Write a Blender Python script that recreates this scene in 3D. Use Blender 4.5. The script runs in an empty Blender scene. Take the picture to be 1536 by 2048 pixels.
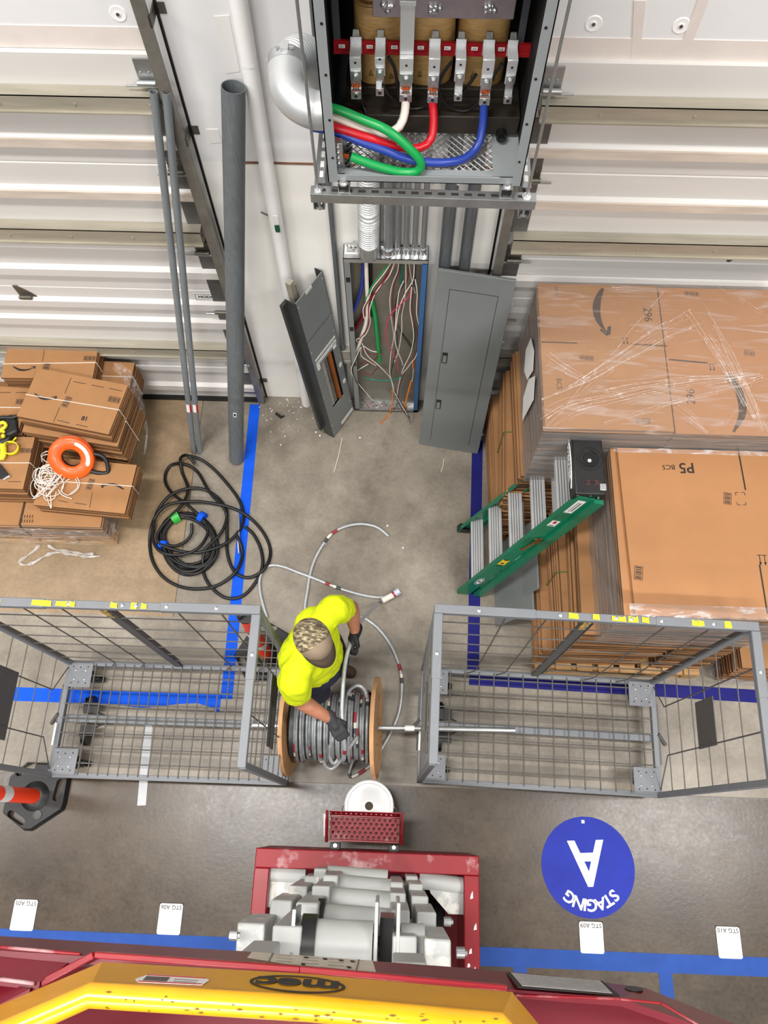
import bpy, bmesh, math, random
from mathutils import Vector, Matrix, noise
random.seed(7)
SC = bpy.context.scene
COL = SC.collection
V = Vector

# ------------------------------------------------------------ camera (from the photograph's vanishing points)
FPX, CX, CY = 1540.0, 768.0, 1024.0
_dn = V((8, 626, FPX)).normalized()
_xa = V((1.0, 0.029, -0.0175)); _xa = (_xa - _dn * _xa.dot(_dn)).normalized()
_za = -_dn
_ya = _za.cross(_xa)
RM = Matrix((_xa, _ya, _za))                 # rows: world axes in camera (x right, y down, z ahead)
CAM = V((0, -3.2295, 5.5))
def ray(u, v): return RM @ V(((u - CX) / FPX, (v - CY) / FPX, 1.0))
def F(u, v, z=0.0):
    r = ray(u, v); return CAM + r * ((z - CAM.z) / r.z)
def W(u, v, y=0.0):
    r = ray(u, v); return CAM + r * ((y - CAM.y) / r.y)
cd = bpy.data.cameras.new('camera'); cam = bpy.data.objects.new('camera', cd); COL.objects.link(cam)
cd.sensor_fit = 'VERTICAL'; cd.sensor_height = 36.0; cd.sensor_width = 27.0
cd.lens = FPX / 2048 * 36.0; cd.clip_start = 0.05; cd.clip_end = 60
cam.matrix_world = Matrix.Translation(CAM) @ (RM @ Matrix(((1, 0, 0), (0, -1, 0), (0, 0, -1)))).to_4x4()
SC.camera = cam

# ------------------------------------------------------------ world, lamps, exposure
wd = bpy.data.worlds.new('hall_air'); SC.world = wd; wd.use_nodes = True
wd.node_tree.nodes['Background'].inputs[0].default_value = (1.0, 0.98, 0.95, 1)
wd.node_tree.nodes['Background'].inputs[1].default_value = 0.31
def bay_or_fill(x, y, e, sx=3.0, sy=0.5, z=9.0):
    l = bpy.data.lights.new('high_bay_or_fill_lamp', 'AREA'); l.shape = 'RECTANGLE'; l.size = sx; l.size_y = sy
    l.energy = e; l.color = (1.0, 0.972, 0.93); l.spread = math.radians(150)
    o = bpy.data.objects.new('high_bay_or_fill_lamp', l); COL.objects.link(o); o.location = (x, y, z)
for x, y, e in ((-2.1, -2.75, 520), (4.8, -3.05, 500), (-7.6, -2.6, 400), (-1.4, -8.6, 720), (4.8, -8.8, 720), (-7.6, -8.4, 720), (-1.5, -15, 900), (5, -15, 900), (-8, -15, 900)):  # front rows are hall lamps; the farthest row is added to brighten the wall
    bay_or_fill(x, y, e)
SC.view_settings.view_transform = 'Standard'; SC.view_settings.look = 'None'
SC.view_settings.exposure = -0.72; SC.view_settings.gamma = 1.0; SC.view_settings.use_curve_mapping = False

# ------------------------------------------------------------ materials
def lin(c):
    c = c / 255.0
    return c / 12.92 if c <= 0.04045 else ((c + 0.055) / 1.055) ** 2.4
def rgb(r, g, b): return (lin(r), lin(g), lin(b), 1.0)
def _n(nt, t, **k):
    n = nt.nodes.new(t)
    for a, b in k.items(): setattr(n, a, b)
    return n
def mk(name, col, rough=0.5, metal=0.0, var=0.0, vs=6.0, col2=None, stretch=(1, 1, 1), bump=0.0, bs=60.0, spec=0.5, coat=0.0, thr=None, rvar=0.0):
    m = bpy.data.materials.new(name); m.use_nodes = True; nt = m.node_tree
    b = nt.nodes['Principled BSDF']; b.inputs['Base Color'].default_value = rgb(*col); b.inputs['Roughness'].default_value = rough
    b.inputs['Metallic'].default_value = metal; b.inputs['Specular IOR Level'].default_value = spec; b.inputs['Coat Weight'].default_value = coat
    m.diffuse_color = rgb(*col)
    if var or bump or col2:
        tc = _n(nt, 'ShaderNodeTexCoord'); mp = _n(nt, 'ShaderNodeMapping'); mp.inputs['Scale'].default_value = stretch
        nt.links.new(tc.outputs['Object'], mp.inputs[0])
    if var or col2:
        nz = _n(nt, 'ShaderNodeTexNoise'); nz.inputs['Scale'].default_value = vs; nz.inputs['Detail'].default_value = 5; nz.inputs['Roughness'].default_value = 0.6
        nt.links.new(mp.outputs[0], nz.inputs['Vector'])
        cr = _n(nt, 'ShaderNodeValToRGB')
        lo, hi = thr or (0.3, 0.7)
        cr.color_ramp.elements[0].position = lo; cr.color_ramp.elements[1].position = hi
        if col2: a, c = rgb(*col), rgb(*col2)
        else:
            a = tuple(min(1, q * (1 - var)) for q in rgb(*col)[:3]) + (1,); c = tuple(min(1, q * (1 + var)) for q in rgb(*col)[:3]) + (1,)
        cr.color_ramp.elements[0].color = a; cr.color_ramp.elements[1].color = c
        nt.links.new(nz.outputs['Fac'], cr.inputs[0]); nt.links.new(cr.outputs[0], b.inputs['Base Color'])
        if rvar:
            mr = _n(nt, 'ShaderNodeMapRange'); mr.inputs[3].default_value = max(0.02, rough - rvar); mr.inputs[4].default_value = min(1, rough + rvar)
            nt.links.new(nz.outputs['Fac'], mr.inputs[0]); nt.links.new(mr.outputs[0], b.inputs['Roughness'])
    if bump:
        n2 = _n(nt, 'ShaderNodeTexNoise'); n2.inputs['Scale'].default_value = bs; n2.inputs['Detail'].default_value = 3
        nt.links.new(mp.outputs[0], n2.inputs['Vector'])
        bp = _n(nt, 'ShaderNodeBump'); bp.inputs['Strength'].default_value = bump; bp.inputs['Distance'].default_value = 0.01
        nt.links.new(n2.outputs['Fac'], bp.inputs['Height']); nt.links.new(bp.outputs[0], b.inputs['Normal'])
    return m

# ------------------------------------------------------------ mesh helpers
WL = {}                                        # world position of every object's origin
class MB:
    def __init__(s, M=None): s.bm = bmesh.new(); s.M = M or Matrix(); s.mi = 0
    def v(s, p): return s.bm.verts.new(s.M @ V(p))
    def face(s, vs):
        try: f = s.bm.faces.new(vs); f.material_index = s.mi; return f
        except ValueError: return None
    def poly(s, pts): return s.face([s.v(p) for p in pts])
    def bx(s, x0, x1, y0, y1, z0, z1):
        a = [s.v(p) for p in ((x0, y0, z0), (x1, y0, z0), (x1, y1, z0), (x0, y1, z0), (x0, y0, z1), (x1, y0, z1), (x1, y1, z1), (x0, y1, z1))]
        for q in ((3, 2, 1, 0), (4, 5, 6, 7), (0, 1, 5, 4), (1, 2, 6, 5), (2, 3, 7, 6), (3, 0, 4, 7)): s.face([a[i] for i in q])
        return s
    def box(s, c, d): return s.bx(c[0] - d[0] / 2, c[0] + d[0] / 2, c[1] - d[1] / 2, c[1] + d[1] / 2, c[2] - d[2] / 2, c[2] + d[2] / 2)
    def hexa(s, b, t):                          # bottom loop, top loop
        lb = [s.v(p) for p in b]; lt = [s.v(p) for p in t]; n = len(lb)
        s.face(lb[::-1]); s.face(lt)
        for i in range(n): s.face([lb[i], lb[(i + 1) % n], lt[(i + 1) % n], lt[i]])
        return s
    def bar(s, p0, p1, w, h, up=(0, 0, 1)):      # box along p0->p1, w across, h along up
        p0, p1, up = V(p0), V(p1), V(up); d = (p1 - p0).normalized(); r = d.cross(up)
        if r.length < 1e-4: r = d.cross(V((1, 0, 0)))
        r.normalize(); u = r.cross(d)
        lo = [p0 + r * (a * w / 2) + u * (b * h / 2) for a, b in ((-1, -1), (1, -1), (1, 1), (-1, 1))]
        return s.hexa(lo, [q + (p1 - p0) for q in lo])
    def cyl(s, p0, p1, r0, r1=None, n=14, caps=True):
        r1 = r0 if r1 is None else r1; p0, p1 = V(p0), V(p1); d = (p1 - p0).normalized()
        a = d.cross(V((0, 0, 1)))
        if a.length < 1e-3: a = d.cross(V((1, 0, 0)))
        a.normalize(); b = d.cross(a)
        A = [s.v(p0 + (a * math.cos(t) + b * math.sin(t)) * r0) for t in (2 * math.pi * i / n for i in range(n))]
        B = [s.v(p1 + (a * math.cos(t) + b * math.sin(t)) * r1) for t in (2 * math.pi * i / n for i in range(n))]
        for i in range(n): s.face([A[i], A[(i + 1) % n], B[(i + 1) % n], B[i]])
        if caps: s.face(A[::-1]); s.face(B)
        return s
    def pipe(s, p0, p1, ro, ri, n=24):           # open tube with a wall
        s.cyl(p0, p1, ro, n=n, caps=False)
        p0, p1 = V(p0), V(p1); d = (p1 - p0).normalized(); a = d.cross(V((0, 0, 1)))
        if a.length < 1e-3: a = d.cross(V((1, 0, 0)))
        a.normalize(); b = d.cross(a); R = []
        for p, r in ((p0, ro), (p0, ri), (p1, ri), (p1, ro)):
            R.append([s.v(p + (a * math.cos(2 * math.pi * i / n) + b * math.sin(2 * math.pi * i / n)) * r) for i in range(n)])
        for k in range(3):
            for i in range(n): s.face([R[k][(i + 1) % n], R[k][i], R[k + 1][i], R[k + 1][(i + 1) % n]])
        return s
    def tube(s, pts, r, n=8, closed=False, mats=None, caps=True):   # mats: arc length -> material index
        pts = [V(p) for p in pts]; N = len(pts); rr = r if callable(r) else (lambda L: r)
        rings = []; up = None; L = 0.0; arc = []
        for i in range(N):
            q0 = pts[i - 1] if (i > 0 or closed) else pts[i]; q1 = pts[(i + 1) % N] if (i < N - 1 or closed) else pts[i]
            d = (q1 - q0)
            if d.length < 1e-9: d = V((0, 0, 1))
            d.normalize()
            if up is None:
                up = d.cross(V((0, 0, 1)))
                if up.length < 1e-2: up = d.cross(V((1, 0, 0)))
            up = up - d * up.dot(d)
            if up.length < 1e-6: up = d.orthogonal()
            up.normalize(); sd = d.cross(up)
            if i: L += (pts[i] - pts[i - 1]).length
            arc.append(L); R = rr(L)
            rings.append([s.v(pts[i] + (up * math.cos(2 * math.pi * k / n) + sd * math.sin(2 * math.pi * k / n)) * R) for k in range(n)])
        for i in range(N if closed else N - 1):
            A, B = rings[i], rings[(i + 1) % N]
            if mats: s.mi = mats(arc[i])
            for k in range(n): s.face([A[k], A[(k + 1) % n], B[(k + 1) % n], B[k]])
        if caps and not closed: s.face(rings[0][::-1]); s.face(rings[-1])
        return s
    def prism(s, pts, off):                      # polygon extruded by a vector
        return s.hexa(pts, [V(p) + V(off) for p in pts])
    def lathe(s, prof, c=(0, 0, 0), n=32, ax='z'):  # profile (r, h)
        c = V(c); rings = []
        for r, h in prof:
            if r < 1e-6: rings.append([s.v(c + (V((0, 0, h)) if ax == 'z' else V((h, 0, 0)) if ax == 'x' else V((0, h, 0))))]); continue
            ring = []
            for i in range(n):
                t = 2 * math.pi * i / n; a, b = r * math.cos(t), r * math.sin(t)
                ring.append(s.v(c + (V((a, b, h)) if ax == 'z' else V((h, a, b)) if ax == 'x' else V((b, h, a)))))
            rings.append(ring)
        for A, B in zip(rings, rings[1:]):
            for i in range(n):
                j = (i + 1) % n
                if len(A) == 1 and len(B) == 1: continue
                if len(A) == 1: s.face([A[0], B[j], B[i]])
                elif len(B) == 1: s.face([A[i], A[j], B[0]])
                else: s.face([A[i], A[j], B[j], B[i]])
        return s
    def ball(s, c, r, sc=(1, 1, 1), n=12):
        prof = []
        m = max(5, n // 2)
        o = s.M; s.M = o @ Matrix.Translation(V(c)) @ Matrix.Diagonal((*sc, 1))
        s.lathe([(r * math.sin(math.pi * i / m), -r * math.cos(math.pi * i / m)) for i in range(m + 1)], n=n)
        s.M = o; return s
    def build(s, name, mat, parent=None, smooth=40, bevel=0.0, fix=True):
        if fix: bmesh.ops.recalc_face_normals(s.bm, faces=s.bm.faces)
        vs = s.bm.verts
        if parent is not None: o0 = WL[parent]
        else:
            xs = [q.co.x for q in vs]; ys = [q.co.y for q in vs]
            o0 = V(((min(xs) + max(xs)) / 2, (min(ys) + max(ys)) / 2, min(q.co.z for q in vs)))
        for q in vs: q.co -= o0
        me = bpy.data.meshes.new(name); s.bm.to_mesh(me); s.bm.free()
        return link(name, me, mat, parent, o0, smooth, bevel)
def link(name, me, mat, parent, o0, smooth=40, bevel=0.0):
    for m in (mat if isinstance(mat, (list, tuple)) else [mat]): me.materials.append(m)
    if smooth:
        me.polygons.foreach_set('use_smooth', [True] * len(me.polygons)); me.set_sharp_from_angle(angle=math.radians(smooth))
    o = bpy.data.objects.new(name, me); COL.objects.link(o); WL[o] = V(o0)
    if parent is not None: o.parent = parent
    else: o.location = o0
    if bevel:
        b = o.modifiers.new('edges', 'BEVEL'); b.width = bevel; b.segments = 2; b.limit_method = 'ANGLE'; b.angle_limit = math.radians(50)
    return o
def tag(o, label, cat, group=None):
    o['label'] = label; o['category'] = cat
    if group: o['group'] = group
    return o
def thing(name, label, cat, loc=(0, 0, 0), group=None):
    o = bpy.data.objects.new(name, None); COL.objects.link(o); o.location = loc; o.empty_display_size = 0.1; WL[o] = V(loc)
    return tag(o, label, cat, group)
def struct(o): o['kind'] = 'structure'; return o
def dup(root, loc, rz=0.0, label=None, group=None):
    r = root.copy(); COL.objects.link(r); r.location = loc; r.rotation_euler = (0, 0, rz)
    if label: r['label'] = label
    if group: r['group'] = group
    for ch in list(root.children):
        c = ch.copy(); COL.objects.link(c); c.parent = r
        for g in list(ch.children):
            d = g.copy(); COL.objects.link(d); d.parent = c
    return r
def smooth_path(pts, step=0.02, closed=False):   # Catmull-Rom, resampled
    pts = [V(p) for p in pts]; n = len(pts); out = []
    for i in range(n if closed else n - 1):
        if closed: a, b, c, d = pts[i - 1], pts[i], pts[(i + 1) % n], pts[(i + 2) % n]
        else: a, b, c, d = pts[max(i - 1, 0)], pts[i], pts[i + 1], pts[min(i + 2, n - 1)]
        k = max(2, int((c - b).length / step))
        for j in range(k):
            t = j / k; t2, t3 = t * t, t * t * t
            out.append(0.5 * ((2 * b) + (c - a) * t + (2 * a - 5 * b + 4 * c - d) * t2 + (3 * b - a - 3 * c + d) * t3))
    if not closed: out.append(pts[-1])
    return out
def text(body, size, M, mat, parent, name='lettering', depth=0.0006, align='CENTER', sx=1.0, bold=0.0):
    cu = bpy.data.curves.new(name, 'FONT'); cu.body = body; cu.size = size; cu.extrude = depth; cu.align_x = align; cu.align_y = 'CENTER'
    cu.resolution_u = 3; cu.offset = bold
    t = bpy.data.objects.new(name, cu); COL.objects.link(t); bpy.context.view_layer.update()
    me = bpy.data.meshes.new_from_object(t.evaluated_get(bpy.context.evaluated_depsgraph_get()))
    bpy.data.objects.remove(t); bpy.data.curves.remove(cu)
    o0 = WL[parent] if parent is not None else M.to_translation()
    me.transform(Matrix.Translation(-o0) @ M @ Matrix.Diagonal((sx, 1, 1, 1)))
    return link(name, me, mat, parent, o0, 0)
def frame(o, x, y):                              # placement matrix from origin, text-right and text-up vectors
    x = V(x).normalized(); y = V(y); z = x.cross(y).normalized(); y = z.cross(x)
    M = Matrix((x, y, z)).transposed().to_4x4(); M.translation = V(o); return M
def frz(o, deg): return Matrix.Translation(V(o)) @ Matrix.Rotation(math.radians(deg), 4, 'Z')

M = {}
M['galv'] = mk('galvanised_steel', (176, 178, 178), 0.38, 0.85, 0.16, 14)
M['galv_bright'] = mk('bright_zinc', (205, 207, 208), 0.28, 0.9, 0.10, 18)
M['galv_tan'] = mk('aged_galvanised', (176, 170, 155), 0.5, 0.45, 0.16, 6, stretch=(0.4, 4, 4))
M['steel_dark'] = mk('dark_track_steel', (112, 108, 100), 0.45, 0.7, 0.25, 9)
M['stile'] = mk('stile_steel', (110, 110, 108), 0.5, 0.6, 0.15, 8)
M['door'] = mk('door_white', (212, 209, 206), 0.5, 0, 0.03, 3, stretch=(0.3, 1, 4))
M['door_tan'] = mk('door_tan_rib', (205, 192, 180), 0.5, 0, 0.12, 8, stretch=(0.5, 3, 3))
M['black'] = mk('black_plastic', (26, 26, 27), 0.45, 0, 0.2, 20)
M['black_gloss'] = mk('black_gloss', (18, 18, 19), 0.25)
M['black_rubber'] = mk('black_rubber', (21, 21, 22), 0.42, 0, 0.2, 12, bump=0.1, bs=40, spec=0.4)
M['black_matte'] = mk('black_lining', (11, 11, 12), 0.7)
M['panel_gray'] = mk('panel_gray', (118, 122, 122), 0.42, 0.0, 0.05, 3)
M['box_gray'] = mk('enclosure_gray', (137, 142, 144), 0.4, 0.0, 0.05, 5)
M['emt'] = mk('conduit_zinc', (165, 169, 172), 0.35, 0.75, 0.12, 20, stretch=(6, 6, 0.6))
M['emt_dark'] = mk('conduit_gray', (108, 113, 116), 0.42, 0.45, 0.15, 12, stretch=(6, 6, 0.6))
M['emt_mid'] = mk('conduit_mid_gray', (132, 138, 142), 0.4, 0.3, 0.12, 12, stretch=(6, 6, 0.6))
M['flex'] = mk('flex_zinc', (196, 198, 199), 0.42, 0.55, 0.05, 10)
M['white_paint'] = mk('white_paint', (244, 243, 242), 0.45, 0, 0.02, 6, bump=0.1, bs=12)
M['pvc'] = mk('gray_pvc', (98, 103, 106), 0.55, 0.0, 0.18, 8, stretch=(14, 14, 0.7))
M['ink'] = mk('print_black', (38, 32, 30), 0.7)
M['ink_brown'] = mk('print_brown', (84, 55, 35), 0.8)
M['white'] = mk('label_white', (232, 232, 230), 0.55)
M['white_plastic'] = mk('white_plastic', (232, 234, 236), 0.35, 0, 0.02, 6)
M['red'] = mk('label_red', (178, 30, 34), 0.5)
M['green'] = mk('wire_green', (18, 148, 74), 0.35)
M['green_tape'] = mk('green_tape', (44, 170, 60), 0.35)
M['blue_wire'] = mk('wire_blue', (38, 62, 150), 0.35)
M['red_wire'] = mk('wire_red', (190, 18, 34), 0.35)
M['maroon_wire'] = mk('wire_maroon', (118, 22, 34), 0.4)
M['pink_wire'] = mk('wire_pink', (196, 62, 88), 0.45)
M['white_wire'] = mk('wire_white', (228, 218, 208), 0.45, 0, 0.06, 8)
M['black_wire'] = mk('wire_black', (20, 20, 21), 0.4)
M['orange_wire'] = mk('wire_orange', (226, 122, 40), 0.5)
M['teal'] = mk('teal_sleeve', (28, 112, 92), 0.35, 0, 0.3, 30)
M['copper'] = mk('copper', (176, 88, 48), 0.35, 0.9, 0.3, 40)
M['zinc_bolt'] = mk('zinc_bolt', (214, 216, 218), 0.25, 0.9)
M['alu'] = mk('aluminium', (214, 216, 218), 0.4, 0.55, 0.08, 20, stretch=(20, 0.6, 20))
M['cart'] = mk('cart_gray', (116, 119, 124), 0.5, 0.05, 0.05, 9)
M['cart_dark'] = mk('cart_plate', (84, 82, 80), 0.5, 0.1, 0.06, 5)
M['wire_grid'] = mk('cart_wire', (90, 87, 83), 0.5, 0.1, 0.1, 20)
M['tape_yellow'] = mk('yellow_sticker', (240, 226, 30), 0.55, 0, 0.12, 30)
M['tape_blue'] = mk('blue_floor_tape', (18, 84, 214), 0.6, 0, 0.08, 10, spec=0.12)
M['tape_navy'] = mk('navy_floor_tape', (34, 34, 108), 0.6, 0, 0.08, 9, spec=0.12)
M['tape_mid'] = mk('blue_aisle_tape', (42, 76, 150), 0.6, 0, 0.12, 6, spec=0.15)
M['tape_gray'] = mk('gray_floor_tape', (178, 180, 184), 0.5, 0, 0.06, 8)
M['wood'] = mk('pallet_wood', (176, 138, 92), 0.75, 0, 0.25, 6, stretch=(1, 9, 9))
M['ply'] = mk('reel_plywood', (196, 150, 106), 0.7, 0, 0.22, 7, stretch=(5, 1, 1.5))
M['lift_red'] = mk('lift_red', (132, 2, 20), 0.35, 0, 0.12, 5, coat=0.3)
M['lift_red_dusty'] = mk('lift_red_dusty', (134, 4, 22), 0.5, 0, 0, 5.5, col2=(214, 190, 192), thr=(0.56, 0.78))
M['lift_dark'] = mk('deck_maroon', (104, 20, 34), 0.35, 0, 0.14, 4)
M['lift_yellow'] = mk('rail_yellow', (236, 172, 14), 0.35, 0, 0.1, 5, coat=0.2)
M['lift_gray'] = mk('scissor_gray', (172, 174, 172), 0.45, 0, 0.05, 4)
M['lift_gray_top'] = mk('scissor_gray_dusty', (176, 178, 176), 0.5, 0, 0, 9, col2=(214, 212, 206), thr=(0.52, 0.6))
M['orange'] = mk('orange_plastic', (240, 92, 24), 0.35, 0, 0.05, 6, coat=0.2)
M['delineator'] = mk('delineator_orange', (238, 62, 26), 0.4)
M['reflective'] = mk('reflective_band', (206, 204, 204), 0.4)
M['ladder_green'] = mk('fibreglass_green', (12, 112, 80), 0.4, 0, 0.06, 10)
M['yellow'] = mk('strap_yellow', (226, 214, 48), 0.55, 0, 0.1, 30)
M['shirt'] = mk('hi_vis_shirt', (212, 228, 0), 0.8, 0, 0.04, 6, bump=0.12, bs=16)
M['skin'] = mk('skin', (176, 118, 92), 0.55, 0, 0.12, 18)
M['hair'] = mk('dark_hair', (52, 40, 32), 0.7, 0, 0.3, 60)
M['cap_tan'] = mk('cap_tan', (134, 116, 98), 0.8, 0, 0.05, 10, bump=0.1, bs=200)
M['cap_camo'] = mk('cap_camo', (84, 74, 56), 0.85, 0, 0, 34, col2=(176, 160, 128), thr=(0.46, 0.6), stretch=(1, 2.2, 0.6), bump=0.2, bs=250)
M['glove'] = mk('glove_gray', (52, 52, 56), 0.75, 0, 0.15, 30)
M['glove_black'] = mk('glove_black', (28, 28, 30), 0.7, 0, 0.2, 30)
M['denim'] = mk('navy_trousers', (34, 38, 58), 0.85, 0, 0.15, 20)
M['boot'] = mk('brown_boot', (72, 54, 40), 0.7)
M['sign_blue'] = mk('floor_sign_blue', (38, 50, 150), 0.55, 0, 0.08, 7, spec=0.15)
M['band_red'] = mk('cable_band_red', (150, 40, 48), 0.45)
M['mc'] = mk('armoured_cable', (178, 182, 184), 0.42, 0.35, 0.12, 70)
M['mc_dark'] = mk('armoured_cable_dark', (78, 84, 86), 0.42, 0.5, 0.1, 60)
M['stone_black'] = M['black']
M['tan_insul'] = mk('varnished_insulation', (178, 142, 88), 0.45, 0, 0.22, 9, stretch=(2, 2, 16), bump=0.25, bs=40)
M['core'] = mk('core_steel', (46, 40, 34), 0.5, 0.2, 0.2, 12)
def concrete():
    m = bpy.data.materials.new('concrete_slab'); m.use_nodes = True; nt = m.node_tree; L = nt.links.new
    b = nt.nodes['Principled BSDF']; tc = _n(nt, 'ShaderNodeTexCoord')
    def noi(sc, det=6, rough=0.65):
        n = _n(nt, 'ShaderNodeTexNoise'); n.inputs['Scale'].default_value = sc; n.inputs['Detail'].default_value = det; n.inputs['Roughness'].default_value = rough
        L(tc.outputs['Object'], n.inputs['Vector']); return n.outputs['Fac']
    def ramp(f, a, c, lo, hi):
        r = _n(nt, 'ShaderNodeValToRGB'); e = r.color_ramp.elements; e[0].position = lo; e[1].position = hi; e[0].color = a; e[1].color = c; L(f, r.inputs[0]); return r.outputs[0]
    def mix(f, a, c, t='MIX'):
        x = _n(nt, 'ShaderNodeMix', data_type='RGBA', blend_type=t)
        for s, q in ((0, f), (6, a), (7, c)):
            if hasattr(q, 'is_output'): L(q, x.inputs[s])
            else: x.inputs[s].default_value = q
        return x.outputs[2]
    def math1(op, a, c=0.0):
        x = _n(nt, 'ShaderNodeMath', operation=op)
        for s, q in ((0, a), (1, c)):
            if hasattr(q, 'is_output'): L(q, x.inputs[s])
            else: x.inputs[s].default_value = q
        return x.outputs[0]
    sx = _n(nt, 'ShaderNodeSeparateXYZ'); L(tc.outputs['Object'], sx.inputs[0])
    n1, n2, n3 = noi(1.3), noi(7), noi(38, 4)
    main = ramp(n1, rgb(112, 104, 92), rgb(154, 146, 134), 0.34, 0.68)
    tan = ramp(n1, rgb(130, 111, 86), rgb(160, 138, 111), 0.32, 0.7)
    pol = ramp(n1, rgb(50, 39, 28), rgb(80, 67, 52), 0.34, 0.7)
    zl = math1('LESS_THAN', sx.outputs[0], -1.615)
    zy = math1('GREATER_THAN', sx.outputs[1], -1.87)
    zp = math1('LESS_THAN', sx.outputs[1], -2.985)
    c = mix(math1('MULTIPLY', zl, zy), main, tan)
    c = mix(zp, c, pol)
    c = mix(0.5, c, ramp(n2, (0.35, 0.34, 0.33, 1), (0.62, 0.62, 0.62, 1), 0.3, 0.72), 'OVERLAY')
    c = mix(0.35, c, ramp(n3, (0.38, 0.38, 0.38, 1), (0.62, 0.62, 0.62, 1), 0.35, 0.65), 'OVERLAY')
    # saw cuts between slabs
    def line(ax, pos, w): return math1('LESS_THAN', math1('ABSOLUTE', math1('SUBTRACT', sx.outputs[ax], pos)), w)
    cut = math1('MAXIMUM', line(1, -2.985, 0.006), math1('MULTIPLY', line(0, -1.615, 0.004), zy))
    c = mix(math1('MULTIPLY', cut, 0.75), c, rgb(72, 64, 56))
    # small dark drips
    vo = _n(nt, 'ShaderNodeTexVoronoi'); vo.inputs['Scale'].default_value = 2.2; L(tc.outputs['Object'], vo.inputs['Vector'])
    c = mix(math1('MULTIPLY', math1('LESS_THAN', vo.outputs['Distance'], 0.022), 0.7), c, rgb(60, 52, 46))
    L(c, b.inputs['Base Color'])
    ro = _n(nt, 'ShaderNodeMapRange'); ro.inputs[3].default_value = 0.30; ro.inputs[4].default_value = 0.52; L(n2, ro.inputs[0])
    rp = _n(nt, 'ShaderNodeMapRange'); rp.inputs[3].default_value = 0.17; rp.inputs[4].default_value = 0.42; L(mix(0.55, n2, n3), rp.inputs[0])
    rm = _n(nt, 'ShaderNodeMix', data_type='FLOAT'); L(zp, rm.inputs[0]); L(ro.outputs[0], rm.inputs[2]); L(rp.outputs[0], rm.inputs[3]); L(rm.outputs[0], b.inputs['Roughness'])
    bp = _n(nt, 'ShaderNodeBump'); bp.inputs['Strength'].default_value = 0.12; bp.inputs['Distance'].default_value = 0.004; L(n3, bp.inputs['Height']); L(bp.outputs[0], b.inputs['Normal'])
    return m
def wallmat():
    m = mk('wall_panel', (238, 236, 231), 0.5, 0, 0.03, 2.5, bump=0.06, bs=30); nt = m.node_tree; L = nt.links.new
    b = nt.nodes['Principled BSDF']; cr = [n for n in nt.nodes if n.type == 'VALTORGB'][0]; tc = [n for n in nt.nodes if n.type == 'TEX_COORD'][0]
    sx = _n(nt, 'ShaderNodeSeparateXYZ'); L(tc.outputs['Object'], sx.inputs[0])
    gt = _n(nt, 'ShaderNodeMath', operation='GREATER_THAN'); L(sx.outputs[2], gt.inputs[0]); gt.inputs[1].default_value = 2.42
    mx = _n(nt, 'ShaderNodeMix', data_type='RGBA', blend_type='MULTIPLY'); L(gt.outputs[0], mx.inputs[0]); L(cr.outputs[0], mx.inputs[6]); mx.inputs[7].default_value = (0.90, 0.91, 0.97, 1)
    L(mx.outputs[2], b.inputs['Base Color']); return m
def edgemat(name, a, c, sc=150):
    return mk(name, a, 0.8, 0, 0, 1.0, col2=c, stretch=(1.2, 1.2, sc), thr=(0.38, 0.6), spec=0.2)
def film(name, base, streak, stretch, sc=9, rough=0.16, col=(235, 232, 232)):
    m = bpy.data.materials.new(name); m.use_nodes = True; nt = m.node_tree; L = nt.links.new
    out = nt.nodes['Material Output']; b = nt.nodes['Principled BSDF']; b.inputs['Base Color'].default_value = rgb(*col); b.inputs['Roughness'].default_value = rough
    tr = _n(nt, 'ShaderNodeBsdfTransparent'); tr.inputs[0].default_value = (0.97, 0.965, 0.96, 1); ms = _n(nt, 'ShaderNodeMixShader')
    tc = _n(nt, 'ShaderNodeTexCoord'); mp = _n(nt, 'ShaderNodeMapping'); mp.inputs['Scale'].default_value = stretch; mp.inputs['Rotation'].default_value = (0, 0, 0.32)
    nz = _n(nt, 'ShaderNodeTexNoise'); nz.inputs['Scale'].default_value = sc; nz.inputs['Detail'].default_value = 4; nz.inputs['Distortion'].default_value = 0.8
    L(tc.outputs['Object'], mp.inputs[0]); L(mp.outputs[0], nz.inputs['Vector'])
    mr = _n(nt, 'ShaderNodeMapRange'); mr.inputs[1].default_value = 0.52; mr.inputs[2].default_value = 0.75; mr.inputs[3].default_value = base; mr.inputs[4].default_value = streak
    L(nz.outputs['Fac'], mr.inputs[0]); L(mr.outputs[0], ms.inputs[0]); L(tr.outputs[0], ms.inputs[1]); L(b.outputs[0], ms.inputs[2]); L(ms.outputs[0], out.inputs[0])
    bp = _n(nt, 'ShaderNodeBump'); bp.inputs['Strength'].default_value = 0.6; bp.inputs['Distance'].default_value = 0.01; L(nz.outputs['Fac'], bp.inputs['Height']); L(bp.outputs[0], b.inputs['Normal'])
    return m
M['floor'] = concrete(); M['wall'] = wallmat()
M['card'] = mk('cardboard', (160, 117, 78), 0.75, 0, 0.07, 5, spec=0.25)
M['card_light'] = mk('cardboard_light', (166, 119, 80), 0.7, 0, 0.05, 4, spec=0.25)
M['card_edge'] = edgemat('cardboard_edges', (86, 60, 40), (142, 104, 70))
M['card_edge_dk'] = edgemat('cardboard_edges_deep', (52, 37, 26), (126, 91, 62), 110)
M['card_gray'] = edgemat('wrapped_edges', (92, 80, 72), (150, 132, 118), 120)
M['film_top'] = film('stretch_film_top', 0.15, 0.62, (1.0, 6.0, 1.0), 3.2, 0.2, (204, 182, 170))
M['film_side'] = film('stretch_film_side', 0.36, 0.72, (0.8, 0.8, 9.0), 3.0, 0.22, (168, 166, 166))
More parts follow.
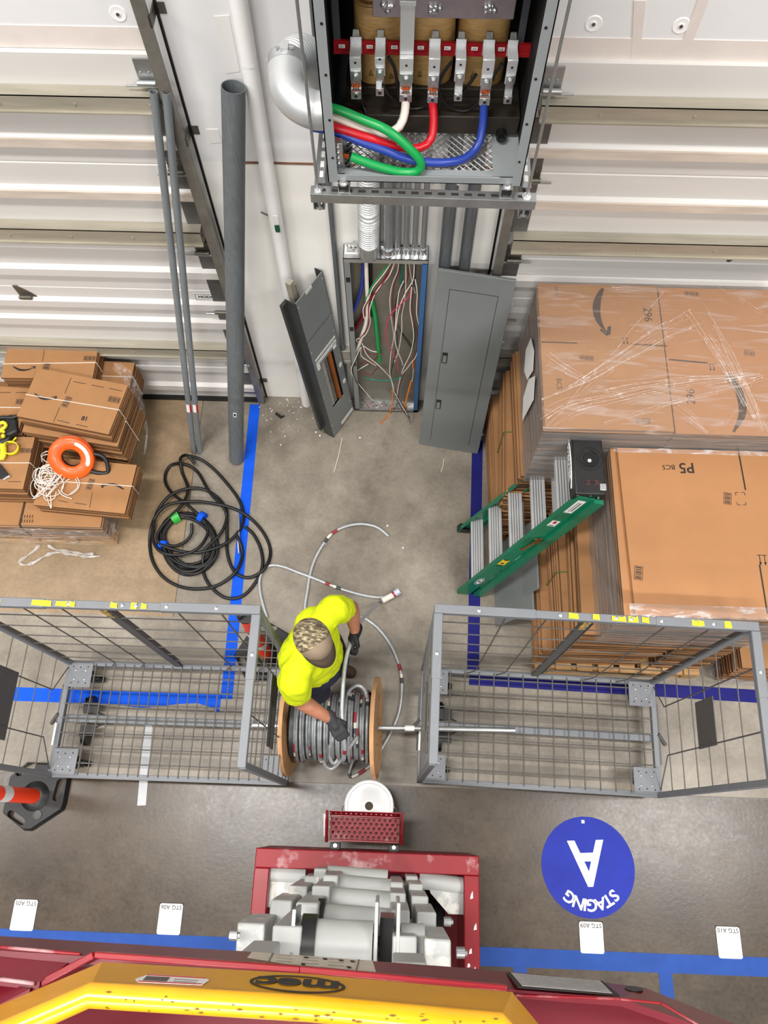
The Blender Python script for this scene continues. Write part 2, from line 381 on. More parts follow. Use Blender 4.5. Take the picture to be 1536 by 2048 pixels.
M['film_loose'] = film('stretch_film_loose', 0.12, 0.75, (1, 3, 3), 9, 0.12)
M['film_rope'] = film('stretch_film_rope', 0.25, 0.75, (14, 2, 2), 2.0, 0.12)

# ============================================================ THE SETTING
m = MB(); m.bx(-6, 6, -9, 0.35, -0.12, 0); fl = m.build('floor', M['floor']); struct(fl)
fl.location = (0, 0, 0)
for q in fl.data.vertices: q.co += WL[fl]
m = MB(); m.bx(-6, 6, 0.0, 0.12, 0, 7.5); wb = m.build('wall_back', M['wall']); struct(wb)
for q in wb.data.vertices: q.co += WL[wb]
wb.location = (0, 0, 0); WL[wb] = V((0, 0, 0)); WL[fl] = V((0, 0, 0))
for u, v in ((236, 27), (1187, 47), (1362, 51)):
    p = W(u, v); m = MB(); m.lathe([(0, -0.006), (0.012, -0.006), (0.014, -0.002), (0.034, -0.004), (0.038, 0)], p, 20, 'y'); m.build('fastener_washer', M['white_paint'], wb)
    m = MB(); m.cyl(p + V((0, -0.009, 0)), p + V((0, 0, 0)), 0.008, n=8); m.build('screw', M['steel_dark'], wb)
# brown joint between the lower and upper wall panels, and the pale patches above it
m = MB(); m.bx(-0.98, 0.56, -0.004, 0, 2.412, 2.426); struct(m.build('trim_1', mk('rust_joint', (128, 92, 72), 0.7, 0, 0.3, 9)))
m = MB()
for pts in (((428, 32), (458, 30), (480, 142), (452, 146)), ((412, 258), (436, 258), (444, 284), (420, 286)), ((530, 118), (556, 122), (548, 176), (532, 160))):
    m.prism([W(u, v) for u, v in pts], (0, -0.003, 0))
m.build('paint_patch', mk('patch_white', (226, 224, 222), 0.5), wb)
# taped header joints over the doors
m = MB()
m.bx(-3.6, -1.2, -0.004, 0, 3.055, 3.16); m.bx(0.6, 3.6, -0.004, 0, 3.03, 3.15); m.bx(1.19, 1.235, -0.004, 0, 3.15, 3.8)
m.prism([W(u, v) for u, v in ((1268, 0), (1292, 0), (1278, 128), (1262, 128))], (0, -0.005, 0))
struct(m.build('trim_2', mk('joint_tape', (222, 212, 206), 0.55, 0, 0.05, 6)))

M['track'] = mk('track_steel', (138, 134, 126), 0.45, 0.6, 0.2, 9)
def dock_door(name, x0, x1, side, tx):
    """sectional dock door: ribbed skin, struts, end stiles, hinges with rollers; track on the side that shows"""
    d = bpy.data.objects.new(name, None); COL.objects.link(d); WL[d] = V(((x0 + x1) / 2, 0, 0)); d.location = WL[d]; struct(d)
    prof = [(3.05, 0.012), (3.05, 0.03)]
    for z, h, dep in ((2.57, 0.05, 0.03), (2.22, 0.05, 0.032), (1.56, 0.06, 0.03), (1.235, 0.06, 0.028), (1.03, 0.07, 0.028), (0.47, 0.06, 0.028), (0.19, 0.06, 0.03)):
        prof += [(z + h / 2 + 0.02, 0.03), (z + h / 2, 0.03 + dep), (z - h / 2, 0.03 + dep), (z - h / 2 - 0.012, 0.03)]
    for z in (2.42, 1.76, 1.385, 0.62): prof += [(z + 0.008, 0.03), (z, 0.024), (z - 0.008, 0.03)]
    prof = sorted(prof[2:], key=lambda q: -q[0]); prof = [(3.05, 0.03)] + prof + [(0.03, 0.03)]
    m = MB(); A = [m.v((x0, -y, z)) for z, y in prof]; B = [m.v((x1, -y, z)) for z, y in prof]
    for i in range(len(prof) - 1): m.face([A[i], B[i], B[i + 1], A[i + 1]])
    m.face([m.v((x0, -0.001, 3.05)), m.v((x1, -0.001, 3.05)), B[0], A[0]])
    m.build('door_skin', M['door'], d, smooth=20)
    for z in (2.575, 2.225):
        m = MB(); m.bx(x0, x1, -0.068, -0.055, z - 0.026, z + 0.026); m.build('section_lip', M['door_tan'], d)
    for z, h in ((2.845, 0.085), (1.945, 0.1), (0.755, 0.09)):
        m = MB(); y0, y1 = -0.105, -0.032
        m.bx(x0 + 0.02, x1 - 0.02, y0, y0 + 0.004, z - h / 2, z + h / 2); m.bx(x0 + 0.02, x1 - 0.02, y0, y1, z + h / 2 - 0.004, z + h / 2); m.bx(x0 + 0.02, x1 - 0.02, y0, y1, z - h / 2, z - h / 2 + 0.004)
        m.bx(x0 + 0.02, x1 - 0.02, y0 - 0.012, y0 + 0.004, z - h / 2 - 0.004, z - h / 2 + 0.004)
        for k in range(7):
            xx = x0 + 0.3 + k * (x1 - x0) / 7; m.lathe([(0, -0.006), (0.008, -0.004), (0.008, 0)], (xx, y0, z), 8, 'y')
        m.build('strut', M['galv_tan'], d)
    e = x1 if side > 0 else x0
    for z0, z1 in ((2.25, 2.76), (1.99, 2.2), (1.58, 1.88), (1.27, 1.53), (1.06, 1.2), (0.84, 1.0), (0.5, 0.7), (0.1, 0.44)):
        m = MB(); m.bx(min(e, e - side * 0.10), max(e, e - side * 0.10), -0.037, -0.03, z0, z1); m.build('end_stile', M['stile'], d)
    for z in (2.95, 2.42, 1.8, 1.22, 0.6):
        m = MB(); xa, xb = e - side * 0.10, e - side * 0.015; a, b = min(xa, xb), max(xa, xb)
        m.bx(a, b, -0.046, -0.037, z - 0.03, z + (0.09 if z > 2.9 else 0.05)); m.bx(a, b, -0.075, -0.046, z - 0.03, z - 0.024); m.cyl((a, -0.07, z - 0.015), (b, -0.07, z - 0.015), 0.014, n=10)
        for q in (0.02, 0.06): m.ball((a + q, -0.047, z + 0.025), 0.006, n=6)
        h = m.build('hinge', M['steel_dark'] if z < 2.9 else M['galv'], d)
        m = MB(); m.cyl((e - side * 0.16, -0.07, z - 0.03), (e + side * 0.03, -0.07, z - 0.03), 0.0055, n=8); m.cyl((e + side * 0.01, -0.07, z - 0.03), (e + side * 0.03, -0.07, z - 0.03), 0.02, n=12); m.build('roller', M['galv_bright'], h)
    m = MB(); m.bx(x0, x1, -0.06, -0.01, 0.002, 0.035); m.build('bottom_seal', M['black_rubber'], d)
    # track: J section, sloping slightly off the wall towards the top
    m = MB()
    for dx, dy, w, t in ((0, 0, 0.045, 0.004), (side * 0.024, 0.02, 0.004, 0.045), (-side * 0.02, 0.012, 0.004, 0.024)):
        b = [(tx + dx + sx * w / 2, -0.072 + dy + sy * t / 2, 0.0) for sx, sy in ((-1, -1), (1, -1), (1, 1), (-1, 1))]
        m.hexa(b, [(x - side * 0.005, y - 0.055, 3.9) for x, y, z in b])
    m.build('track', M['track'], d)
    for z in (0.25, 1.4, 2.62, 3.25):
        m = MB(); m.bx(tx + side * 0.026 - 0.003, tx + side * 0.026 + 0.003, -0.06 - 0.012 * z, 0, z - 0.025, z + 0.025); m.bx(min(tx + side * 0.026, tx + side * 0.075), max(tx + side * 0.026, tx + side * 0.075), -0.005, 0, z - 0.025, z + 0.025)
        m.build('track_bracket', M['steel_dark'], d)
    m = MB(); m.bx(tx + side * 0.03, tx + side * 0.042, -0.012, 0, 0, 3.35) if side > 0 else m.bx(tx - 0.042, tx - 0.03, -0.012, 0, 0, 3.35)
    m.build('weather_seal', M['black_rubber'], d)
    return d
dl = dock_door('door_1', -3.7, -1.165, 1, -1.135)
dr = dock_door('door_2', 0.60, 3.7, -1, 0.568)
# dark folded step plates on the two doors
def pull(u, v, mir, par):
    p = W(u, v, -0.03); k = -1 if mir else 1; m = MB()
    m.prism([p + V((k * a, 0, b)) for a, b in ((-0.062, 0.10), (-0.03, 0.10), (0.035, 0.03), (0.062, -0.01), (0.062, -0.075), (0.045, -0.08), (0.0, -0.03), (-0.055, -0.02))], (0, -0.006, 0))
    m.bx(p.x - 0.055, p.x + 0.03, p.y - 0.03, p.y, p.z - 0.012, p.z + 0.004); m.cyl(p + V((-0.055, -0.022, 0.004)), p + V((0.03, -0.022, 0.004)), 0.009, n=8)
    m.build('lift_handle', M['steel_dark'], par, bevel=0.002)
pull(56, 590, False, dl); pull(1484, 505, True, dr)
p = W(418, 594, -0.032); m = MB(); m.box(p, (0.185, 0.002, 0.068)); sg = m.build('label_plate', M['white'], dl)
m = MB()
for a, b, c, d in ((-0.088, 0.088, 0.028, 0.031), (-0.088, 0.088, -0.031, -0.028), (-0.09, -0.087, -0.031, 0.031), (0.087, 0.09, -0.031, 0.031)): m.bx(p.x + a, p.x + b, p.y - 0.002, p.y, p.z + c, p.z + d)
m.build('label_border', M['ink'], sg)
text('HODGES', 0.036, frame(p + V((0, -0.0015, 0.0)), (1, 0, 0), (0, 0, 1)), M['ink'], sg, bold=0.001)
# ============================================================ PIPES
t = thing('downspout_pipe', 'white painted round pipe running up the wall, small green sticker on it', 'pipe', (-0.765, -0.06, 0))
m = MB(); m.tube([(-0.765, -0.058, 0.002), (-0.752, -0.058, 1.2), (-0.738, -0.058, 2.2), (-0.725, -0.058, 3.3), (-0.715, -0.058, 4.2)], 0.039, 20); m.build('pipe_body', M['white_paint'], t)
for z in (2.02, 3.05):
    m = MB(); m.cyl((-0.740 + (z - 2.02) * 0.012, -0.058, z - 0.008), (-0.740 + (z - 2.02) * 0.012, -0.058, z + 0.008), 0.0405, n=20, caps=False); m.build('coupling', M['white_paint'], t)
p = W(553, 446, -0.1); p2 = W(553, 456, -0.1)
m = MB(); m.prism([p + V((a, 0.002, b)) for a, b in ((-0.016, -0.012), (0.012, -0.014), (0.012, 0.05), (-0.016, 0.052))], (0, 0.004, 0)); s = m.build('sticker', M['white'], t)
m = MB(); m.prism([p + V((a, 0.0, b)) for a, b in ((-0.012, -0.075), (0.01, -0.075), (0.013, -0.06), (0.013, -0.022), (-0.015, -0.02), (-0.016, -0.06))], (0, 0.005, 0)); m.build('green_sticker', mk('sticker_green', (24, 84, 52), 0.5), t)
m = MB(); m.cyl((-0.768, -0.035, 2.06), (-0.83, -0.0, 2.06), 0.004, n=6); m.build('strap', M['steel_dark'], t)

t = thing('conduit_pipe', 'wide open ended gray pipe leaning upright against the wall', 'pipe', (-1.285, -0.585, 0))
b0, b1 = V((-1.285, -0.585, 0.012)), V((-0.806, -0.125, 2.972))
m = MB(); m.pipe(b0, b1, 0.0565, 0.0515, 32); m.build('pipe_body', M['pvc'], t)
a = (b1 - b0).normalized(); fwd = (CAM - (b0 + a * 0.4)); fwd = (fwd - a * fwd.dot(a)).normalized(); sd = a.cross(fwd)
def on_pipe(base, ax, fr, s_, r, along, ang0, ang1, l, name, mat, par):
    m = MB(); A = []; B = []
    for i in range(5):
        g = ang0 + (ang1 - ang0) * i / 4; n_ = fr * math.cos(g) + s_ * math.sin(g)
        A.append(m.v(base + ax * along + n_ * r)); B.append(m.v(base + ax * (along + l) + n_ * r))
    for i in range(4): m.face([A[i], A[i + 1], B[i + 1], B[i]])
    return m.build(name, mat, par)
on_pipe(b0, a, fwd, sd, 0.0572, 0.62, -0.35, 0.05, 0.05, 'barcode_label', M['white'], t)
on_pipe(b0, a, fwd, sd, 0.0577, 0.63, -0.28, -0.02, 0.03, 'label_print', M['ink'], t)
for i, (bx_, tx_, zz) in enumerate(((-1.632, -1.186, 2.93), (-1.586, -1.128, 2.93))):
    lab = ('left', 'right')[i]
    t = thing('slim_conduit', 'slim gray conduit leaning on the dock door, %s one of the touching pair' % lab, 'pipe', (bx_, -0.53, 0), 'pair of slim conduits')
    b0, b1 = V((bx_, -0.53, 0.005)), V((tx_, -0.115, zz)); m = MB(); m.pipe(b0, b1, 0.0205, 0.0175, 20); m.build('pipe_body', M['emt_mid'], t)
    a = (b1 - b0).normalized(); fwd = (CAM - (b0 + a * 0.5)); fwd = (fwd - a * fwd.dot(a)).normalized(); sd = a.cross(fwd)
    on_pipe(b0, a, fwd, sd, 0.0222, 0.55, -1.0, 1.0, 0.09, 'sticker', M['white'], t); on_pipe(b0, a, fwd, sd, 0.0226, 0.55, 0.2, 0.9, 0.09, 'sticker_stripe', M['red'], t)

# ============================================================ CONDUITS ON THE WALL
def conduit(x, y, z0, z1, r, label, mat, conn=True, x2=None, group=None):
    t = thing('wall_conduit', label, 'conduit', (x, y, z0), group); x2 = x if x2 is None else x2
    m = MB(); m.cyl((x, y, z0), (x2, y, z1), r, n=16); m.build('conduit_body', mat, t)
    if conn:
        m = MB(); m.cyl((x, y, z0 - 0.004), (x, y, z0 + 0.016), r * 1.5, n=6); m.cyl((x, y, z0 + 0.016), (x, y, z0 + 0.05), r * 1.22, n=16); m.cyl((x, y, z0 + 0.05), (x, y, z0 + 0.064), r * 1.45, n=6)
        m.build('connector', M['galv_bright'], t)
    return t
ZT = 1.822
TL = ['widest of the five steel conduits rising from the open electrical panel', 'second steel conduit from the flexible duct, rising from the panel top', 'middle one of the five steel conduits above the open panel', 'fourth steel conduit from the flexible duct, on the panel top', 'steel conduit at the right end of the panel top, last of five']
for i, (x, r) in enumerate(((-0.098, 0.03), (-0.046, 0.0165), (0.007, 0.0165), (0.058, 0.0165), (0.108, 0.0165))):
    conduit(x, -0.075, ZT, 3.9, r, TL[i], M['emt'], group='steel conduits above the panel')
conduit(0.252, -0.04, 0.35, 4.0, 0.037, 'dark gray conduit on the wall, passing behind the gray panel door near the open panel', M['emt_dark'], False, 0.236)
conduit(0.372, -0.04, 0.35, 4.0, 0.036, 'dark gray conduit between the pale wall strips, nearer to the right dock door', M['emt_dark'], False, 0.36)
conduit(-0.432, -0.03, 0.02, 4.0, 0.016, 'thin gray conduit on the wall, just left of the open panel', M['emt_dark'], False, -0.415)
m = MB(); m.bx(-0.46, -0.35, -0.05, 0, 0.62, 0.75); o = m.build('junction_box', M['galv_tan'], bevel=0.003); tag(o, 'small rusty junction box on the wall left of the open panel', 'junction box')
p0 = WL[o]
m = MB(); m.bx(-0.465, -0.345, -0.056, -0.05, 0.6, 0.63); m.bx(-0.462, -0.35, -0.054, -0.05, 0.66, 0.67); m.build('box_cover', M['galv'], o)

# ============================================================ OPEN PANEL TUB
X0, X1, Y0 = -0.368, 0.143, -0.115
tub = thing('electrical_panel', 'open gray electrical panel box full of loose wires', 'electrical panel', ((X0 + X1) / 2, -0.06, 0))
m = MB(); m.bx(X0 + 0.01, X1 - 0.01, -0.016, -0.006, 0.01, ZT); m.build('back_plate', mk('tub_back', (136, 132, 122), 0.4, 0.55, 0.15, 5), tub)
m = MB(); m.bx(X0, X1, Y0, -0.006, ZT - 0.003, ZT); m.bx(X0, X1, Y0, Y0 + 0.004, ZT - 0.035, ZT); m.build('top_plate', M['galv_bright'], tub)
m = MB(); m.bx(X0, X0 + 0.004, Y0, -0.006, 0.004, ZT); m.bx(X0, X0 + 0.04, Y0, Y0 + 0.004, 0.02, ZT - 0.035); lf = m.build('left_side', M['panel_gray'], tub)
m = MB()
for z in (1.63, 1.12, 0.69): m.bx(X0 + 0.01, X0 + 0.036, Y0 - 0.002, Y0, z - 0.022, z + 0.022)
m.build('knockout', M['black'], lf)
m = MB(); m.bx(X1 - 0.004, X1, Y0, -0.006, 0.004, ZT); m.bx(X1 - 0.036, X1, Y0, Y0 + 0.004, 0.004, ZT - 0.03)
m.build('right_side', mk('flange_blue', (52, 98, 150), 0.4, 0, 0.1, 6), tub)
m = MB(); m.bx(X0, X1, Y0, -0.006, 0.004, 0.012); m.bx(X0, X1, Y0, Y0 + 0.004, 0.004, 0.035); m.build('bottom_plate', M['galv'], tub)
m = MB(); m.box((X0 + 0.052, -0.045, ZT + 0.0015), (0.085, 0.07, 0.003)); st = m.build('sticker', M['white'], tub)
m = MB()
for k in range(4): m.box((X0 + 0.045, -0.065 + k * 0.011, ZT + 0.0034), (0.05, 0.004, 0.0005))
m.cyl((X0 + 0.022, -0.02, ZT + 0.003), (X0 + 0.022, -0.02, ZT + 0.004), 0.005, n=10)
m.build('sticker_print', M['ink'], st)
m = MB()
rng = random.Random(3)
for k in range(70):
    x, y = rng.uniform(X0 + 0.05, X1 - 0.05), rng.uniform(Y0 + 0.02, -0.03); a = rng.uniform(0, 6.3); l = rng.uniform(0.008, 0.03); m.mi = k % 4
    m.tube([(x, y, 0.016), (x + l * math.cos(a), y + l * math.sin(a), 0.018)], 0.0022, 5)
o = m.build('wire_clippings', [M['white_wire'], M['red_wire'], M['white_wire'], M['black_wire']]); tag(o, 'wire offcuts and scraps lying in the bottom of the open panel', 'debris'); o['kind'] = 'stuff'
m = MB(); m.box((0.085, -0.08, 0.04), (0.06, 0.045, 0.05)); o = m.build('paper_scrap', M['white'], bevel=0.008); tag(o, 'crumpled white paper scrap in the bottom right corner of the panel', 'paper')
# wires inside (traced in the open face of the box)
def q4(x, y): return 660 + x / 5.12, 450 + y / 5.12
def wire(pts, y, r, mat, name, label, group=None, cat='wire'):
    ys = y if isinstance(y, (list, tuple)) else [y] * len(pts); P = []
    for (a, b), yy in zip(pts, ys):
        q = W(*q4(a, b), yy)
        if q.z < 0.016 and yy > Y0: q.z = 0.02
        if q.z < r + 0.002: q = F(*q4(a, b), r + 0.003)
        P.append(q)
    m = MB(); m.tube(smooth_path(P, 0.025), r, 7 if r < 0.008 else 10)
    return tag(m.build(name, mat, smooth=60), label, cat, group)
wire([(338, 385), (335, 560), (300, 730), (238, 880)], -0.05, 0.012, M['blue_wire'], 'power_cable', 'thick blue cable curving to the left edge inside the open panel', cat='cable')
wire([(370, 372), (376, 600), (385, 800), (368, 1000), (328, 1130), (290, 1240), (252, 1310)], -0.075, 0.013, M['white_wire'], 'power_cable', 'thick white cable hanging down inside the open panel', cat='cable')
wire([(412, 380), (418, 700), (425, 820), (420, 930)], -0.035, 0.013, M['black_wire'], 'power_cable', 'thick black cable end behind the white one in the panel', cat='cable')
wire([(405, 700), (385, 820), (330, 950), (242, 1085)], -0.04, 0.014, M['maroon_wire'], 'power_cable', 'thick dark red cable curving to the left edge inside the panel', cat='cable')
wire([(428, 785), (462, 950), (484, 1150), (507, 1395)], -0.05, 0.0145, M['green'], 'power_cable', 'thick bright green cable stub hanging in the middle of the panel', cat='cable')
wire([(350, 1562), (450, 1586), (580, 1592), (660, 1580), (745, 1552)], -0.09, 0.0065, M['teal'], 'braided_sleeve', 'teal braided sleeve lying across the wires low in the panel', cat='sleeve')
wire([(848, 1395), (850, 1440), (852, 1465)], -0.10, 0.0055, M['orange_wire'], 'orange_tag', 'short orange sleeve high on the wires by the blue edge', cat='sleeve')
wire([(832, 1600), (805, 1700), (780, 1800), (752, 1910)], [-0.10, -0.105, -0.11, -0.125], 0.0075, M['orange_wire'], 'wire_nut_lead', 'thick orange lead near the blue edge, hanging over the panel bottom')
wire([(640, 1690), (638, 1800), (612, 1925), (575, 1970), (515, 2035)], [-0.10, -0.11, -0.125, -0.16, -0.2], 0.005, M['orange_wire'], 'orange_lead', 'thin orange lead bending out over the panel bottom onto the floor')
wire([(832, 640), (800, 740), (700, 830), (622, 920), (576, 1040), (586, 1180), (650, 1320), (688, 1420), (695, 1505)], -0.10, 0.0042, M['pink_wire'], 'pink_wire', 'pink wire bowing left in the middle of the open panel')
wire([(745, 385), (735, 480), (722, 600)], -0.03, 0.007, M['teal'], 'green_wire', 'dark green wire at the top middle inside the panel')
LG = {'white': ('white_wire', 'loose white branch wire hanging inside the open electrical panel', 'loose white wires in the panel'),
      'black': ('black_wire', 'loose black branch wire hanging inside the open electrical panel', 'loose black wires in the panel'),
      'maroon': ('maroon_wire', 'loose dark red branch wire hanging inside the open electrical panel', 'loose red wires in the panel')}
def lw(c, pts, y=-0.08, r=0.0031):
    n, l, g = LG[c]; wire(pts, y, r, M[n], 'branch_wire', l, g)
wire([(612, 382), (520, 500), (432, 620), (385, 720), (362, 770)], -0.085, 0.0042, M['green'], 'branch_wire', 'thin green wire slanting down from the top of the panel')
lw('white', [(628, 382), (550, 500), (440, 640), (395, 750), (345, 840), (340, 900), (352, 960)], -0.09, 0.0036)
lw('maroon', [(642, 382), (575, 520), (485, 640), (432, 720), (380, 800), (352, 860), (362, 930)], -0.088, 0.0036)
lw('white', [(662, 382), (605, 520), (505, 640), (445, 740), (405, 880), (410, 1000), (372, 1110), (330, 1150), (268, 1172), (285, 1200)], -0.092, 0.0036)
lw('maroon', [(600, 500), (500, 660), (430, 740), (395, 830), (402, 1000), (365, 1090), (290, 1180), (280, 1200)], -0.094)
lw('white', [(702, 382), (690, 480), (640, 600), (614, 750), (620, 900), (642, 1050), (652, 1150), (622, 1330), (612, 1500), (632, 1600), (655, 1700), (720, 1820), (800, 1960), (830, 2035)], [-0.06] * 8 + [-0.08, -0.1, -0.11, -0.13, -0.18, -0.22])
lw('maroon', [(722, 390), (705, 480), (660, 600), (640, 760), (650, 930), (668, 1000)], -0.05)
lw('white', [(752, 575), (705, 690), (684, 850), (668, 1050), (665, 1180), (692, 1290), (735, 1390), (746, 1435)], -0.1)
lw('black', [(765, 600), (700, 700), (668, 830), (660, 1000), (690, 1180), (650, 1400), (625, 1560), (690, 1750), (760, 1870), (815, 1980)], [-0.07] * 7 + [-0.1, -0.13, -0.19])
lw('white', [(776, 382), (776, 600), (762, 780), (735, 930), (734, 1080), (702, 1290), (660, 1400)], -0.075)
lw('maroon', [(795, 382), (800, 520), (770, 640), (748, 780), (728, 900)], -0.05)
lw('white', [(862, 385), (850, 560), (770, 700), (712, 840), (685, 980), (672, 1080)], -0.1, 0.0034)
lw('white', [(808, 382), (825, 500), (850, 620), (875, 700)], -0.045)
lw('black', [(880, 390), (865, 560), (830, 720), (820, 860), (845, 1000), (870, 1120), (850, 1260)], -0.05)
lw('white', [(872, 560), (893, 700), (886, 900), (914, 1050), (915, 1180), (882, 1340), (830, 1410), (780, 1480), (742, 1522)], -0.1, 0.0034)
lw('white', [(838, 640), (820, 850), (842, 1000), (858, 1140), (832, 1290), (790, 1390), (750, 1470), (735, 1522)], -0.105, 0.0034)
lw('maroon', [(850, 700), (835, 860), (862, 1000), (895, 1120), (892, 1250), (850, 1370), (800, 1450), (720, 1620), (700, 1760)], -0.09)
lw('black', [(700, 1030), (740, 1120), (800, 1210), (830, 1260)], -0.07)
lw('black', [(735, 1100), (790, 1170), (838, 1240)], -0.06)
lw('white', [(330, 1215), (385, 1340), (500, 1440), (602, 1545), (640, 1620), (665, 1720)], -0.1)
lw('white', [(312, 1255), (252, 1390), (218, 1475), (240, 1560), (302, 1640), (420, 1775), (440, 1790)], [-0.1, -0.118, -0.122, -0.122, -0.1, -0.09, -0.09])
lw('black', [(300, 1300), (250, 1420), (230, 1500), (262, 1590), (330, 1690), (440, 1785)], [-0.1, -0.118, -0.122, -0.122, -0.1, -0.085])
lw('white', [(342, 1238), (420, 1288), (478, 1300)], -0.1)
lw('white', [(320, 1250), (318, 1340), (380, 1385), (470, 1440)], -0.09)
lw('maroon', [(350, 1250), (400, 1320), (480, 1325), (545, 1320)], -0.08)
lw('maroon', [(275, 1500), (350, 1515), (420, 1535), (455, 1495), (500, 1455)], -0.08)
lw('white', [(265, 1502), (320, 1465), (390, 1425)], -0.085)
lw('maroon', [(300, 1430), (360, 1400), (430, 1415), (480, 1350)], -0.07)
lw('black', [(640, 1640), (680, 1760), (740, 1890), (800, 1965), (825, 2040)], [-0.1, -0.11, -0.14, -0.19, -0.24])
lw('white', [(720, 1560), (700, 1660), (680, 1780)], -0.1)
lw('white', [(856, 1470), (850, 1540), (840, 1600)], -0.1)

# ============================================================ LOOSE PANEL DOOR (right) AND DEAD FRONT (left)
def plate_frame(bl, br, tl):
    bl, br, tl = V(bl), V(br), V(tl); x = (br - bl).normalized(); y = (tl - bl); y = (y - x * y.dot(x)); h = y.length; y.normalize(); z = x.cross(y)
    Mx = Matrix((x, y, z)).transposed().to_4x4(); Mx.translation = bl; return Mx, (br - bl).length, h
Mx, w, h = plate_frame((0.158, -0.405, 0.004), (0.592, -0.472, 0.004), (0.228, -0.115, 1.74))
w = 0.475
t = thing('panel_door', 'large flat gray panel door leaning on the wall right of the open panel', 'panel door', (0.37, -0.43, 0))
m = MB(Mx); m.bx(0, w, 0, h, -0.022, 0); m.build('trim_plate', M['panel_gray'], t, bevel=0.004)
m = MB(Mx); m.bx(0.088, w - 0.088, 0.09, h - 0.14, 0, 0.0025); dr2 = m.build('hinged_door', M['panel_gray'], t)
m = MB(Mx)
for a, b, c, d in ((0.085, 0.088, 0.09, h - 0.137), (w - 0.088, w - 0.085, 0.09, h - 0.137), (0.085, w - 0.085, h - 0.140, h - 0.137)): m.bx(a, b, c, d, 0, 0.0012)
m.build('door_gap', M['black'], t)
for yy in (h * 0.30, h * 0.58):
    m = MB(Mx); m.bx(0.094, 0.13, yy - 0.05, yy + 0.05, 0.0025, 0.006); lt = m.build('latch', M['black'], dr2); m = MB(Mx); m.bx(0.1, 0.124, yy - 0.04, yy + 0.025, 0.006, 0.009); m.build('latch_tab', M['galv'], lt)
for yy in (0.25, 0.75, 1.25, h - 0.2):
    m = MB(Mx); m.cyl((w + 0.004, yy, -0.02), (w + 0.004, yy, 0.002), 0.009, n=8); m.build('trim_clamp', M['zinc_bolt'], t)
Mx, w, h = plate_frame((-0.524, -0.362, 0.004), (-0.378, -0.112, 0.004), (-0.700, -0.352, 1.60))
t = thing('dead_front', 'gray dead front plate with a breaker opening, leaning left of the open panel', 'panel cover', (-0.45, -0.24, 0))
m = MB(Mx); m.bx(0, w, 0, h * 0.2, -0.006, 0); m.bx(0, w, h * 0.555, h, -0.006, 0); m.bx(0, w * 0.27, h * 0.2, h * 0.555, -0.006, 0); m.bx(w * 0.8, w, h * 0.2, h * 0.555, -0.006, 0)
pl = m.build('front_plate', M['panel_gray'], t)
m = MB(Mx); m.bx(-0.006, 0, 0, h, -0.085, 0); m.bx(w, w + 0.004, 0, h, -0.06, 0); m.bx(0, w, -0.002, 0.004, -0.05, 0)
m.bx(-0.045, 0.0, 0.1, h * 0.985, -0.10, -0.075); m.build('side_flange', mk('flange_dark', (62, 64, 64), 0.4, 0.3, 0.15, 8), t)
m = MB(Mx); m.bx(0.06, 0.10, h * 0.6, h + 0.07, -0.11, -0.07); m.bx(0.105, 0.112, h * 0.6, h + 0.03, -0.11, -0.07); m.build('mounting_rail', M['galv_tan'], t)
m = MB(Mx); m.bx(w * 0.22, w * 0.85, h * 0.17, h * 0.58, -0.034, -0.026); m.build('opening_back', M['black_matte'], t)
m = MB(Mx)
for k in range(22):
    yy = h * 0.21 + k * h * 0.0152; m.bx(w * 0.43, w * 0.53, yy, yy + h * 0.007, -0.022, -0.012)
m.build('breaker_fingers', M['galv'], t)
m = MB(Mx); m.bx(w * 0.275, w * 0.40, h * 0.21, h * 0.55, -0.022, -0.008); m.build('breaker_strip', mk('speckled_gray', (150, 144, 138), 0.6, 0, 0.4, 90), t)
m = MB(Mx); m.bx(w * 0.585, w * 0.665, h * 0.205, h * 0.565, -0.022, 0.002); m.build('bus_strip', mk('rust_orange', (150, 80, 36), 0.5, 0, 0.1, 20), t)
for a, b, c, d in ((0.10, 0.93, 0.575, 0.592), (0.10, 0.93, 0.605, 0.618), (0.42, 0.98, 0.012, 0.035), (0.36, 0.58, 0.985, 1.0), (0.10, 0.2, 0.54, 0.57), (0.78, 0.9, 0.55, 0.585), (0.85, 0.95, 0.4, 0.425), (0.85, 0.95, 0.27, 0.295)):
    m = MB(Mx); m.bx(w * a, w * b, h * c, h * d, 0, 0.0015); s = m.build('label_strip', M['white'], pl)
    m = MB(Mx); m.bx(w * (a + 0.02), w * (b - 0.02), h * (c + d) / 2 - 0.002, h * (c + d) / 2 + 0.002, 0.0015, 0.002); m.build('label_print', M['ink'], pl)
m = MB(Mx)
for a, b in ((0.04, 0.97), (0.95, 0.97), (0.95, 0.75), (0.04, 0.68), (0.95, 0.65), (0.95, 0.1), (0.04, 0.1), (0.04, 0.35)): m.ball((w * a, h * b, 0.001), 0.005, n=6)
m.build('screws', M['zinc_bolt'], pl)
m = MB(Mx); m.bx(0, w, h * 0.755, h * 0.757, 0, 0.001); m.build('fold_line', M['black'], pl)
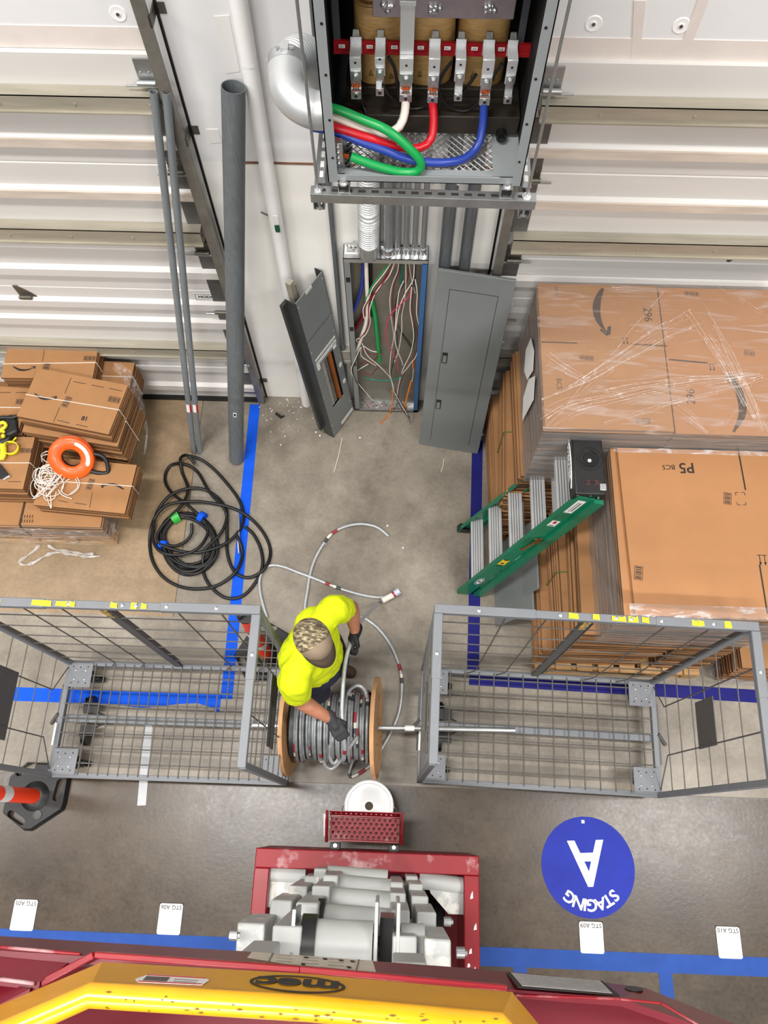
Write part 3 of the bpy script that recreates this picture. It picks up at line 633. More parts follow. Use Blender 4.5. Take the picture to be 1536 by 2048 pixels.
# ============================================================ HANGING TRANSFORMER
TX0, TX1, TY0, TY1, TZ0, TZ1 = -0.292, 0.424, -1.02, -0.34, 3.32, 4.42
T = thing('transformer', 'open gray transformer cabinet with copper terminals hung high on the wall', 'transformer', (0.066, -0.68, TZ0))
for nm, x0, x1 in (('left', TX0, TX0 + 0.003), ('right', TX1 - 0.003, TX1)):
    m = MB(); m.bx(x0, x1, TY0 + 0.03, TY1, TZ0, TZ1); m.build('side_panel', M['box_gray'], T)
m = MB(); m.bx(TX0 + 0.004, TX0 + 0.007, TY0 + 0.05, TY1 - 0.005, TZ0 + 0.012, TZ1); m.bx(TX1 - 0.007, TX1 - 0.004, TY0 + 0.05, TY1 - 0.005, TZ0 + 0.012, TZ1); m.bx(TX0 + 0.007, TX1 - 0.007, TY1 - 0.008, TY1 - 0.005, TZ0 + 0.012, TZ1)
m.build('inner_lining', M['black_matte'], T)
m = MB(); m.bx(TX0, TX1, TY0, TY1, TZ1, TZ1 + 0.004); m.build('top_panel', M['box_gray'], T)
m = MB(); m.bx(TX0, TX1, TY1 - 0.004, TY1, TZ0, TZ1); m.build('rear_panel', M['box_gray'], T)
for x0, x1, s in ((TX0, TX0 + 0.036, 1), (TX1 - 0.036, TX1, -1)):
    m = MB(); m.bx(x0, x1, TY0, TY0 + 0.004, TZ0 - 0.012, TZ1); m.bx(x0 if s > 0 else x1 - 0.004, x0 + 0.004 if s > 0 else x1, TY0, TY0 + 0.05, TZ0 - 0.012, TZ1)
    po = m.build('corner_post', M['box_gray'], T)
    m = MB()
    for z in (3.42, 3.58, 3.75, 3.92): m.cyl(((x0 + x1) / 2 + s * 0.006, TY0 - 0.0015, z), ((x0 + x1) / 2 + s * 0.006, TY0, z), 0.0048, n=10)
    m.build('post_hole', M['black'], po)
m = MB(); m.bx(TX0 + 0.036, TX1 - 0.036, TY0, TY0 + 0.004, TZ0 - 0.008, TZ0 + 0.022); m.bx(TX0 + 0.036, TX1 - 0.036, TY0, TY0 + 0.03, TZ0 - 0.008, TZ0 - 0.004); m.build('bottom_rail', M['box_gray'], T)
MX0, MX1 = -0.232, 0.318
m = MB(); m.bx(TX0 + 0.004, MX0, TY0 + 0.03, TY1, TZ0, TZ0 + 0.004); m.bx(MX1, TX1 - 0.004, TY0 + 0.03, TY1, TZ0, TZ0 + 0.004); m.bx(MX0, MX1, TY0 + 0.004, TY0 + 0.055, TZ0, TZ0 + 0.004); m.bx(MX0, MX1, TY1 - 0.04, TY1, TZ0, TZ0 + 0.004)
m.build('floor_plate', M['box_gray'], T)
# expanded metal: zigzag strands
m = MB(); nx, ny = 40, 40; dx = (MX1 - MX0) / nx; dy = (TY1 - TY0 - 0.1) / ny; w = 0.0042
for j in range(ny + 1):
    y = TY0 + 0.055 + j * dy
    for i in range(nx):
        x = MX0 + i * dx; s = 1 if (i + j) % 2 else -1; ya, yb = y - s * dy / 2, y + s * dy / 2
        m.poly([(x, ya - w / 2, TZ0 + 0.002), (x + dx, yb - w / 2, TZ0 + 0.002), (x + dx, yb + w / 2, TZ0 + 0.004), (x, ya + w / 2, TZ0 + 0.004)])
m.build('mesh_floor', M['galv'], T, fix=False)
# core and coils
m = MB(); m.bx(-0.24, 0.412, -0.80, -0.44, TZ0 + 0.018, TZ0 + 0.095); m.bx(-0.205, 0.36, -0.70, -0.48, TZ0 + 0.095, TZ0 + 0.13); cb = m.build('core_base', M['core'], T, bevel=0.004)
m = MB()
for x in (-0.18, 0.35):
    m = MB(); m.cyl((x, -0.80, TZ0 + 0.03), (x, -0.83, TZ0 + 0.03), 0.02, n=12); m.cyl((x, -0.83, TZ0 + 0.03), (x, -0.84, TZ0 + 0.03), 0.012, n=6); m.build('isolator_bolt', M['black_gloss'], cb)
m = MB(); m.bx(-0.21, 0.35, -0.72, -0.46, 3.86, 4.02); m.bx(-0.25, 0.40, -0.74, -0.70, 3.88, 4.04); m.build('core_yoke', M['core'], T)
def rrect(cx, cy, rx, ry, n=20, p=3.2):
    return [(cx + rx * math.copysign(abs(math.cos(t)) ** (2 / p), math.cos(t)), cy + ry * math.copysign(abs(math.sin(t)) ** (2 / p), math.sin(t))) for t in (2 * math.pi * i / n for i in range(n))]
for cx in (-0.112, 0.066, 0.258):
    m = MB(); rings = []
    for z, k in ((3.42, 0.9), (3.435, 0.98), (3.5, 1.0), (3.62, 1.0), (3.64, 0.985), (3.72, 0.98), (3.735, 0.9)):
        rings.append([m.v((x, y, z)) for x, y in rrect(cx, -0.575, 0.092 * k, 0.112 * k)])
    for A, B in zip(rings, rings[1:]):
        for i in range(20): m.face([A[i], A[(i + 1) % 20], B[(i + 1) % 20], B[i]])
    m.face(rings[0][::-1]); m.face(rings[-1])
    wd_ = m.build('coil_winding', M['tan_insul'], T, smooth=50)
    m = MB()
    for k, (rx, ry) in enumerate(((0.086, 0.104), (0.072, 0.09), (0.058, 0.075), (0.044, 0.06))):
        m.tube([(x, y, 3.74 + k * 0.010) for x, y in rrect(cx, -0.575, rx, ry)], 0.007, 6, closed=True)
    m.build('winding_turns', mk('winding_brown', (150, 108, 60), 0.5, 0, 0.25, 14), wd_)
    m = MB()
    for dx, dz in ((-0.045, 3.585), (-0.03, 3.50), (0.05, 3.6), (0.045, 3.49)):
        m.tube([(cx + dx - 0.006, -0.688, dz - 0.012), (cx + dx, -0.691, dz + 0.012), (cx + dx + 0.006, -0.688, dz - 0.012), (cx + dx - 0.006, -0.688, dz - 0.012)], 0.0016, 4)
    m.build('tie_loop', M['ink'], wd_)
# bus bar
m = MB(); m.bx(-0.128, 0.335, -0.768, -0.762, 3.765, 3.835); bb = m.build('bus_bar', mk('tinned_bus', (176, 168, 176), 0.3, 0.8, 0.12, 12), T, bevel=0.002)
m = MB()
for x in (-0.08, 0.075, 0.255):
    m = MB()
    for k in range(9):
        rr = random.Random(k * 7 + int(x * 100)); m.ball((x + rr.uniform(-0.018, 0.018), -0.772, 3.80 + rr.uniform(-0.014, 0.014)), rr.uniform(0.006, 0.012), n=8)
    m.build('weld_bead', M['galv_bright'], bb, smooth=80)
m = MB(); m.bx(-0.12, -0.02, -0.75, -0.746, 3.86, 3.93); m.bx(0.02, 0.11, -0.745, -0.741, 3.88, 3.95); m.bx(0.15, 0.30, -0.745, -0.741, 3.845, 3.92); m.build('rating_label', M['white'], T)
# red terminal board, tabs
m = MB(); m.bx(TX0 + 0.022, TX1 - 0.006, -0.71, -0.698, 3.60, 3.635); m.bx(TX0 + 0.022, TX1 - 0.006, -0.716, -0.71, 3.592, 3.604); rb = m.build('terminal_board', mk('glastic_red', (160, 20, 30), 0.4, 0, 0.1, 9), T)
for x, s in ((-0.2405, 'X1'), (-0.143, 'H3'), (-0.057, 'X0'), (0.035, 'X2'), (0.128, 'H1'), (0.222, 'X3'), (0.316, 'H2')):
    m = MB(); m.box((x, -0.7165, 3.622), (0.022, 0.001, 0.013)); lb = m.build('terminal_label', M['white'], rb)
    text(s, 0.012, frame((x, -0.7178, 3.622), (1, 0, 0), (0, 0, 1)), M['ink'], rb, depth=0.0002)
for x in (TX0 + 0.035, TX1 - 0.045):
    m = MB(); m.bx(x - 0.012, x + 0.012, -0.70, -0.696, 3.61, 3.95); m.cyl((x, -0.705, 3.9), (x, -0.70, 3.9), 0.007, n=6); m.build('board_bracket', mk('bracket_gray', (70, 74, 78), 0.45), T)
LUG = {}
for i, (x, wd2, lo, kind) in enumerate(((-0.19, 0.040, 3.585, 'big'), (-0.105, 0.036, 3.60, 'small'), (-0.013, 0.048, 3.578, 'tall'), (0.0835, 0.040, 3.575, 'big'), (0.174, 0.036, 3.585, 'small'), (0.270, 0.041, 3.57, 'big'), (0.352, 0.036, 3.578, 'small'))):
    m = MB(); m.bx(x - wd2 / 2, x + wd2 / 2, -0.722, -0.718, 3.60, 3.66); m.bx(x - wd2 / 2, x + wd2 / 2, -0.79, -0.718, 3.635, 3.639)
    m.bx(x - wd2 / 2, x + wd2 / 2, -0.794, -0.79, lo - 0.03, 3.639)
    if kind == 'tall': m.bx(x - wd2 / 2, x + wd2 / 2, -0.775, -0.771, 3.64, 3.82); m.bx(x - wd2 / 2 - 0.003, x + wd2 / 2 + 0.003, -0.785, -0.771, 3.815, 3.83)
    else:
        tb0 = m; m = MB(); m.prism([(x - wd2 * .36, -0.722, 3.639), (x + wd2 * .36, -0.722, 3.639), (x + 0.010, -0.70, 3.672), (x - 0.010, -0.70, 3.672)], (0, 0.004, 0)); m.build('crimp', mk('crimp_gray', (110, 110, 108), 0.45, 0.4, 0.3, 60), T); m = tb0
    tb = m.build('terminal_tab', M['alu'], T, bevel=0.001)
    z1 = lo - 0.012; lw_ = wd2 * (0.92 if kind != 'small' else 0.8)
    m = MB(); m.bx(x - lw_ / 2, x + lw_ / 2, -0.802, -0.794, z1 - 0.055, z1 + 0.02); m.bx(x - lw_ / 2, x + lw_ / 2, -0.822, -0.794, z1 - 0.075, z1 - 0.045)
    m.cyl((x, -0.794, z1), (x, -0.812, z1), 0.011, n=6); m.cyl((x, -0.802, z1), (x, -0.806, z1), 0.014, n=14); m.build('lug', M['galv_bright'], tb, bevel=0.001)
    m = MB(); m.cyl((x, -0.8225, z1 - 0.06), (x, -0.825, z1 - 0.06), 0.0105, n=14); m.build('lug_screw_rim', M['zinc_bolt'], tb)
    m = MB(); m.cyl((x, -0.825, z1 - 0.06), (x, -0.8262, z1 - 0.06), 0.0065, n=10); m.cyl((x, -0.795, lo + 0.035), (x, -0.7945, lo + 0.035), 0.0045, n=10); m.build('lug_socket', M['ink'], tb)
    if kind != 'small':
        m = MB()
        for k in range(7): m.ball((x + (k - 3) * 0.0042, -0.806, z1 - 0.033 - 0.004 * (k % 2)), 0.0048, n=6)
        m.build('bare_strands', M['copper'], tb)
    LUG[i] = V((x, -0.810, z1 - 0.075))
def q2(x, y): return 540 + x / 2.477, y / 2.477
def lead(pts, r, mat, name, label, cat, group=None, start=None, n=12):
    P = [W(*q2(a, b), y) for a, b, y in pts]
    if start is not None: P = [start + V((0, 0, 0.02)), start] + P
    m = MB(); m.tube(smooth_path(P, 0.02), r, n); return tag(m.build(name, mat, smooth=60), label, cat, group)
gp = 'power cables in the transformer'
lead([(668, 555, -0.83), (640, 628, -0.86), (560, 666, -0.90), (460, 640, -0.915), (330, 583, -0.90), (200, 560, -0.9)], 0.0155, M['white_wire'], 'power_cable', 'thick white cable from a transformer terminal into the left elbow', 'cable', gp, LUG[2])
lead([(812, 590, -0.84), (798, 690, -0.88), (735, 735, -0.915), (620, 722, -0.935), (480, 680, -0.945), (330, 633, -0.93), (210, 605, -0.92)], 0.0155, M['red_wire'], 'power_cable', 'thick red cable from a transformer terminal into the left elbow', 'cable', gp, LUG[3])
lead([(1056, 600, -0.83), (1035, 710, -0.87), (970, 782, -0.915), (860, 806, -0.955), (700, 792, -0.965), (560, 742, -0.96), (440, 698, -0.95), (330, 655, -0.93), (210, 630, -0.92)], 0.0155, M['blue_wire'], 'power_cable', 'thick blue cable from a transformer terminal into the left elbow', 'cable', gp, LUG[5])
lead([(200, 525, -0.90), (325, 540, -0.90), (450, 590, -0.92), (580, 645, -0.955), (690, 735, -0.975), (748, 805, -0.985), (728, 850, -0.99), (650, 853, -0.985), (540, 826, -0.98), (400, 776, -0.97)], 0.0165, M['green'], 'ground_cable', 'thick green cable looping forward over the transformer mesh floor', 'cable', gp)
m = MB(); p = W(*q2(390, 775), -0.97); m.cyl(p, p + V((-0.02, 0, 0.004)), 0.009, n=8); o = m.build('cable_end', M['copper']); o['label'] = 'bare copper end of the green cable at the ground bar'; o['category'] = 'cable end'
m = MB(); m.bx(p.x - 0.055, p.x - 0.02, -0.985, -0.955, p.z - 0.03, p.z + 0.07)
for k in range(4): m.cyl((p.x - 0.038, -0.985, p.z - 0.02 + k * 0.024), (p.x - 0.038, -0.992, p.z - 0.02 + k * 0.024), 0.009, n=8)
m.build('ground_bar', M['galv_bright'], T, bevel=0.002)
BL = ['black lead', 'black lead', 'black lead', 'black lead']
for i, (pts, lab) in enumerate((([(585, 282, -0.80), (615, 330, -0.79), (630, 420, -0.78), (640, 505, -0.77), (700, 538, -0.77), (760, 530, -0.77), (795, 495, -0.775)], 'thin black lead arcing from the second terminal to the red cable terminal'),
                              ([(560, 420, -0.81), (590, 470, -0.79), (640, 510, -0.775)], 'short black lead running down from the second transformer terminal'),
                              ([(900, 308, -0.80), (860, 360, -0.79), (835, 430, -0.79), (860, 500, -0.785), (920, 545, -0.775), (985, 545, -0.775), (1040, 500, -0.79)], 'black lead hooked from the fifth terminal round to the blue cable terminal'),
                              ([(1150, 315, -0.80), (1110, 370, -0.79), (1085, 415, -0.79)], 'short black lead from the rightmost transformer terminal'),
                              ([(1022, 368, -0.79), (980, 425, -0.785), (935, 480, -0.775), (905, 490, -0.765)], 'black lead slanting over the right coil between two terminals'),
                              ([(445, 455, -0.80), (460, 520, -0.775), (480, 570, -0.80)], 'black lead hanging below the leftmost transformer terminal'))):
    lead(pts, 0.0062, M['black_wire'], 'jumper_lead', lab, 'wire', 'black jumper leads in the transformer', n=8)

# ---- strut trapeze under it, hung on rods
def strut(p0, p1, up, name, label, slots='top', mat='galv', w=0.041):
    p0, p1, up = V(p0), V(p1), V(up); d = (p1 - p0).normalized(); r = d.cross(up).normalized(); t = 0.0028
    o = thing(name, label, 'strut', tuple((p0 + p1) / 2), 'strut channels under the transformer')
    m = MB(); c = V((0, 0, 0))
    m.bar(p0 + up * (w / 2), p1 + up * (w / 2), w, t, up)
    for s in (-1, 1):
        m.bar(p0 + r * s * w / 2, p1 + r * s * w / 2, t, w, up); m.bar(p0 + r * s * w * 0.36 - up * (w / 2), p1 + r * s * w * 0.36 - up * (w / 2), w * 0.28, t, up)
    m.build('channel', M[mat], o)
    m = MB(); L = (p1 - p0).length; k = 0.03
    while k < L - 0.04:
        a = p0 + d * k + up * (w / 2 + t / 2 + 0.0006); b = a + d * 0.028; m.bar(a, b, 0.013, 0.0008, up); k += 0.05
    m.build('slots', M['ink'], o); return o
SZ = TZ0 - 0.012 - 0.041 - 0.0225
strut((-0.362, -1.018, SZ), (0.487, -1.03, SZ), (0, 0, 1), 'strut_channel', 'slotted steel strut across the front, below the transformer', )
strut((-0.335, -1.03, SZ - 0.045), (-0.335, -0.01, SZ - 0.045), (0, 0, 1), 'strut_channel', 'steel strut end under the left end of the front strut, running to the wall')
strut((0.452, -1.05, SZ - 0.045), (0.452, -0.01, SZ - 0.045), (0, 0, 1), 'strut_channel', 'steel strut end under the right end of the front strut, running to the wall')
strut((-0.235, -1.03, SZ + 0.043), (-0.235, -0.2, SZ + 0.043), (0, 0, -1), 'strut_channel', 'short bolted strut carrying the left side of the transformer')
strut((0.372, -1.04, SZ + 0.043), (0.372, -0.2, SZ + 0.043), (0, 0, -1), 'strut_channel', 'short bolted strut carrying the right side of the transformer')
for x, s, wd2 in ((-0.325, 'left', 0.03), (0.452, 'right', 0.03)):
    o = thing('slotted_angle', 'slotted steel bar running back to the wall along the %s side of the transformer' % s, 'bracket', (x, -0.6, SZ + 0.02), 'slotted bars beside the transformer')
    m = MB(); m.bx(x - 0.018, x + 0.018, -0.99, -0.02, SZ + 0.024, SZ + 0.027); m.bx(x + (0.015 if s == 'left' else -0.018), x + (0.018 if s == 'left' else -0.015), -0.99, -0.02, SZ + 0.024, SZ + 0.06); m.build('angle', M['galv'], o)
    m = MB()
    for k in range(18): m.bx(x - 0.007, x + 0.007, -0.96 + k * 0.05, -0.93 + k * 0.05, SZ + 0.0271, SZ + 0.0278)
    m.build('slots', M['white'], o)
for x, y, s in ((-0.335, -1.018, 'left'), (0.452, -1.03, 'right')):
    o = thing('threaded_rod', 'thin threaded rod hanging down in front of the %s side of the transformer' % s, 'rod', (x, y, SZ - 0.08), 'threaded hanger rods')
    m = MB(); m.cyl((x, y, SZ - 0.06), (x, y, 4.9), 0.0055, n=8); m.build('rod', M['galv'], o)
    m = MB(); m.cyl((x, y, SZ + 0.024), (x, y, SZ + 0.036), 0.013, n=6); m.cyl((x, y, SZ + 0.0225), (x, y, SZ + 0.0245), 0.018, n=14); m.cyl((x, y, SZ - 0.07), (x, y, SZ - 0.06), 0.013, n=6); m.build('nut', M['zinc_bolt'], o)
for x in (-0.235, 0.372):
    m = MB(); m.cyl((x, -1.028, SZ + 0.0635), (x, -1.028, SZ + 0.07), 0.016, n=14); m.cyl((x, -1.028, SZ + 0.07), (x, -1.028, SZ + 0.082), 0.011, n=6)
    tag(m.build('hex_bolt', M['zinc_bolt']), 'shiny bolt on top of the front strut, %s side' % ('left' if x < 0 else 'right'), 'bolt', 'strut bolts')
for x in (0.10, 0.192):
    m = MB(); m.cyl((x, -1.0, TZ0 - 0.03), (x, -1.0, TZ0 - 0.008), 0.006, n=8); m.bx(x - 0.03, x + 0.03, -1.006, -0.994, TZ0 - 0.022, TZ0 - 0.012)
    tag(m.build('beam_clip', M['galv_bright']), 'small zinc clip under the bottom rail of the transformer, %s one' % ('left' if x < 0.15 else 'right'), 'clip', 'zinc clips under the transformer')

# ---- flexible conduit with its elbow
fx = thing('flexible_conduit', 'ribbed silver flexible conduit with a wide elbow, transformer to panel top', 'conduit', (-0.215, -0.07, ZT))
R0 = 0.062
def ribbed(pts, r, name, pitch=0.017):
    P = smooth_path(pts, 0.0028); L = [0]
    for a, b in zip(P, P[1:]): L.append(L[-1] + (b - a).length)
    m = MB(); m.tube(P, lambda l: r * (1 + 0.075 * math.sin(2 * math.pi * l / pitch)), 22, caps=False); return m.build(name, M['flex'], fx, smooth=80)
ribbed([(-0.213, -0.07, ZT + 0.09), (-0.206, -0.075, 2.2), (-0.203, -0.095, 2.72), (-0.235, -0.155, 2.96), (-0.31, -0.29, 3.10), (-0.357, -0.42, 3.26), (-0.364, -0.50, 3.38), (-0.378, -0.57, 3.47), (-0.405, -0.66, 3.55), (-0.432, -0.76, 3.585)], R0 * 0.96, 'flexible_tube')
m = MB(); m.lathe([(R0 * 1.1, 0.001), (R0 * 1.1, 0.02), (R0 * 1.06, 0.024), (R0 * 1.06, 0.085), (R0 * 1.0, 0.09)], (-0.213, -0.07, ZT), 28); m.build('bottom_collar', M['galv_bright'], fx)
for s in (-1, 1):
    m = MB(); m.bx(-0.213 + s * R0 * 1.1, -0.213 + s * R0 * 1.75, -0.085, -0.055, ZT + 0.05, ZT + 0.075); m.cyl((-0.213 + s * R0 * 1.45, -0.1, ZT + 0.062), (-0.213 + s * R0 * 1.45, -0.04, ZT + 0.062), 0.007, n=8); m.build('collar_ear', M['galv_bright'], fx, bevel=0.003)
arc = [V((-0.432, -0.78, 3.583))]
for k in range(9):
    t = k / 8 * math.pi / 2; arc.append(V((-0.432 + 0.105 * (1 - math.cos(t)), -0.82 - 0.105 * math.sin(t), 3.578 - 0.042 * k / 8)))
arc.append(V((TX0 - 0.004, -0.925, 3.535)))
m = MB(); m.tube(smooth_path(arc, 0.02), lambda l: R0 * (1.12 if l < 0.03 else 1.02), 24, caps=False); m.build('elbow', M['flex'], fx, smooth=60)
m = MB(); m.tube([(-0.434, -0.745, 3.588), (-0.432, -0.79, 3.582)], R0 * 1.13, 24, caps=False); m.bx(-0.445, -0.419, -0.79, -0.75, 3.645, 3.665); m.cyl((-0.465, -0.77, 3.655), (-0.40, -0.77, 3.655), 0.005, n=8); m.build('elbow_clamp', M['galv_bright'], fx)
# ============================================================ FLOOR MARKINGS
def flat(name, pts, mat, label, cat, t=0.0012, group=None):
    m = MB(); m.prism([V((p[0], p[1], 0.0004)) for p in pts], (0, 0, t)); o = m.build(name, mat)
    return tag(o, label, cat, group)
def seg(u0, v0, u1, v1, w):
    a, b = F(u0, v0), F(u1, v1); d = (b - a).normalized(); n = V((-d.y, d.x, 0)) * w / 2; return [a - n, b - n, b + n, a + n]
s = seg(510, 809, 453, 1398, 0.083)
flat('floor_tape', s, M['tape_blue'], 'bright blue floor tape running out from the wall under the black cable coil', 'floor tape')
a, b = F(0, 1386), F(446, 1396); q = [V((-2.85, a.y - 0.05, 0)), V((-2.0, a.y - 0.052, 0)), V((-1.9, a.y - 0.058, 0)), V((-1.75, a.y - 0.07, 0)), V((-1.65, a.y - 0.06, 0)), V((-1.5, a.y - 0.035, 0)), V((-1.36, a.y - 0.025, 0)), V((-1.26, a.y - 0.05, 0)), V((-1.20, a.y - 0.085, 0)), V((-1.197, a.y + 0.04, 0)), V((-2.85, a.y + 0.045, 0))]
flat('floor_tape', q, M['tape_blue'], 'bright blue floor tape with a torn edge, crossing under the left cart', 'floor tape')
flat('floor_tape', seg(955, 880, 946, 1345, 0.085), M['tape_navy'], 'navy floor tape running out from the wall beneath the ladder foot', 'floor tape')
s = seg(941, 1357, 1600, 1398, 0.09); s[0].x -= 0.01; s[3].x -= 0.01
flat('floor_tape', s, M['tape_navy'], 'navy floor tape crossing beneath the right cart', 'floor tape')
y0 = F(0, 1857).y; y1 = F(1536, 1915).y
flat('floor_tape', [V((-3.4, y0 - 0.105, 0)), V((3.2, y1 - 0.105, 0)), V((3.2, y1, 0)), V((-3.4, y0, 0))], M['tape_mid'], 'long wide blue aisle tape passing under the red lift', 'floor tape')
for u, v, w in ((1040, 1925, 'shorter, beside the red lift'), (1330, 1940, 'to the right of the lift')):
    p = F(u, v); flat('floor_tape', [V((p.x - 0.042, -4.9, 0)), V((p.x + 0.042, -4.9, 0)), V((p.x + 0.042, y1 - 0.106, 0)), V((p.x - 0.042, y1 - 0.106, 0))], M['tape_mid'], 'blue tape branching off the wide aisle tape, ' + w, 'floor tape')
flat('floor_tape', seg(297, 1446, 283, 1611, 0.058), M['tape_gray'], 'pale gray tape strip on the floor sticking out from under the left cart', 'floor tape')
# round floor sign
c = F(1176, 1733); m = MB(); m.cyl((c.x, c.y, 0.0004), (c.x, c.y, 0.0016), 0.301, n=64)
sg = tag(m.build('floor_sign', M['sign_blue']), 'round blue floor sign with the letter A and STAGING in white', 'floor sign')
up = V((0.06, -1, 0)).normalized(); rt = V((-1, -0.06, 0)).normalized(); c = V((c.x, c.y, 0.0018))
text('A', 0.375, frame(c - up * 0.035, rt, up), M['white'], sg, bold=0.009, depth=0.0003, sx=0.86)
for i, ch in enumerate('STAGING'):
    g = math.radians((-41, -28, -14.5, 0, 11, 22, 38)[i] + 1); d = rt * math.sin(g) + up * math.cos(g); r2 = rt * math.cos(g) - up * math.sin(g)
    text(ch, 0.098, frame(c + d * 0.222, r2, d), M['white'], sg, bold=0.0022, depth=0.0003)
m = MB(); p = c - up * 0.27; m.box((p.x, p.y, 0.0018), (0.02, 0.02, 0.0003)); m.build('mark', M['white'], sg)
for (u, v), s, wh in (((48, 1830), 'STG A05', 'leftmost floor placard'), ((340, 1838), 'STG A06', 'floor placard left of the red lift'), ((1183, 1875), 'STG A09', 'floor placard right below the round sign'), ((1458, 1885), 'STG A10', 'rightmost floor placard')):
    p = F(u, v); w, h = 0.074, 0.088; m = MB(); pts = []
    for sx, sy, a0 in ((1, 1, 0), (-1, 1, 90), (-1, -1, 180), (1, -1, 270)):
        for k in range(4):
            g = math.radians(a0 + k * 30); pts.append((p.x + sx * (w - 0.012) + 0.012 * math.cos(g), p.y + sy * (h - 0.012) + 0.012 * math.sin(g), 0.0004))
    m.prism(pts, (0, 0, 0.0025)); o = tag(m.build('floor_placard', M['white']), 'white %s printed %s' % (wh, s), 'placard', 'white floor placards')
    m = MB(); m.bx(p.x - w - 0.004, p.x + w + 0.004, p.y - h - 0.004, p.y + h + 0.004, 0.0002, 0.0008); m.build('dark_edge', M['ink'], o)
    text(s, 0.036, frame((p.x, p.y + h - 0.02, 0.0031), (-1, 0, 0), (0, -1, 0)), M['ink'], o, depth=0.0002, bold=0.0003)
# scraps
m = MB(); rng = random.Random(11)
for k in range(60):
    u, v = rng.gauss(580, 30), rng.gauss(815, 22)
    if v < 797: v = 797 + rng.random() * 20
    p = F(u, v); r = rng.uniform(0.002, 0.007); m.ball((p.x, p.y, r * 0.8), r, n=6)
for u, v in ((602, 815), (632, 865), (640, 872), (720, 876), (645, 850), (806, 1096), (775, 1052), (650, 1088)):
    p = F(u, v); m.ball((p.x, p.y, 0.006), 0.009, n=6)
o = m.build('white_debris', M['white']); tag(o, 'white crumbs scattered on the floor by the wall and panel', 'debris'); o['kind'] = 'stuff'
for a, b in (((684, 876), (668, 944)), ((888, 918), (882, 944))):
    p, q = F(*a, 0.004), F(*b, 0.004); m = MB(); m.tube([p, (p + q) / 2 + V((0.006, 0, 0)), q], 0.003, 6)
    tag(m.build('wire_offcut', M['white_wire']), 'thin pale wire offcut on the floor %s' % ('below the dead front plate' if a[0] < 700 else 'below the gray panel door'), 'wire')
p = F(559, 832); m = MB(); m.bar((p.x - 0.03, p.y + 0.02, 0.008), (p.x + 0.02, p.y - 0.02, 0.01), 0.02, 0.012); m.bar((p.x + 0.01, p.y - 0.02, 0.006), (p.x + 0.04, p.y + 0.0, 0.006), 0.012, 0.01)
tag(m.build('black_scrap', M['black']), 'small black scrap on the floor by the dead front plate', 'scrap')
p = F(1203, 1700)

# ============================================================ BLACK CABLE COILS
def c5(x, y): return x / 2.743, 660 + y / 2.743
def floor_cable(pts, r, fn=c5, zf=None):
    P = []
    for i, q in enumerate(pts):
        z = r + 0.002 + (q[2] if len(q) > 2 else 0); P.append(F(*fn(q[0], q[1]), z))
    return smooth_path(P, 0.025)
L1 = [(1068, 735, .06), (1030, 688, .1), (990, 705, .05), (1000, 780), (1032, 870, .02), (1005, 950, .04), (950, 1010, .05), (880, 1090, .05), (862, 1150, .05), (910, 1190, .05), (1060, 1222, .04), (1200, 1190, .03), (1290, 1130, .02), (1335, 1040), (1310, 930), (1200, 790), (1110, 715, .02), (1040, 690, .06)]
m = MB(); m.tube(floor_cable(L1, 0.0125), 0.0125, 10); o = thing('cable_loop', 'black cable looping from the foot of the slim conduits across the floor', 'cable', F(*c5(1100, 950)))
m.build('cable', M['black_rubber'], o, smooth=60)
L2 = [(1345, 1080), (1390, 1120), (1430, 1200), (1440, 1290), (1405, 1380), (1330, 1460), (1235, 1468), (1150, 1400), (1113, 1310), (1128, 1205, .03), (1215, 1110, .03), (1245, 1010, .02), (1205, 930), (1120, 875, .03), (1030, 870, .04), (930, 910, .05), (862, 1000, .04), (838, 1100, .04), (850, 1180, .05), (900, 1225, .06), (1000, 1232, .05), (1090, 1195, .05), (1140, 1115, .03), (1120, 1050, .03), (1040, 970, .04), (940, 890, .03), (905, 815), (935, 745), (1010, 735, .02), (1085, 780), (1150, 890, .03), (1235, 990, .03), (1245, 1100), (1248, 1230), (1290, 1330), (1370, 1358), (1450, 1310, .02), (1484, 1220), (1450, 1120), (1370, 1030), (1270, 975, .04), (1130, 945, .05), (1010, 942, .06), (910, 965, .06), (845, 1040, .04), (822, 1150), (835, 1260), (890, 1350), (980, 1405), (1090, 1420, .01), (1200, 1398), (1295, 1325, .02), (1330, 1230), (1310, 1150, .02), (1296, 1120, .02)]
o = thing('cable_coil', 'long loose black cable heaped in wide loops over the blue tape', 'cable', F(*c5(1150, 1150)))
m = MB(); m.tube(floor_cable(L2, 0.0125), 0.0125, 10); m.build('cable', M['black_rubber'], o, smooth=60)
p, q = F(*c5(1310, 1150), 0.03), F(*c5(1308, 1020), 0.03); m = MB(); m.tube([p, q], 0.010, 8); m.tube([F(*c5(1290, 1120), .035), F(*c5(1305, 1140), .035), F(*c5(1310, 1225), .02)], 0.007, 8); m.build('pulling_eye', M['galv_bright'], o)
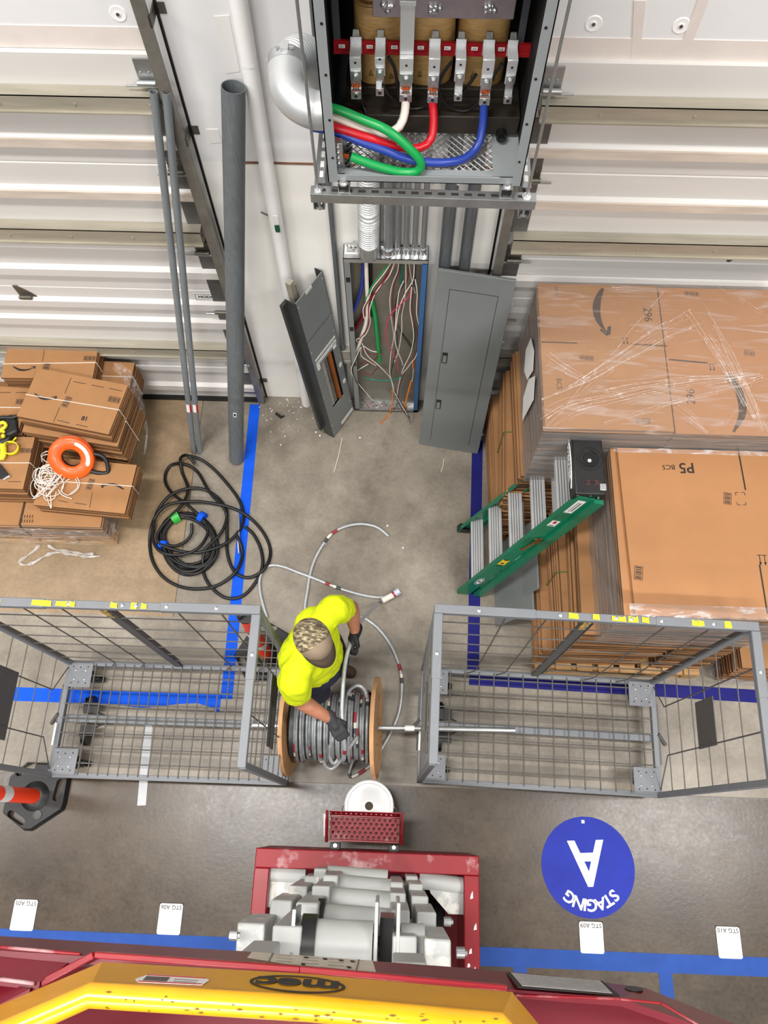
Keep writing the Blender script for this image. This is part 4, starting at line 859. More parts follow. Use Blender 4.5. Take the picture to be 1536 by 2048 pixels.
# tight taped bundle
o = thing('cable_bundle', 'tight taped bundle of black cable lying inside the loose loops', 'cable', F(*c5(1030, 1160)))
ctr = (1035, 1155); rng = random.Random(5); P = []
for k in range(9 * 24):
    g = k / 24 * 2 * math.pi; turn = k // 24; rr = 132 + 5.0 * (turn % 5) + 4 * math.sin(g * 0.37 + turn); z = 0.0135 + (turn // 5) * 0.024
    u = ctr[0] + (rr + 14 * max(0, math.sin(g))) * math.cos(g) + 18 * math.sin(g) * (turn % 3); v = ctr[1] + (rr * 0.98 + 16 * (turn % 4) * max(0, math.sin(g))) * math.sin(g)
    P.append(F(*c5(u, v), z))
m = MB(); m.tube(smooth_path(P, 0.02), 0.0125, 8); m.build('cable', M['black_rubber'], o, smooth=60)
m = MB(); P = floor_cable([(1050, 1060, .05), (1052, 1110, .03), (1020, 1160, .02), (960, 1185, .03), (915, 1178, .05)], 0.0125); m.tube(P, 0.0125, 8); m.build('cable_tail', M['black_rubber'], o, smooth=60)
for nm, a, mt, l in (('green_tape', -2.1, M['green_tape'], 0.16), ('blue_tape', -1.05, M['tape_blue'], 0.10), ('blue_tape', 2.95, M['tape_blue'], 0.10)):
    rr = 146; g0, g1 = a - l, a + l; m = MB()
    m.tube([F(*c5(ctr[0] + rr * math.cos(g), ctr[1] + rr * math.sin(g)), 0.028) for g in (g0, a, g1)], 0.046, 12); m.build(nm, mt, o)

# ============================================================ GRAY ARMOURED CABLE ON THE FLOOR
def c3(x, y): return 460 + x / 3.53, 1020 + y / 3.53
def bands(seed):
    rng = random.Random(seed); seq = []; L = 0
    while L < 40: 
        for mi, l in ((0, rng.uniform(.35, .9)), (1, .045), (0, .02), (2, .03), (3, .04)): seq.append((L, mi)); L += l
    def f(l):
        r = 0
        for a, mi in seq:
            if a > l: break
            r = mi
        return r
    return f
MC = [M['mc'], M['band_red'], M['white_wire'], M['mc_dark']]
def mc_cable(pts, r, name, label, seed, grp=None):
    P = [F(*c3(q[0], q[1]), q[2] if len(q) > 2 else r + 0.002) for q in pts]
    m = MB(); m.tube(smooth_path(P, 0.012), r, 9, mats=bands(seed)); return tag(m.build(name, MC, smooth=60), label, 'cable', grp)
mc_cable([(1120, 185), (1050, 128), (980, 105), (900, 100), (800, 122), (710, 175), (640, 270), (590, 370), (562, 470), (545, 580), (530, 680), (535, 800)], 0.0115, 'armoured_cable', 'gray armoured cable arching over the bare floor above the worker', 1)
mc_cable([(262, 760), (240, 690), (215, 590), (210, 490), (240, 415), (300, 390), (380, 402), (480, 440), (600, 485), (750, 545), (900, 592), (1030, 616), (1100, 612, .03), (1140, 598, .04)], 0.0115, 'armoured_cable', 'gray armoured cable running from behind the orange post to the taped cable ends', 2)
mc_cable([(905, 745, .05), (960, 770), (1040, 830), (1120, 930), (1175, 1040), (1208, 1160), (1213, 1290), (1195, 1420), (1150, 1540), (1080, 1670), (990, 1800), (880, 1878), (843, 1870), (862, 1790, .03), (905, 1700, .1), (945, 1600, .25), (958, 1520, .4)], 0.0115, 'armoured_cable', 'gray armoured cable curving round the right end of the wooden reel', 3)
m = MB(); a, b, cc = F(*c3(1075, 640), .05), F(*c3(1150, 600), .05), F(*c3(1195, 568), .06)
m.tube([a, b], 0.022, 10); o = thing('taped_cable_ends', 'taped end of the cables with red bands and a clear cap', 'cable end', (b.x, b.y, 0)); m.build('tape_band', M['white_wire'], o)
m = MB(); m.tube([b, b + (cc - b) * 0.3], 0.024, 10); m.build('red_band', M['band_red'], o)
m = MB(); m.tube([b + (cc - b) * 0.3, cc], 0.025, 10); m.build('clear_cap', mk('clear_plastic', (180, 186, 214), 0.1, coat=0.6), o)
# cable held up by the worker, down to the reel
P = [F(*c3(1065, 648), .055), F(*c3(1000, 705), .35), F(*c3(935, 770), .62), F(*c3(880, 860), .85), F(*c3(850, 945), .985), F(*c3(824, 1030), 1.0), F(*c3(806, 1150), .99), F(*c3(795, 1300), .965), F(*c3(790, 1420), .95), F(*c3(797, 1560), .925), F(*c3(812, 1680), .84), F(*c3(800, 1760), .72)]
m = MB(); m.tube(smooth_path(P, 0.012), 0.0125, 10, mats=lambda l: 3 if 0.02 < l < 0.09 else (1 if 1.52 < l < 1.56 or 1.72 < l < 1.76 else 0)); tag(m.build('held_cable', MC, smooth=60), 'gray armoured cable held in both gloved hands, pulled off the reel', 'cable')
# ============================================================ WIRE CARTS
def make_cart(name, label, cx, cy, rot, L, D, gx, gy, stick, plates, mid_x):
    t = thing(name, label, 'cart', (0, 0, 0), 'tall wire carts'); H = 1.80; zb = 0.205
    hx, hy = L / 2, D / 2; tb = 0.034
    m = MB()
    for s in (-1, 1): m.bar((-hx, s * (hy - tb / 2), zb - 0.02), (hx, s * (hy - tb / 2), zb - 0.02), tb, 0.045); m.bar((s * (hx - tb / 2), -hy, zb - 0.02), (s * (hx - tb / 2), hy, zb - 0.02), tb, 0.045)
    m.bar((-hx, 0, zb - 0.05), (hx, 0, zb - 0.05), 0.05, 0.03); m.build('base_frame', M['cart'], t, bevel=0.003)
    m = MB(); x = -hx + gx
    while x < hx - 0.02: m.tube([(x, -hy + 0.02, zb + 0.006), (x, hy - 0.02, zb + 0.006)], 0.0044, 6); x += gx
    y = -hy + gy
    while y < hy - 0.02: m.tube([(-hx + 0.02, y, zb - 0.001), (hx - 0.02, y, zb - 0.002)], 0.0046, 6); y += gy
    m.build('deck_grid', M['wire_grid'], t)
    for sx in (-1, 1):
        for sy in (-1, 1):
            x0, y0 = sx * (hx - 0.10), sy * (hy - 0.10)
            m = MB(); m.box((x0, y0, zb + 0.0125), (0.165, 0.165, 0.005)); cp = m.build('corner_plate', M['cart'], t, bevel=0.002)
            m = MB()
            for a, b in ((-.035, -.03), (.035, -.03), (-.035, .03), (.035, .03)): m.ball((x0 + a, y0 + b, zb + 0.016), 0.007, (1, 1, 0.6), 8)
            m.build('plate_rivets', M['zinc_bolt'], cp)
            m = MB()
            for a, b in ((-.05, -.055), (.05, -.055), (-.05, .055), (.05, .055), (0, .05), (0, -.05)): m.cyl((x0 + a, y0 + b, zb + 0.0151), (x0 + a, y0 + b, zb + 0.0156), 0.005, n=8)
            m.build('plate_holes', M['ink'], cp)
            wx = sx * (hx - 0.12) + 0.02; m = MB(); m.bx(wx - 0.045, wx + 0.045, y0 - 0.04, y0 + 0.04, zb - 0.052, zb - 0.042)
            for s in (-1, 1): m.bx(wx - 0.012, wx + 0.035, y0 + s * 0.024 - 0.002, y0 + s * 0.024 + 0.002, 0.05, zb - 0.05)
            ca = m.build('caster', M['steel_dark'], t); m = MB(); m.cyl((wx + 0.02, y0 - 0.018, 0.0635), (wx + 0.02, y0 + 0.018, 0.0635), 0.062, n=20); m.build('wheel', M['black_rubber'], ca, bevel=0.004)
    for sy in (-1, 1):
        m = MB(); y0 = sy * 0.075; m.bx(mid_x - 0.05, mid_x + 0.05, y0 - 0.035, y0 + 0.035, zb - 0.075, zb - 0.065)
        for s in (-1, 1): m.bx(mid_x - 0.03 + s * 0.022 - 0.002, mid_x - 0.03 + s * 0.022 + 0.002, y0 - 0.02, y0 + 0.05 * sy + 0.02, 0.05, zb - 0.07)
        ca = m.build('caster', M['black'], t); m = MB(); m.cyl((mid_x - 0.048, y0 + 0.03 * sy, 0.0635), (mid_x - 0.012, y0 + 0.03 * sy, 0.0635), 0.062, n=20); m.build('wheel', M['black_rubber'], ca, bevel=0.004)
        m = MB(); m.tube([(mid_x, y0, zb - 0.085), (mid_x + 0.1, y0 * 0.3, zb - 0.088), (mid_x + 0.2, y0 * 0.2, zb - 0.09)], 0.006, 6); m.build('brake_rod', M['black'], t)
    # posts and top rails: open on the near long side
    for sx in (-1, 1):
        for sy in (-1, 1):
            m = MB(); m.bar((sx * (hx - 0.017), sy * (hy - 0.017), 0.16), (sx * (hx - 0.017), sy * (hy - 0.017), H - 0.02), 0.034, 0.034, (1, 0, 0)); po = m.build('post', M['cart'], t, bevel=0.004)
            if sy > 0:
                m = MB(); m.bar((sx * (hx - 0.036), sy * (hy - 0.01), 0.3), (sx * (hx - 0.036), sy * (hy - 0.01), H - 0.1), 0.006, 0.02, (0, 1, 0)); m.build('hook_strip', M['cart_dark'], po)
    m = MB(); m.bar((-hx, hy - 0.017, H - 0.018), (hx, hy - 0.017, H - 0.018), 0.04, 0.036)
    for sx in (-1, 1): m.bar((sx * (hx - 0.5), hy - 0.017, H - 0.017), (sx * hx, hy - 0.017, H - 0.017), 0.046, 0.042); m.bar((sx * (hx - 0.020), hy - 0.002, H - 0.0185), (sx * (hx - 0.020), -hy + 0.005, H - 0.0185), 0.042, 0.034); m.bar((sx * (hx - 0.020), hy - 0.0405, H - 0.0175), (sx * (hx - 0.020), hy - 0.36, H - 0.0175), 0.046, 0.041)
    m.build('top_rail', M['cart'], t, bevel=0.004)
    for x, y in [(q, hy - 0.017) for q in (-hx + 0.22, -hx + 0.62, 0.1, 0.32, hx - 0.62, hx - 0.22)] + [(q * (hx - 0.02), hy - 0.24) for q in (-1, 1)]:
        m = MB(); m.ball((x, y, H + 0.004), 0.011, (1, 1, 0.5), 10); m.build('rivet', M['zinc_bolt'], t)
    rng = random.Random(int(L * 1000))
    for x, w in stick:
        m = MB(); pts = [(x - w / 2, hy - 0.036 + rng.uniform(0, .008), H + 0.005), (x + w / 2, hy - 0.037 + rng.uniform(0, .006), H + 0.005), (x + w / 2 - 0.003, hy + 0.0 - rng.uniform(0, .008), H + 0.005), (x + w / 4, hy - rng.uniform(0, .012), H + 0.005), (x - w / 2 + 0.002, hy - rng.uniform(0, .008), H + 0.005)]
        m.prism(pts, (0, 0, 0.001)); m.build('yellow_sticker', M['tape_yellow'], t)
    # back panel
    m = MB()
    for z in (0.42, 0.62, 0.84, 1.06, 1.30, 1.55): m.tube([(-hx + 0.03, hy - 0.02, z), (hx - 0.03, hy - 0.02, z)], 0.0036, 6)
    for x in (-hx + 0.36, -hx + 0.56, 0.36, 0.58): m.tube([(x - 0.06, hy - 0.03, 0.19), (x, hy - 0.026, 0.30), (x, hy - 0.026, H - 0.03)], 0.0042, 6)
    m.build('back_grid', M['wire_grid'], t)
    m = MB(); m.bar((-0.02, hy - 0.014, 0.2), (-0.02, hy - 0.014, H - 0.03), 0.045, 0.02, (0, 1, 0)); m.bar((0.01, hy - 0.012, 0.3), (0.01, hy - 0.012, H - 0.1), 0.006, 0.03, (0, 1, 0)); bp = m.build('middle_post', M['cart_dark'], t)
    m = MB(); m.bx(-0.04, -0.004, hy - 0.028, hy - 0.0245, H - 0.22, H - 0.08); m.build('scraped_sticker', mk('scraped_yellow', (214, 170, 60), 0.6, 0, 0, 40, col2=(110, 104, 98), thr=(0.45, 0.55)), bp)
    for sx in (-1, 1):
        x = sx * (hx - 0.014); m = MB()
        for y in ((-0.13, 0.17) if sx > 0 else (-0.15, 0.15)): 
            s = 1 if y > 0 else -1; m.tube([(x, s * (hy - 0.05), 0.22), (x, y, 0.40), (x, y, H - 0.03)], 0.0042, 6)
        m.build('end_rods', M['cart_dark'], t)
        m = MB()
        for z in (0.42, 0.64, 0.86, 1.06, 1.27, 1.5): m.tube([(x + sx * 0.006, -hy + 0.03, z), (x + sx * 0.006, hy - 0.03, z)], 0.0036, 6)
        m.build('end_grid', M['wire_grid'], t)
        a, b, c, d = plates; m = MB(); m.bx(min(x, x + sx * 0.004) - 0.002, max(x, x + sx * 0.004) - 0.002, a, b, c, d); m.build('end_plate', M['cart_dark'], t)
        m = MB(); m.bar((sx * hx, 0.02, 0.21), (sx * (hx + 0.055), -0.04, 0.16), 0.02, 0.02); m.bx(min(sx * hx, sx * (hx + .012)), max(sx * hx, sx * (hx + .012)), -0.17, 0.22, 0.15, 0.2); m.build('tow_latch', M['cart_dark'], t)
    m = MB(); m.bx(-hx - 0.001, -hx + 0.012, -hy + 0.2, -hy + 0.34, 0.229, 0.2305); m.build('label_strip', M['white'], t)
    t.location = (cx, cy, 0); t.rotation_euler = (0, 0, math.radians(rot)); return t
make_cart('wire_cart', 'gray wire cart with a finely spaced deck on the left, beside the orange post', -1.4475, -2.632, 0.0, 1.575, 0.765, 0.066, 0.095, ((-0.66, 0.03), (-0.52, 0.03), (-0.30, 0.10), (-0.20, 0.06), (-0.15, 0.035), (0.06, 0.036), (0.16, 0.032), (0.21, 0.03)), (-0.22, 0.17, 0.90, 1.16), -0.60)
make_cart('wire_cart', 'gray wire cart with square deck mesh on the right, in front of the carton stacks', 0.981, -2.612, -1.5, 1.585, 0.755, 0.099, 0.099, ((-0.11, 0.05), (0.0, 0.035), (0.11, 0.07), (0.18, 0.05), (0.24, 0.036), (0.48, 0.03), (0.51, 0.03), (0.64, 0.035)), (-0.14, 0.12, 0.93, 1.19), -0.62)

# ============================================================ WOODEN REEL, WINDINGS, AXLE
AX = V((0, -2.652, 0.40)); RX0, RX1, RR = -0.645, -0.092, 0.318
t = thing('cable_reel', 'wooden cable reel with two round plywood flanges on a pipe axle', 'cable reel', (-0.37, AX.y, 0.08))
for x, n in ((RX0, 0), (RX1, 1)):
    LM = Matrix.Translation((x, AX.y, AX.z)) @ Matrix.Rotation(math.radians(-4.5), 4, 'Y') @ Matrix.Translation((-x, -AX.y, -AX.z))
    m = MB(LM); m.lathe([(0.03, -0.013), (RR, -0.013), (RR, 0.013), (0.03, 0.013), (0.03, -0.013)], (x, AX.y, AX.z), 56, 'x'); fl_ = m.build('flange', M['ply'], t, smooth=30)
    m = MB(LM)
    for k in range(9):
        g = k * 0.7 + n; r = 0.09 + 0.17 * ((k * 37 % 10) / 10); m.cyl((x + (0.0135 if n else -0.0135), AX.y + r * math.cos(g), AX.z + r * math.sin(g)), (x + (0.0145 if n else -0.0145), AX.y + r * math.cos(g), AX.z + r * math.sin(g)), 0.006, n=8)
    m.build('bolt_holes', M['ink'], fl_)
m = MB(); m.lathe([(0.12, RX0 + 0.013), (0.12, RX1 - 0.013)], (0, AX.y, AX.z), 32, 'x'); m.build('drum', M['ply'], t)
P = []; nt_ = 25; rc = 0.0104; a0, a1 = RX0 + 0.045, RX1 - 0.045
for k in range(nt_ * 40 + 1):
    g = k / 40 * 2 * math.pi; f = k / (nt_ * 40); x = a0 + (a1 - a0) * f + 0.004 * math.sin(g * 0.5); r = 0.212 + 0.014 * math.sin(g * 0.13) + 0.005 * math.sin(g + f * 9); P.append(V((x, AX.y + r * math.cos(g), AX.z + r * math.sin(g))))
m = MB(); m.tube(P, rc, 7, mats=bands(8)); tag(m.build('wound_cable', [mk('wound_cable_zinc', (150, 154, 156), 0.42, 0.4, 0.35, 16)] + MC[1:], smooth=60), 'gray banded armoured cable wound on the wooden reel', 'cable')
m = MB(); m.lathe([(0.2, RX0 + 0.015), (0.2, RX1 - 0.015)], (0, AX.y, AX.z), 32, 'x'); m.build('inner_windings', M['mc_dark'], t)
for i, (pts, lab) in enumerate((([(690, 1660, .56), (668, 1730, .48), (670, 1800, .42), (720, 1828, .40), (780, 1770, .45), (835, 1690, .55), (900, 1600, .62)], 'slack loop of gray cable hanging off the front of the reel'), ([(835, 1300, .60), (850, 1265, .64), (900, 1238, .68), (945, 1262, .66), (968, 1320, .6)], 'slack loop of gray cable standing up at the back of the reel'), ([(715, 1640, .58), (700, 1720, .5), (735, 1790, .44), (800, 1700, .5), (860, 1610, .6)], 'second slack cable loop hanging inside the first on the reel'))):
    P = [F(*c3(a, b), z) for a, b, z in pts]; m = MB(); m.tube(smooth_path(P, 0.012), 0.0115, 8, mats=bands(20 + i)); tag(m.build('slack_loop', MC, smooth=60), lab, 'cable')
t = thing('axle_pipe', 'long silver pipe through the reel, resting in both wire carts', 'pipe', (-0.04, AX.y, 0.39))
m = MB(); m.pipe((-0.89, AX.y - 0.012, AX.z), (0.795, AX.y + 0.012, AX.z), 0.0165, 0.0135, 20); m.build('pipe_body', M['galv_bright'], t)
m = MB(); m.cyl((0.09, AX.y + 0.002, AX.z), (0.15, AX.y + 0.003, AX.z), 0.0175, n=20); m.build('paper_label', M['white'], t)
m = MB(); rng = random.Random(2); P = [V((-0.69 + rng.uniform(-.02, .02), AX.y + rng.uniform(-.03, .03), AX.z + rng.uniform(-0.03, .035))) for k in range(26)]
m.tube(smooth_path(P, 0.02), 0.0022, 5); tag(m.build('tie_wire', M['copper']), 'twist of bare tie wire on the pipe beside the left reel flange', 'wire')
# ============================================================ CARTON STACKS
def XP(u, v, x):
    r = ray(u, v); return CAM + r * ((x - CAM.x) / r.x)
def slabs(m, x0, x1, y0, y1, z0, z1, n, jit, rng, flip=False):
    h = (z1 - z0) / n
    for k in range(n):
        a, b, c, d = (rng.uniform(-jit, jit) for _ in range(4)); n0 = len(m.bm.faces)
        m.bx(x0 + a, x1 + b, y0 + c, y1 + d, z0 + k * h, z0 + (k + 1) * h - (0.0008 if k < n - 1 else 0))
        m.bm.faces.ensure_lookup_table()
        for i, mi in enumerate((0, 0, 1, 1, 1, 1)): m.bm.faces[n0 + i].material_index = mi
def bundle(label, c, L, D, H, rz, n, seed, group, mats=None, strap='white', jit=0.006, name='carton_bundle'):
    """strapped bundle of flattened cartons; c is the centre of its underside"""
    t = thing(name, label, 'carton bundle', c, group); rng = random.Random(seed); m = MB(frz(c, rz))
    slabs(m, -L / 2, L / 2, -D / 2, D / 2, 0, H, n, jit, rng); m.build('cartons', mats or [M['card'], M['card_edge']], t, smooth=0)
    if strap:
        s = 0.0045; m = MB(frz(c, rz)); y = rng.uniform(-0.03, 0.03) * D
        for p, q in (((-L / 2 - jit, y - 0.01, H + .002), (L / 2 + jit, y + 0.01, H + .002)), ((L / 2 + jit + .002, y + 0.01, H + .002), (L / 2 + jit + .002, y + .012, 0.003)), ((-L / 2 - jit - .002, y - 0.01, H + .002), (-L / 2 - jit - .002, y, 0.003))): m.bar(p, q, s * (1.3 if strap != 'white' else 1), s * 0.8, (0, 1, 0) if p[0] == q[0] else (0, 0, 1))
        m.build('strap', M['white_wire'] if strap == 'white' else mk('strap_green', (70, 110, 44), 0.4), t)
    return t
def on_top(pts, z, t=0.0006):                   # print traced on a known horizontal face
    return [F(u, v, z) for u, v in pts]
def prints(m, z, polys=(), lines=()):
    for p in polys: m.prism(on_top(p, z), (0, 0, 0.0005))
    for a, b, w in lines:
        p, q = F(*a, z), F(*b, z); d = (q - p).normalized(); n = V((-d.y, d.x, 0)) * w / 2; m.prism([p - n, q - n, q + n, p + n], (0, 0, 0.0005))
def barcode(m, c, w, h, rz, z, n=7):
    Mx = frz((c.x, c.y, z), rz); o = m.M; m.M = Mx; e = 0.0022
    for a, b, c2, d in ((-w / 2, w / 2, -h / 2, -h / 2 + e), (-w / 2, w / 2, h / 2 - e, h / 2), (-w / 2, -w / 2 + e, -h / 2, h / 2), (w / 2 - e, w / 2, -h / 2, h / 2)): m.bx(a, b, c2, d, 0, 0.0004)
    for k in range(n):
        x = -w / 2 + w * (k + 1) / (n + 1.0); m.bx(x - w * 0.03, x + w * (0.025 if k % 3 else 0.05), -h / 2 + 0.006, h / 2 - 0.006, 0, 0.0004)
    m.M = o
def arrow_pair(m, p, rz, z, s=0.02):
    o = m.M; m.M = frz((p.x, p.y, z), rz)
    for x in (-s * 0.5, s * 0.5): m.bx(x - s * .08, x + s * .08, -s, s * 0.7, 0, 0.0004); m.prism([(x - s * .3, s * 0.5, 0), (x + s * .3, s * 0.5, 0), (x, s * 1.2, 0)], (0, 0, 0.0004))
    m.bx(-s, s, -s * 1.1, -s * 0.95, 0, 0.0004); m.M = o
def taper(m, pts, z, w0, w1):                    # curved stroke, thickest in the middle
    P = smooth_path([F(u, v, z) for u, v in pts], 0.01); N = len(P); A = []; B = []
    for i, p in enumerate(P):
        d = (P[min(i + 1, N - 1)] - P[max(i - 1, 0)]).normalized(); n = V((-d.y, d.x, 0)); f = i / (N - 1); w = (w0 + (w1 - w0) * math.sin(math.pi * min(1, f * 1.1)) ** 0.8) / 2
        A.append(m.v(p + n * w + V((0, 0, .0005)))); B.append(m.v(p - n * w + V((0, 0, .0005))))
    for i in range(N - 1): m.face([A[i], A[i + 1], B[i + 1], B[i]])
def pallet(label, x0, x1, y0, y1, deck=7):
    t = thing('pallet', label, 'pallet', ((x0 + x1) / 2, (y0 + y1) / 2, 0))
    w = (x1 - x0) / (deck * 1.35)
    for k in range(deck):
        x = x0 + (x1 - x0 - w) * k / (deck - 1); m = MB(); m.bx(x, x + w, y0, y1, 0.122, 0.14); m.build('deck_board', M['wood'], t)
    for y in (y0, (y0 + y1) / 2 - 0.02, y1 - 0.04):
        m = MB(); m.bx(x0, x1, y, y + 0.04, 0.098, 0.122); m.build('stringer', M['wood'], t)
        for x in (x0, x0 + (x1 - x0) * 0.36, x0 + (x1 - x0) * 0.64, x1 - 0.1): m = MB(); m.bx(x, x + 0.1, y, y + 0.09 if y < y1 - 0.06 else y + 0.04, 0.018, 0.098); m.build('block', M['wood'], t)
        m = MB(); m.bx(x0, x1, y, y + 0.04, 0.0005, 0.018); m.build('bottom_board', M['wood'], t)
    return t
def film_box(m, x0, x1, y0, y1, z0, z1, n=10, amp=0.006, seed=1, top=True):
    rng = random.Random(seed); per = []
    for k in range(n): per.append((x0 + (x1 - x0) * k / n, y0))
    for k in range(n): per.append((x1, y0 + (y1 - y0) * k / n))
    for k in range(n): per.append((x1 - (x1 - x0) * k / n, y1))
    for k in range(n): per.append((x0, y1 - (y1 - y0) * k / n))
    rows = []
    for j in range(6):
        z = z0 + (z1 - z0) * j / 5; rows.append([m.v((x + rng.uniform(-amp, amp), y + rng.uniform(-amp, amp), z)) for x, y in per])
    for a, b in zip(rows, rows[1:]):
        for k in range(len(per)): m.face([a[k], a[(k + 1) % len(per)], b[(k + 1) % len(per)], b[k]])
M['film_crease'] = film('stretch_film_crease', 0.18, 0.7, (3, 3, 1), 8, 0.1, (240, 226, 218))
EE = [M['card'], M['card_edge_dk']]
# ---- back stack
pallet('wooden pallet under the wrapped carton stack nearest the wall', 0.72, 2.2, -1.19, -0.22, 9)
gr = 'bundles under the wrapped back stack'
bundle('lowest carton bundle of the back stack, next to the gray panel door', (1.065, -0.70, 0.14), 0.75, 0.94, 0.36, 1.0, 22, 31, gr, EE, None, 0.012)
bundle('middle carton bundle of the back stack, behind the ladder', (1.095, -0.71, 0.501), 0.74, 0.95, 0.34, -1.5, 20, 32, gr, EE, 'brown', 0.012)
bundle('carton bundle of the back stack directly under the film wrapped load', (1.125, -0.70, 0.842), 0.72, 0.93, 0.26, 0.5, 16, 33, gr, EE, None, 0.012)
bundle('tall carton bundle at the right of the back stack', (1.84, -0.70, 0.14), 0.74, 0.94, 0.962, 0, 40, 34, gr, EE, None, 0.006)
WZ = 1.75
t = thing('wrapped_load', 'film wrapped stack of big flat cartons by the wall, with two large curved arrows', 'carton stack', (1.52, -0.7, 1.103))
x0, x1, y0, y1, sm = 0.797, 2.26, -1.185, -0.205, F(1330, 700, WZ).x
rng = random.Random(4); m = MB(); slabs(m, x0, sm - 0.003, y0, y1, 1.104, WZ, 30, 0.004, rng); m.build('carton_stack', [M['card'], M['card_gray']], t, smooth=0)
m = MB(); slabs(m, sm + 0.003, x1, y0 - 0.01, y1 - 0.005, 1.104, WZ, 30, 0.004, rng); m.build('carton_stack', [M['card_light'], M['card_gray']], t, smooth=0)
m = MB(); z = WZ + 0.0006
taper(m, [(1206, 576), (1196, 598), (1193, 620), (1198, 642), (1212, 664)], z, 0.012, 0.045)
prints(m, z, polys=[((1199, 660), (1203, 657), (1212, 667), (1216, 653), (1222, 652), (1221, 668), (1214, 672))])
taper(m, [(1456, 752), (1472, 770), (1483, 800), (1484, 830), (1467, 864)], z, 0.014, 0.045)
prints(m, z, polys=[((1453, 764), (1454, 750), (1462, 747), (1473, 757), (1470, 760), (1460, 754), (1458, 765))])
prints(m, z, lines=[((1083, 684), (1154, 686), .007), ((1262, 688), (1334, 692), .007), ((1338, 719), (1415, 726), .009)])
barcode(m, F(1173, 716, z), 0.078, 0.032, -2, z); barcode(m, F(1286, 842, z), 0.082, 0.034, -2, z); barcode(m, F(1383, 588, z), 0.08, 0.032, -2, z); barcode(m, F(1499, 706, z), 0.06, 0.034, -8, z, 5)
barcode(m, F(1113, 582, z), 0.012, 0.06, 0, z, 1); arrow_pair(m, F(1251, 682, z), 180, z); arrow_pair(m, F(1424, 735, z), 180, z)
m.build('carton_print', M['ink'], t)
text('296', 0.068, frame(F(1295, 629, z), (0.0, -1, 0), (1, 0, 0)), M['ink'], t, 'carton_number', bold=0.0)
text('296', 0.068, frame(F(1382, 793, z), (0.05, 1, 0), (-1, 0.05, 0)), M['ink'], t, 'carton_number')
text('BC5', 0.042, frame(F(1118, 768, z), (0.0, -1, 0), (1, 0, 0)), M['ink_brown'], t, 'carton_number')
m = MB(); film_box(m, x0 - 0.012, x1 + 0.01, y0 - 0.022, y1 + 0.01, 1.10, WZ + 0.004, 12, 0.005, 3); m.build('film_sides', M['film_side'], t, smooth=80)
m = MB(); nx, ny = 24, 18; rng = random.Random(9)
G = [[m.v((x0 - 0.012 + (x1 - x0 + 0.022) * i / nx, y0 - 0.022 + (y1 - y0 + 0.032) * j / ny, WZ + 0.005 + rng.uniform(0, 0.006))) for i in range(nx + 1)] for j in range(ny + 1)]
for j in range(ny):
    for i in range(nx): m.face([G[j][i], G[j][i + 1], G[j + 1][i + 1], G[j + 1][i]])
m.build('film_top', M['film_top'], t, smooth=80)
m = MB(); z = WZ + 0.014; rng = random.Random(6)
def ribbon(pts, w0, w1, k=0.006):
    """a gathered band of film: many thin creases side by side"""
    P = smooth_path([F(u, v, z) for u, v in pts], 0.04); N = len(P); n_ = max(1, int(max(w0, w1) / 0.009))
    for s in range(n_):
        o = (s + rng.uniform(0.1, 0.9)) / n_ - 0.5; hw = rng.choice((0.0007, 0.001, 0.0016, 0.0026)); i0 = rng.randint(0, N // 3); i1 = N - rng.randint(0, N // 4); A = []; B = []; ph = rng.uniform(0, 6)
        for i in range(i0, i1):
            p = P[i]; d = (P[min(i + 1, N - 1)] - P[max(i - 1, 0)]).normalized(); n = V((-d.y, d.x, 0)); w = (w0 + (w1 - w0) * i / (N - 1)); c = p + n * (o * w + 0.003 * math.sin(i * 0.7 + ph)) + V((0, 0, rng.uniform(0, k)))
            A.append(m.v(c + n * hw)); B.append(m.v(c - n * hw + V((0, 0, rng.uniform(-.002, .002)))))
        for i in range(len(A) - 1): m.face([A[i], A[i + 1], B[i + 1], B[i]])
ribbon([(1083, 800), (1155, 768), (1230, 725), (1330, 665), (1400, 630)], 0.006, 0.16)
ribbon([(1085, 845), (1140, 815), (1240, 790), (1340, 770), (1450, 758), (1545, 745)], 0.15, 0.03)
ribbon([(1110, 835), (1160, 775), (1230, 700), (1290, 625), (1338, 575)], 0.008, 0.008)
ribbon([(1090, 858), (1150, 800), (1230, 735)], 0.012, 0.03)
ribbon([(1385, 615), (1430, 680), (1480, 770), (1530, 870)], 0.16, 0.05)
ribbon([(1200, 850), (1330, 810), (1440, 780), (1545, 748)], 0.02, 0.05)
ribbon([(1440, 860), (1490, 790), (1545, 690)], 0.006, 0.012)
ribbon([(1090, 715), (1130, 740), (1180, 770)], 0.10, 0.03); ribbon([(1345, 812), (1380, 835), (1415, 866)], 0.09, 0.02)
ribbon([(1180, 575), (1260, 580), (1350, 590)], 0.06, 0.03); ribbon([(1430, 570), (1480, 600), (1545, 640)], 0.03, 0.02)
m.build('film_ribbons', M['film_crease'], t, smooth=80, fix=False)
m = MB()
pts = [XP(u, v, 0.775) for u, v in ((1062, 676), (1068, 700), (1066, 742), (1055, 760), (1049, 742), (1052, 700))]
m.prism(pts, (-0.002, 0, 0)); m.prism([XP(u, v, 0.772) for u, v in ((1058, 758), (1070, 752), (1067, 800), (1045, 842), (1047, 795))], (-0.002, 0, 0)); m.build('paper_label', M['white'], t)
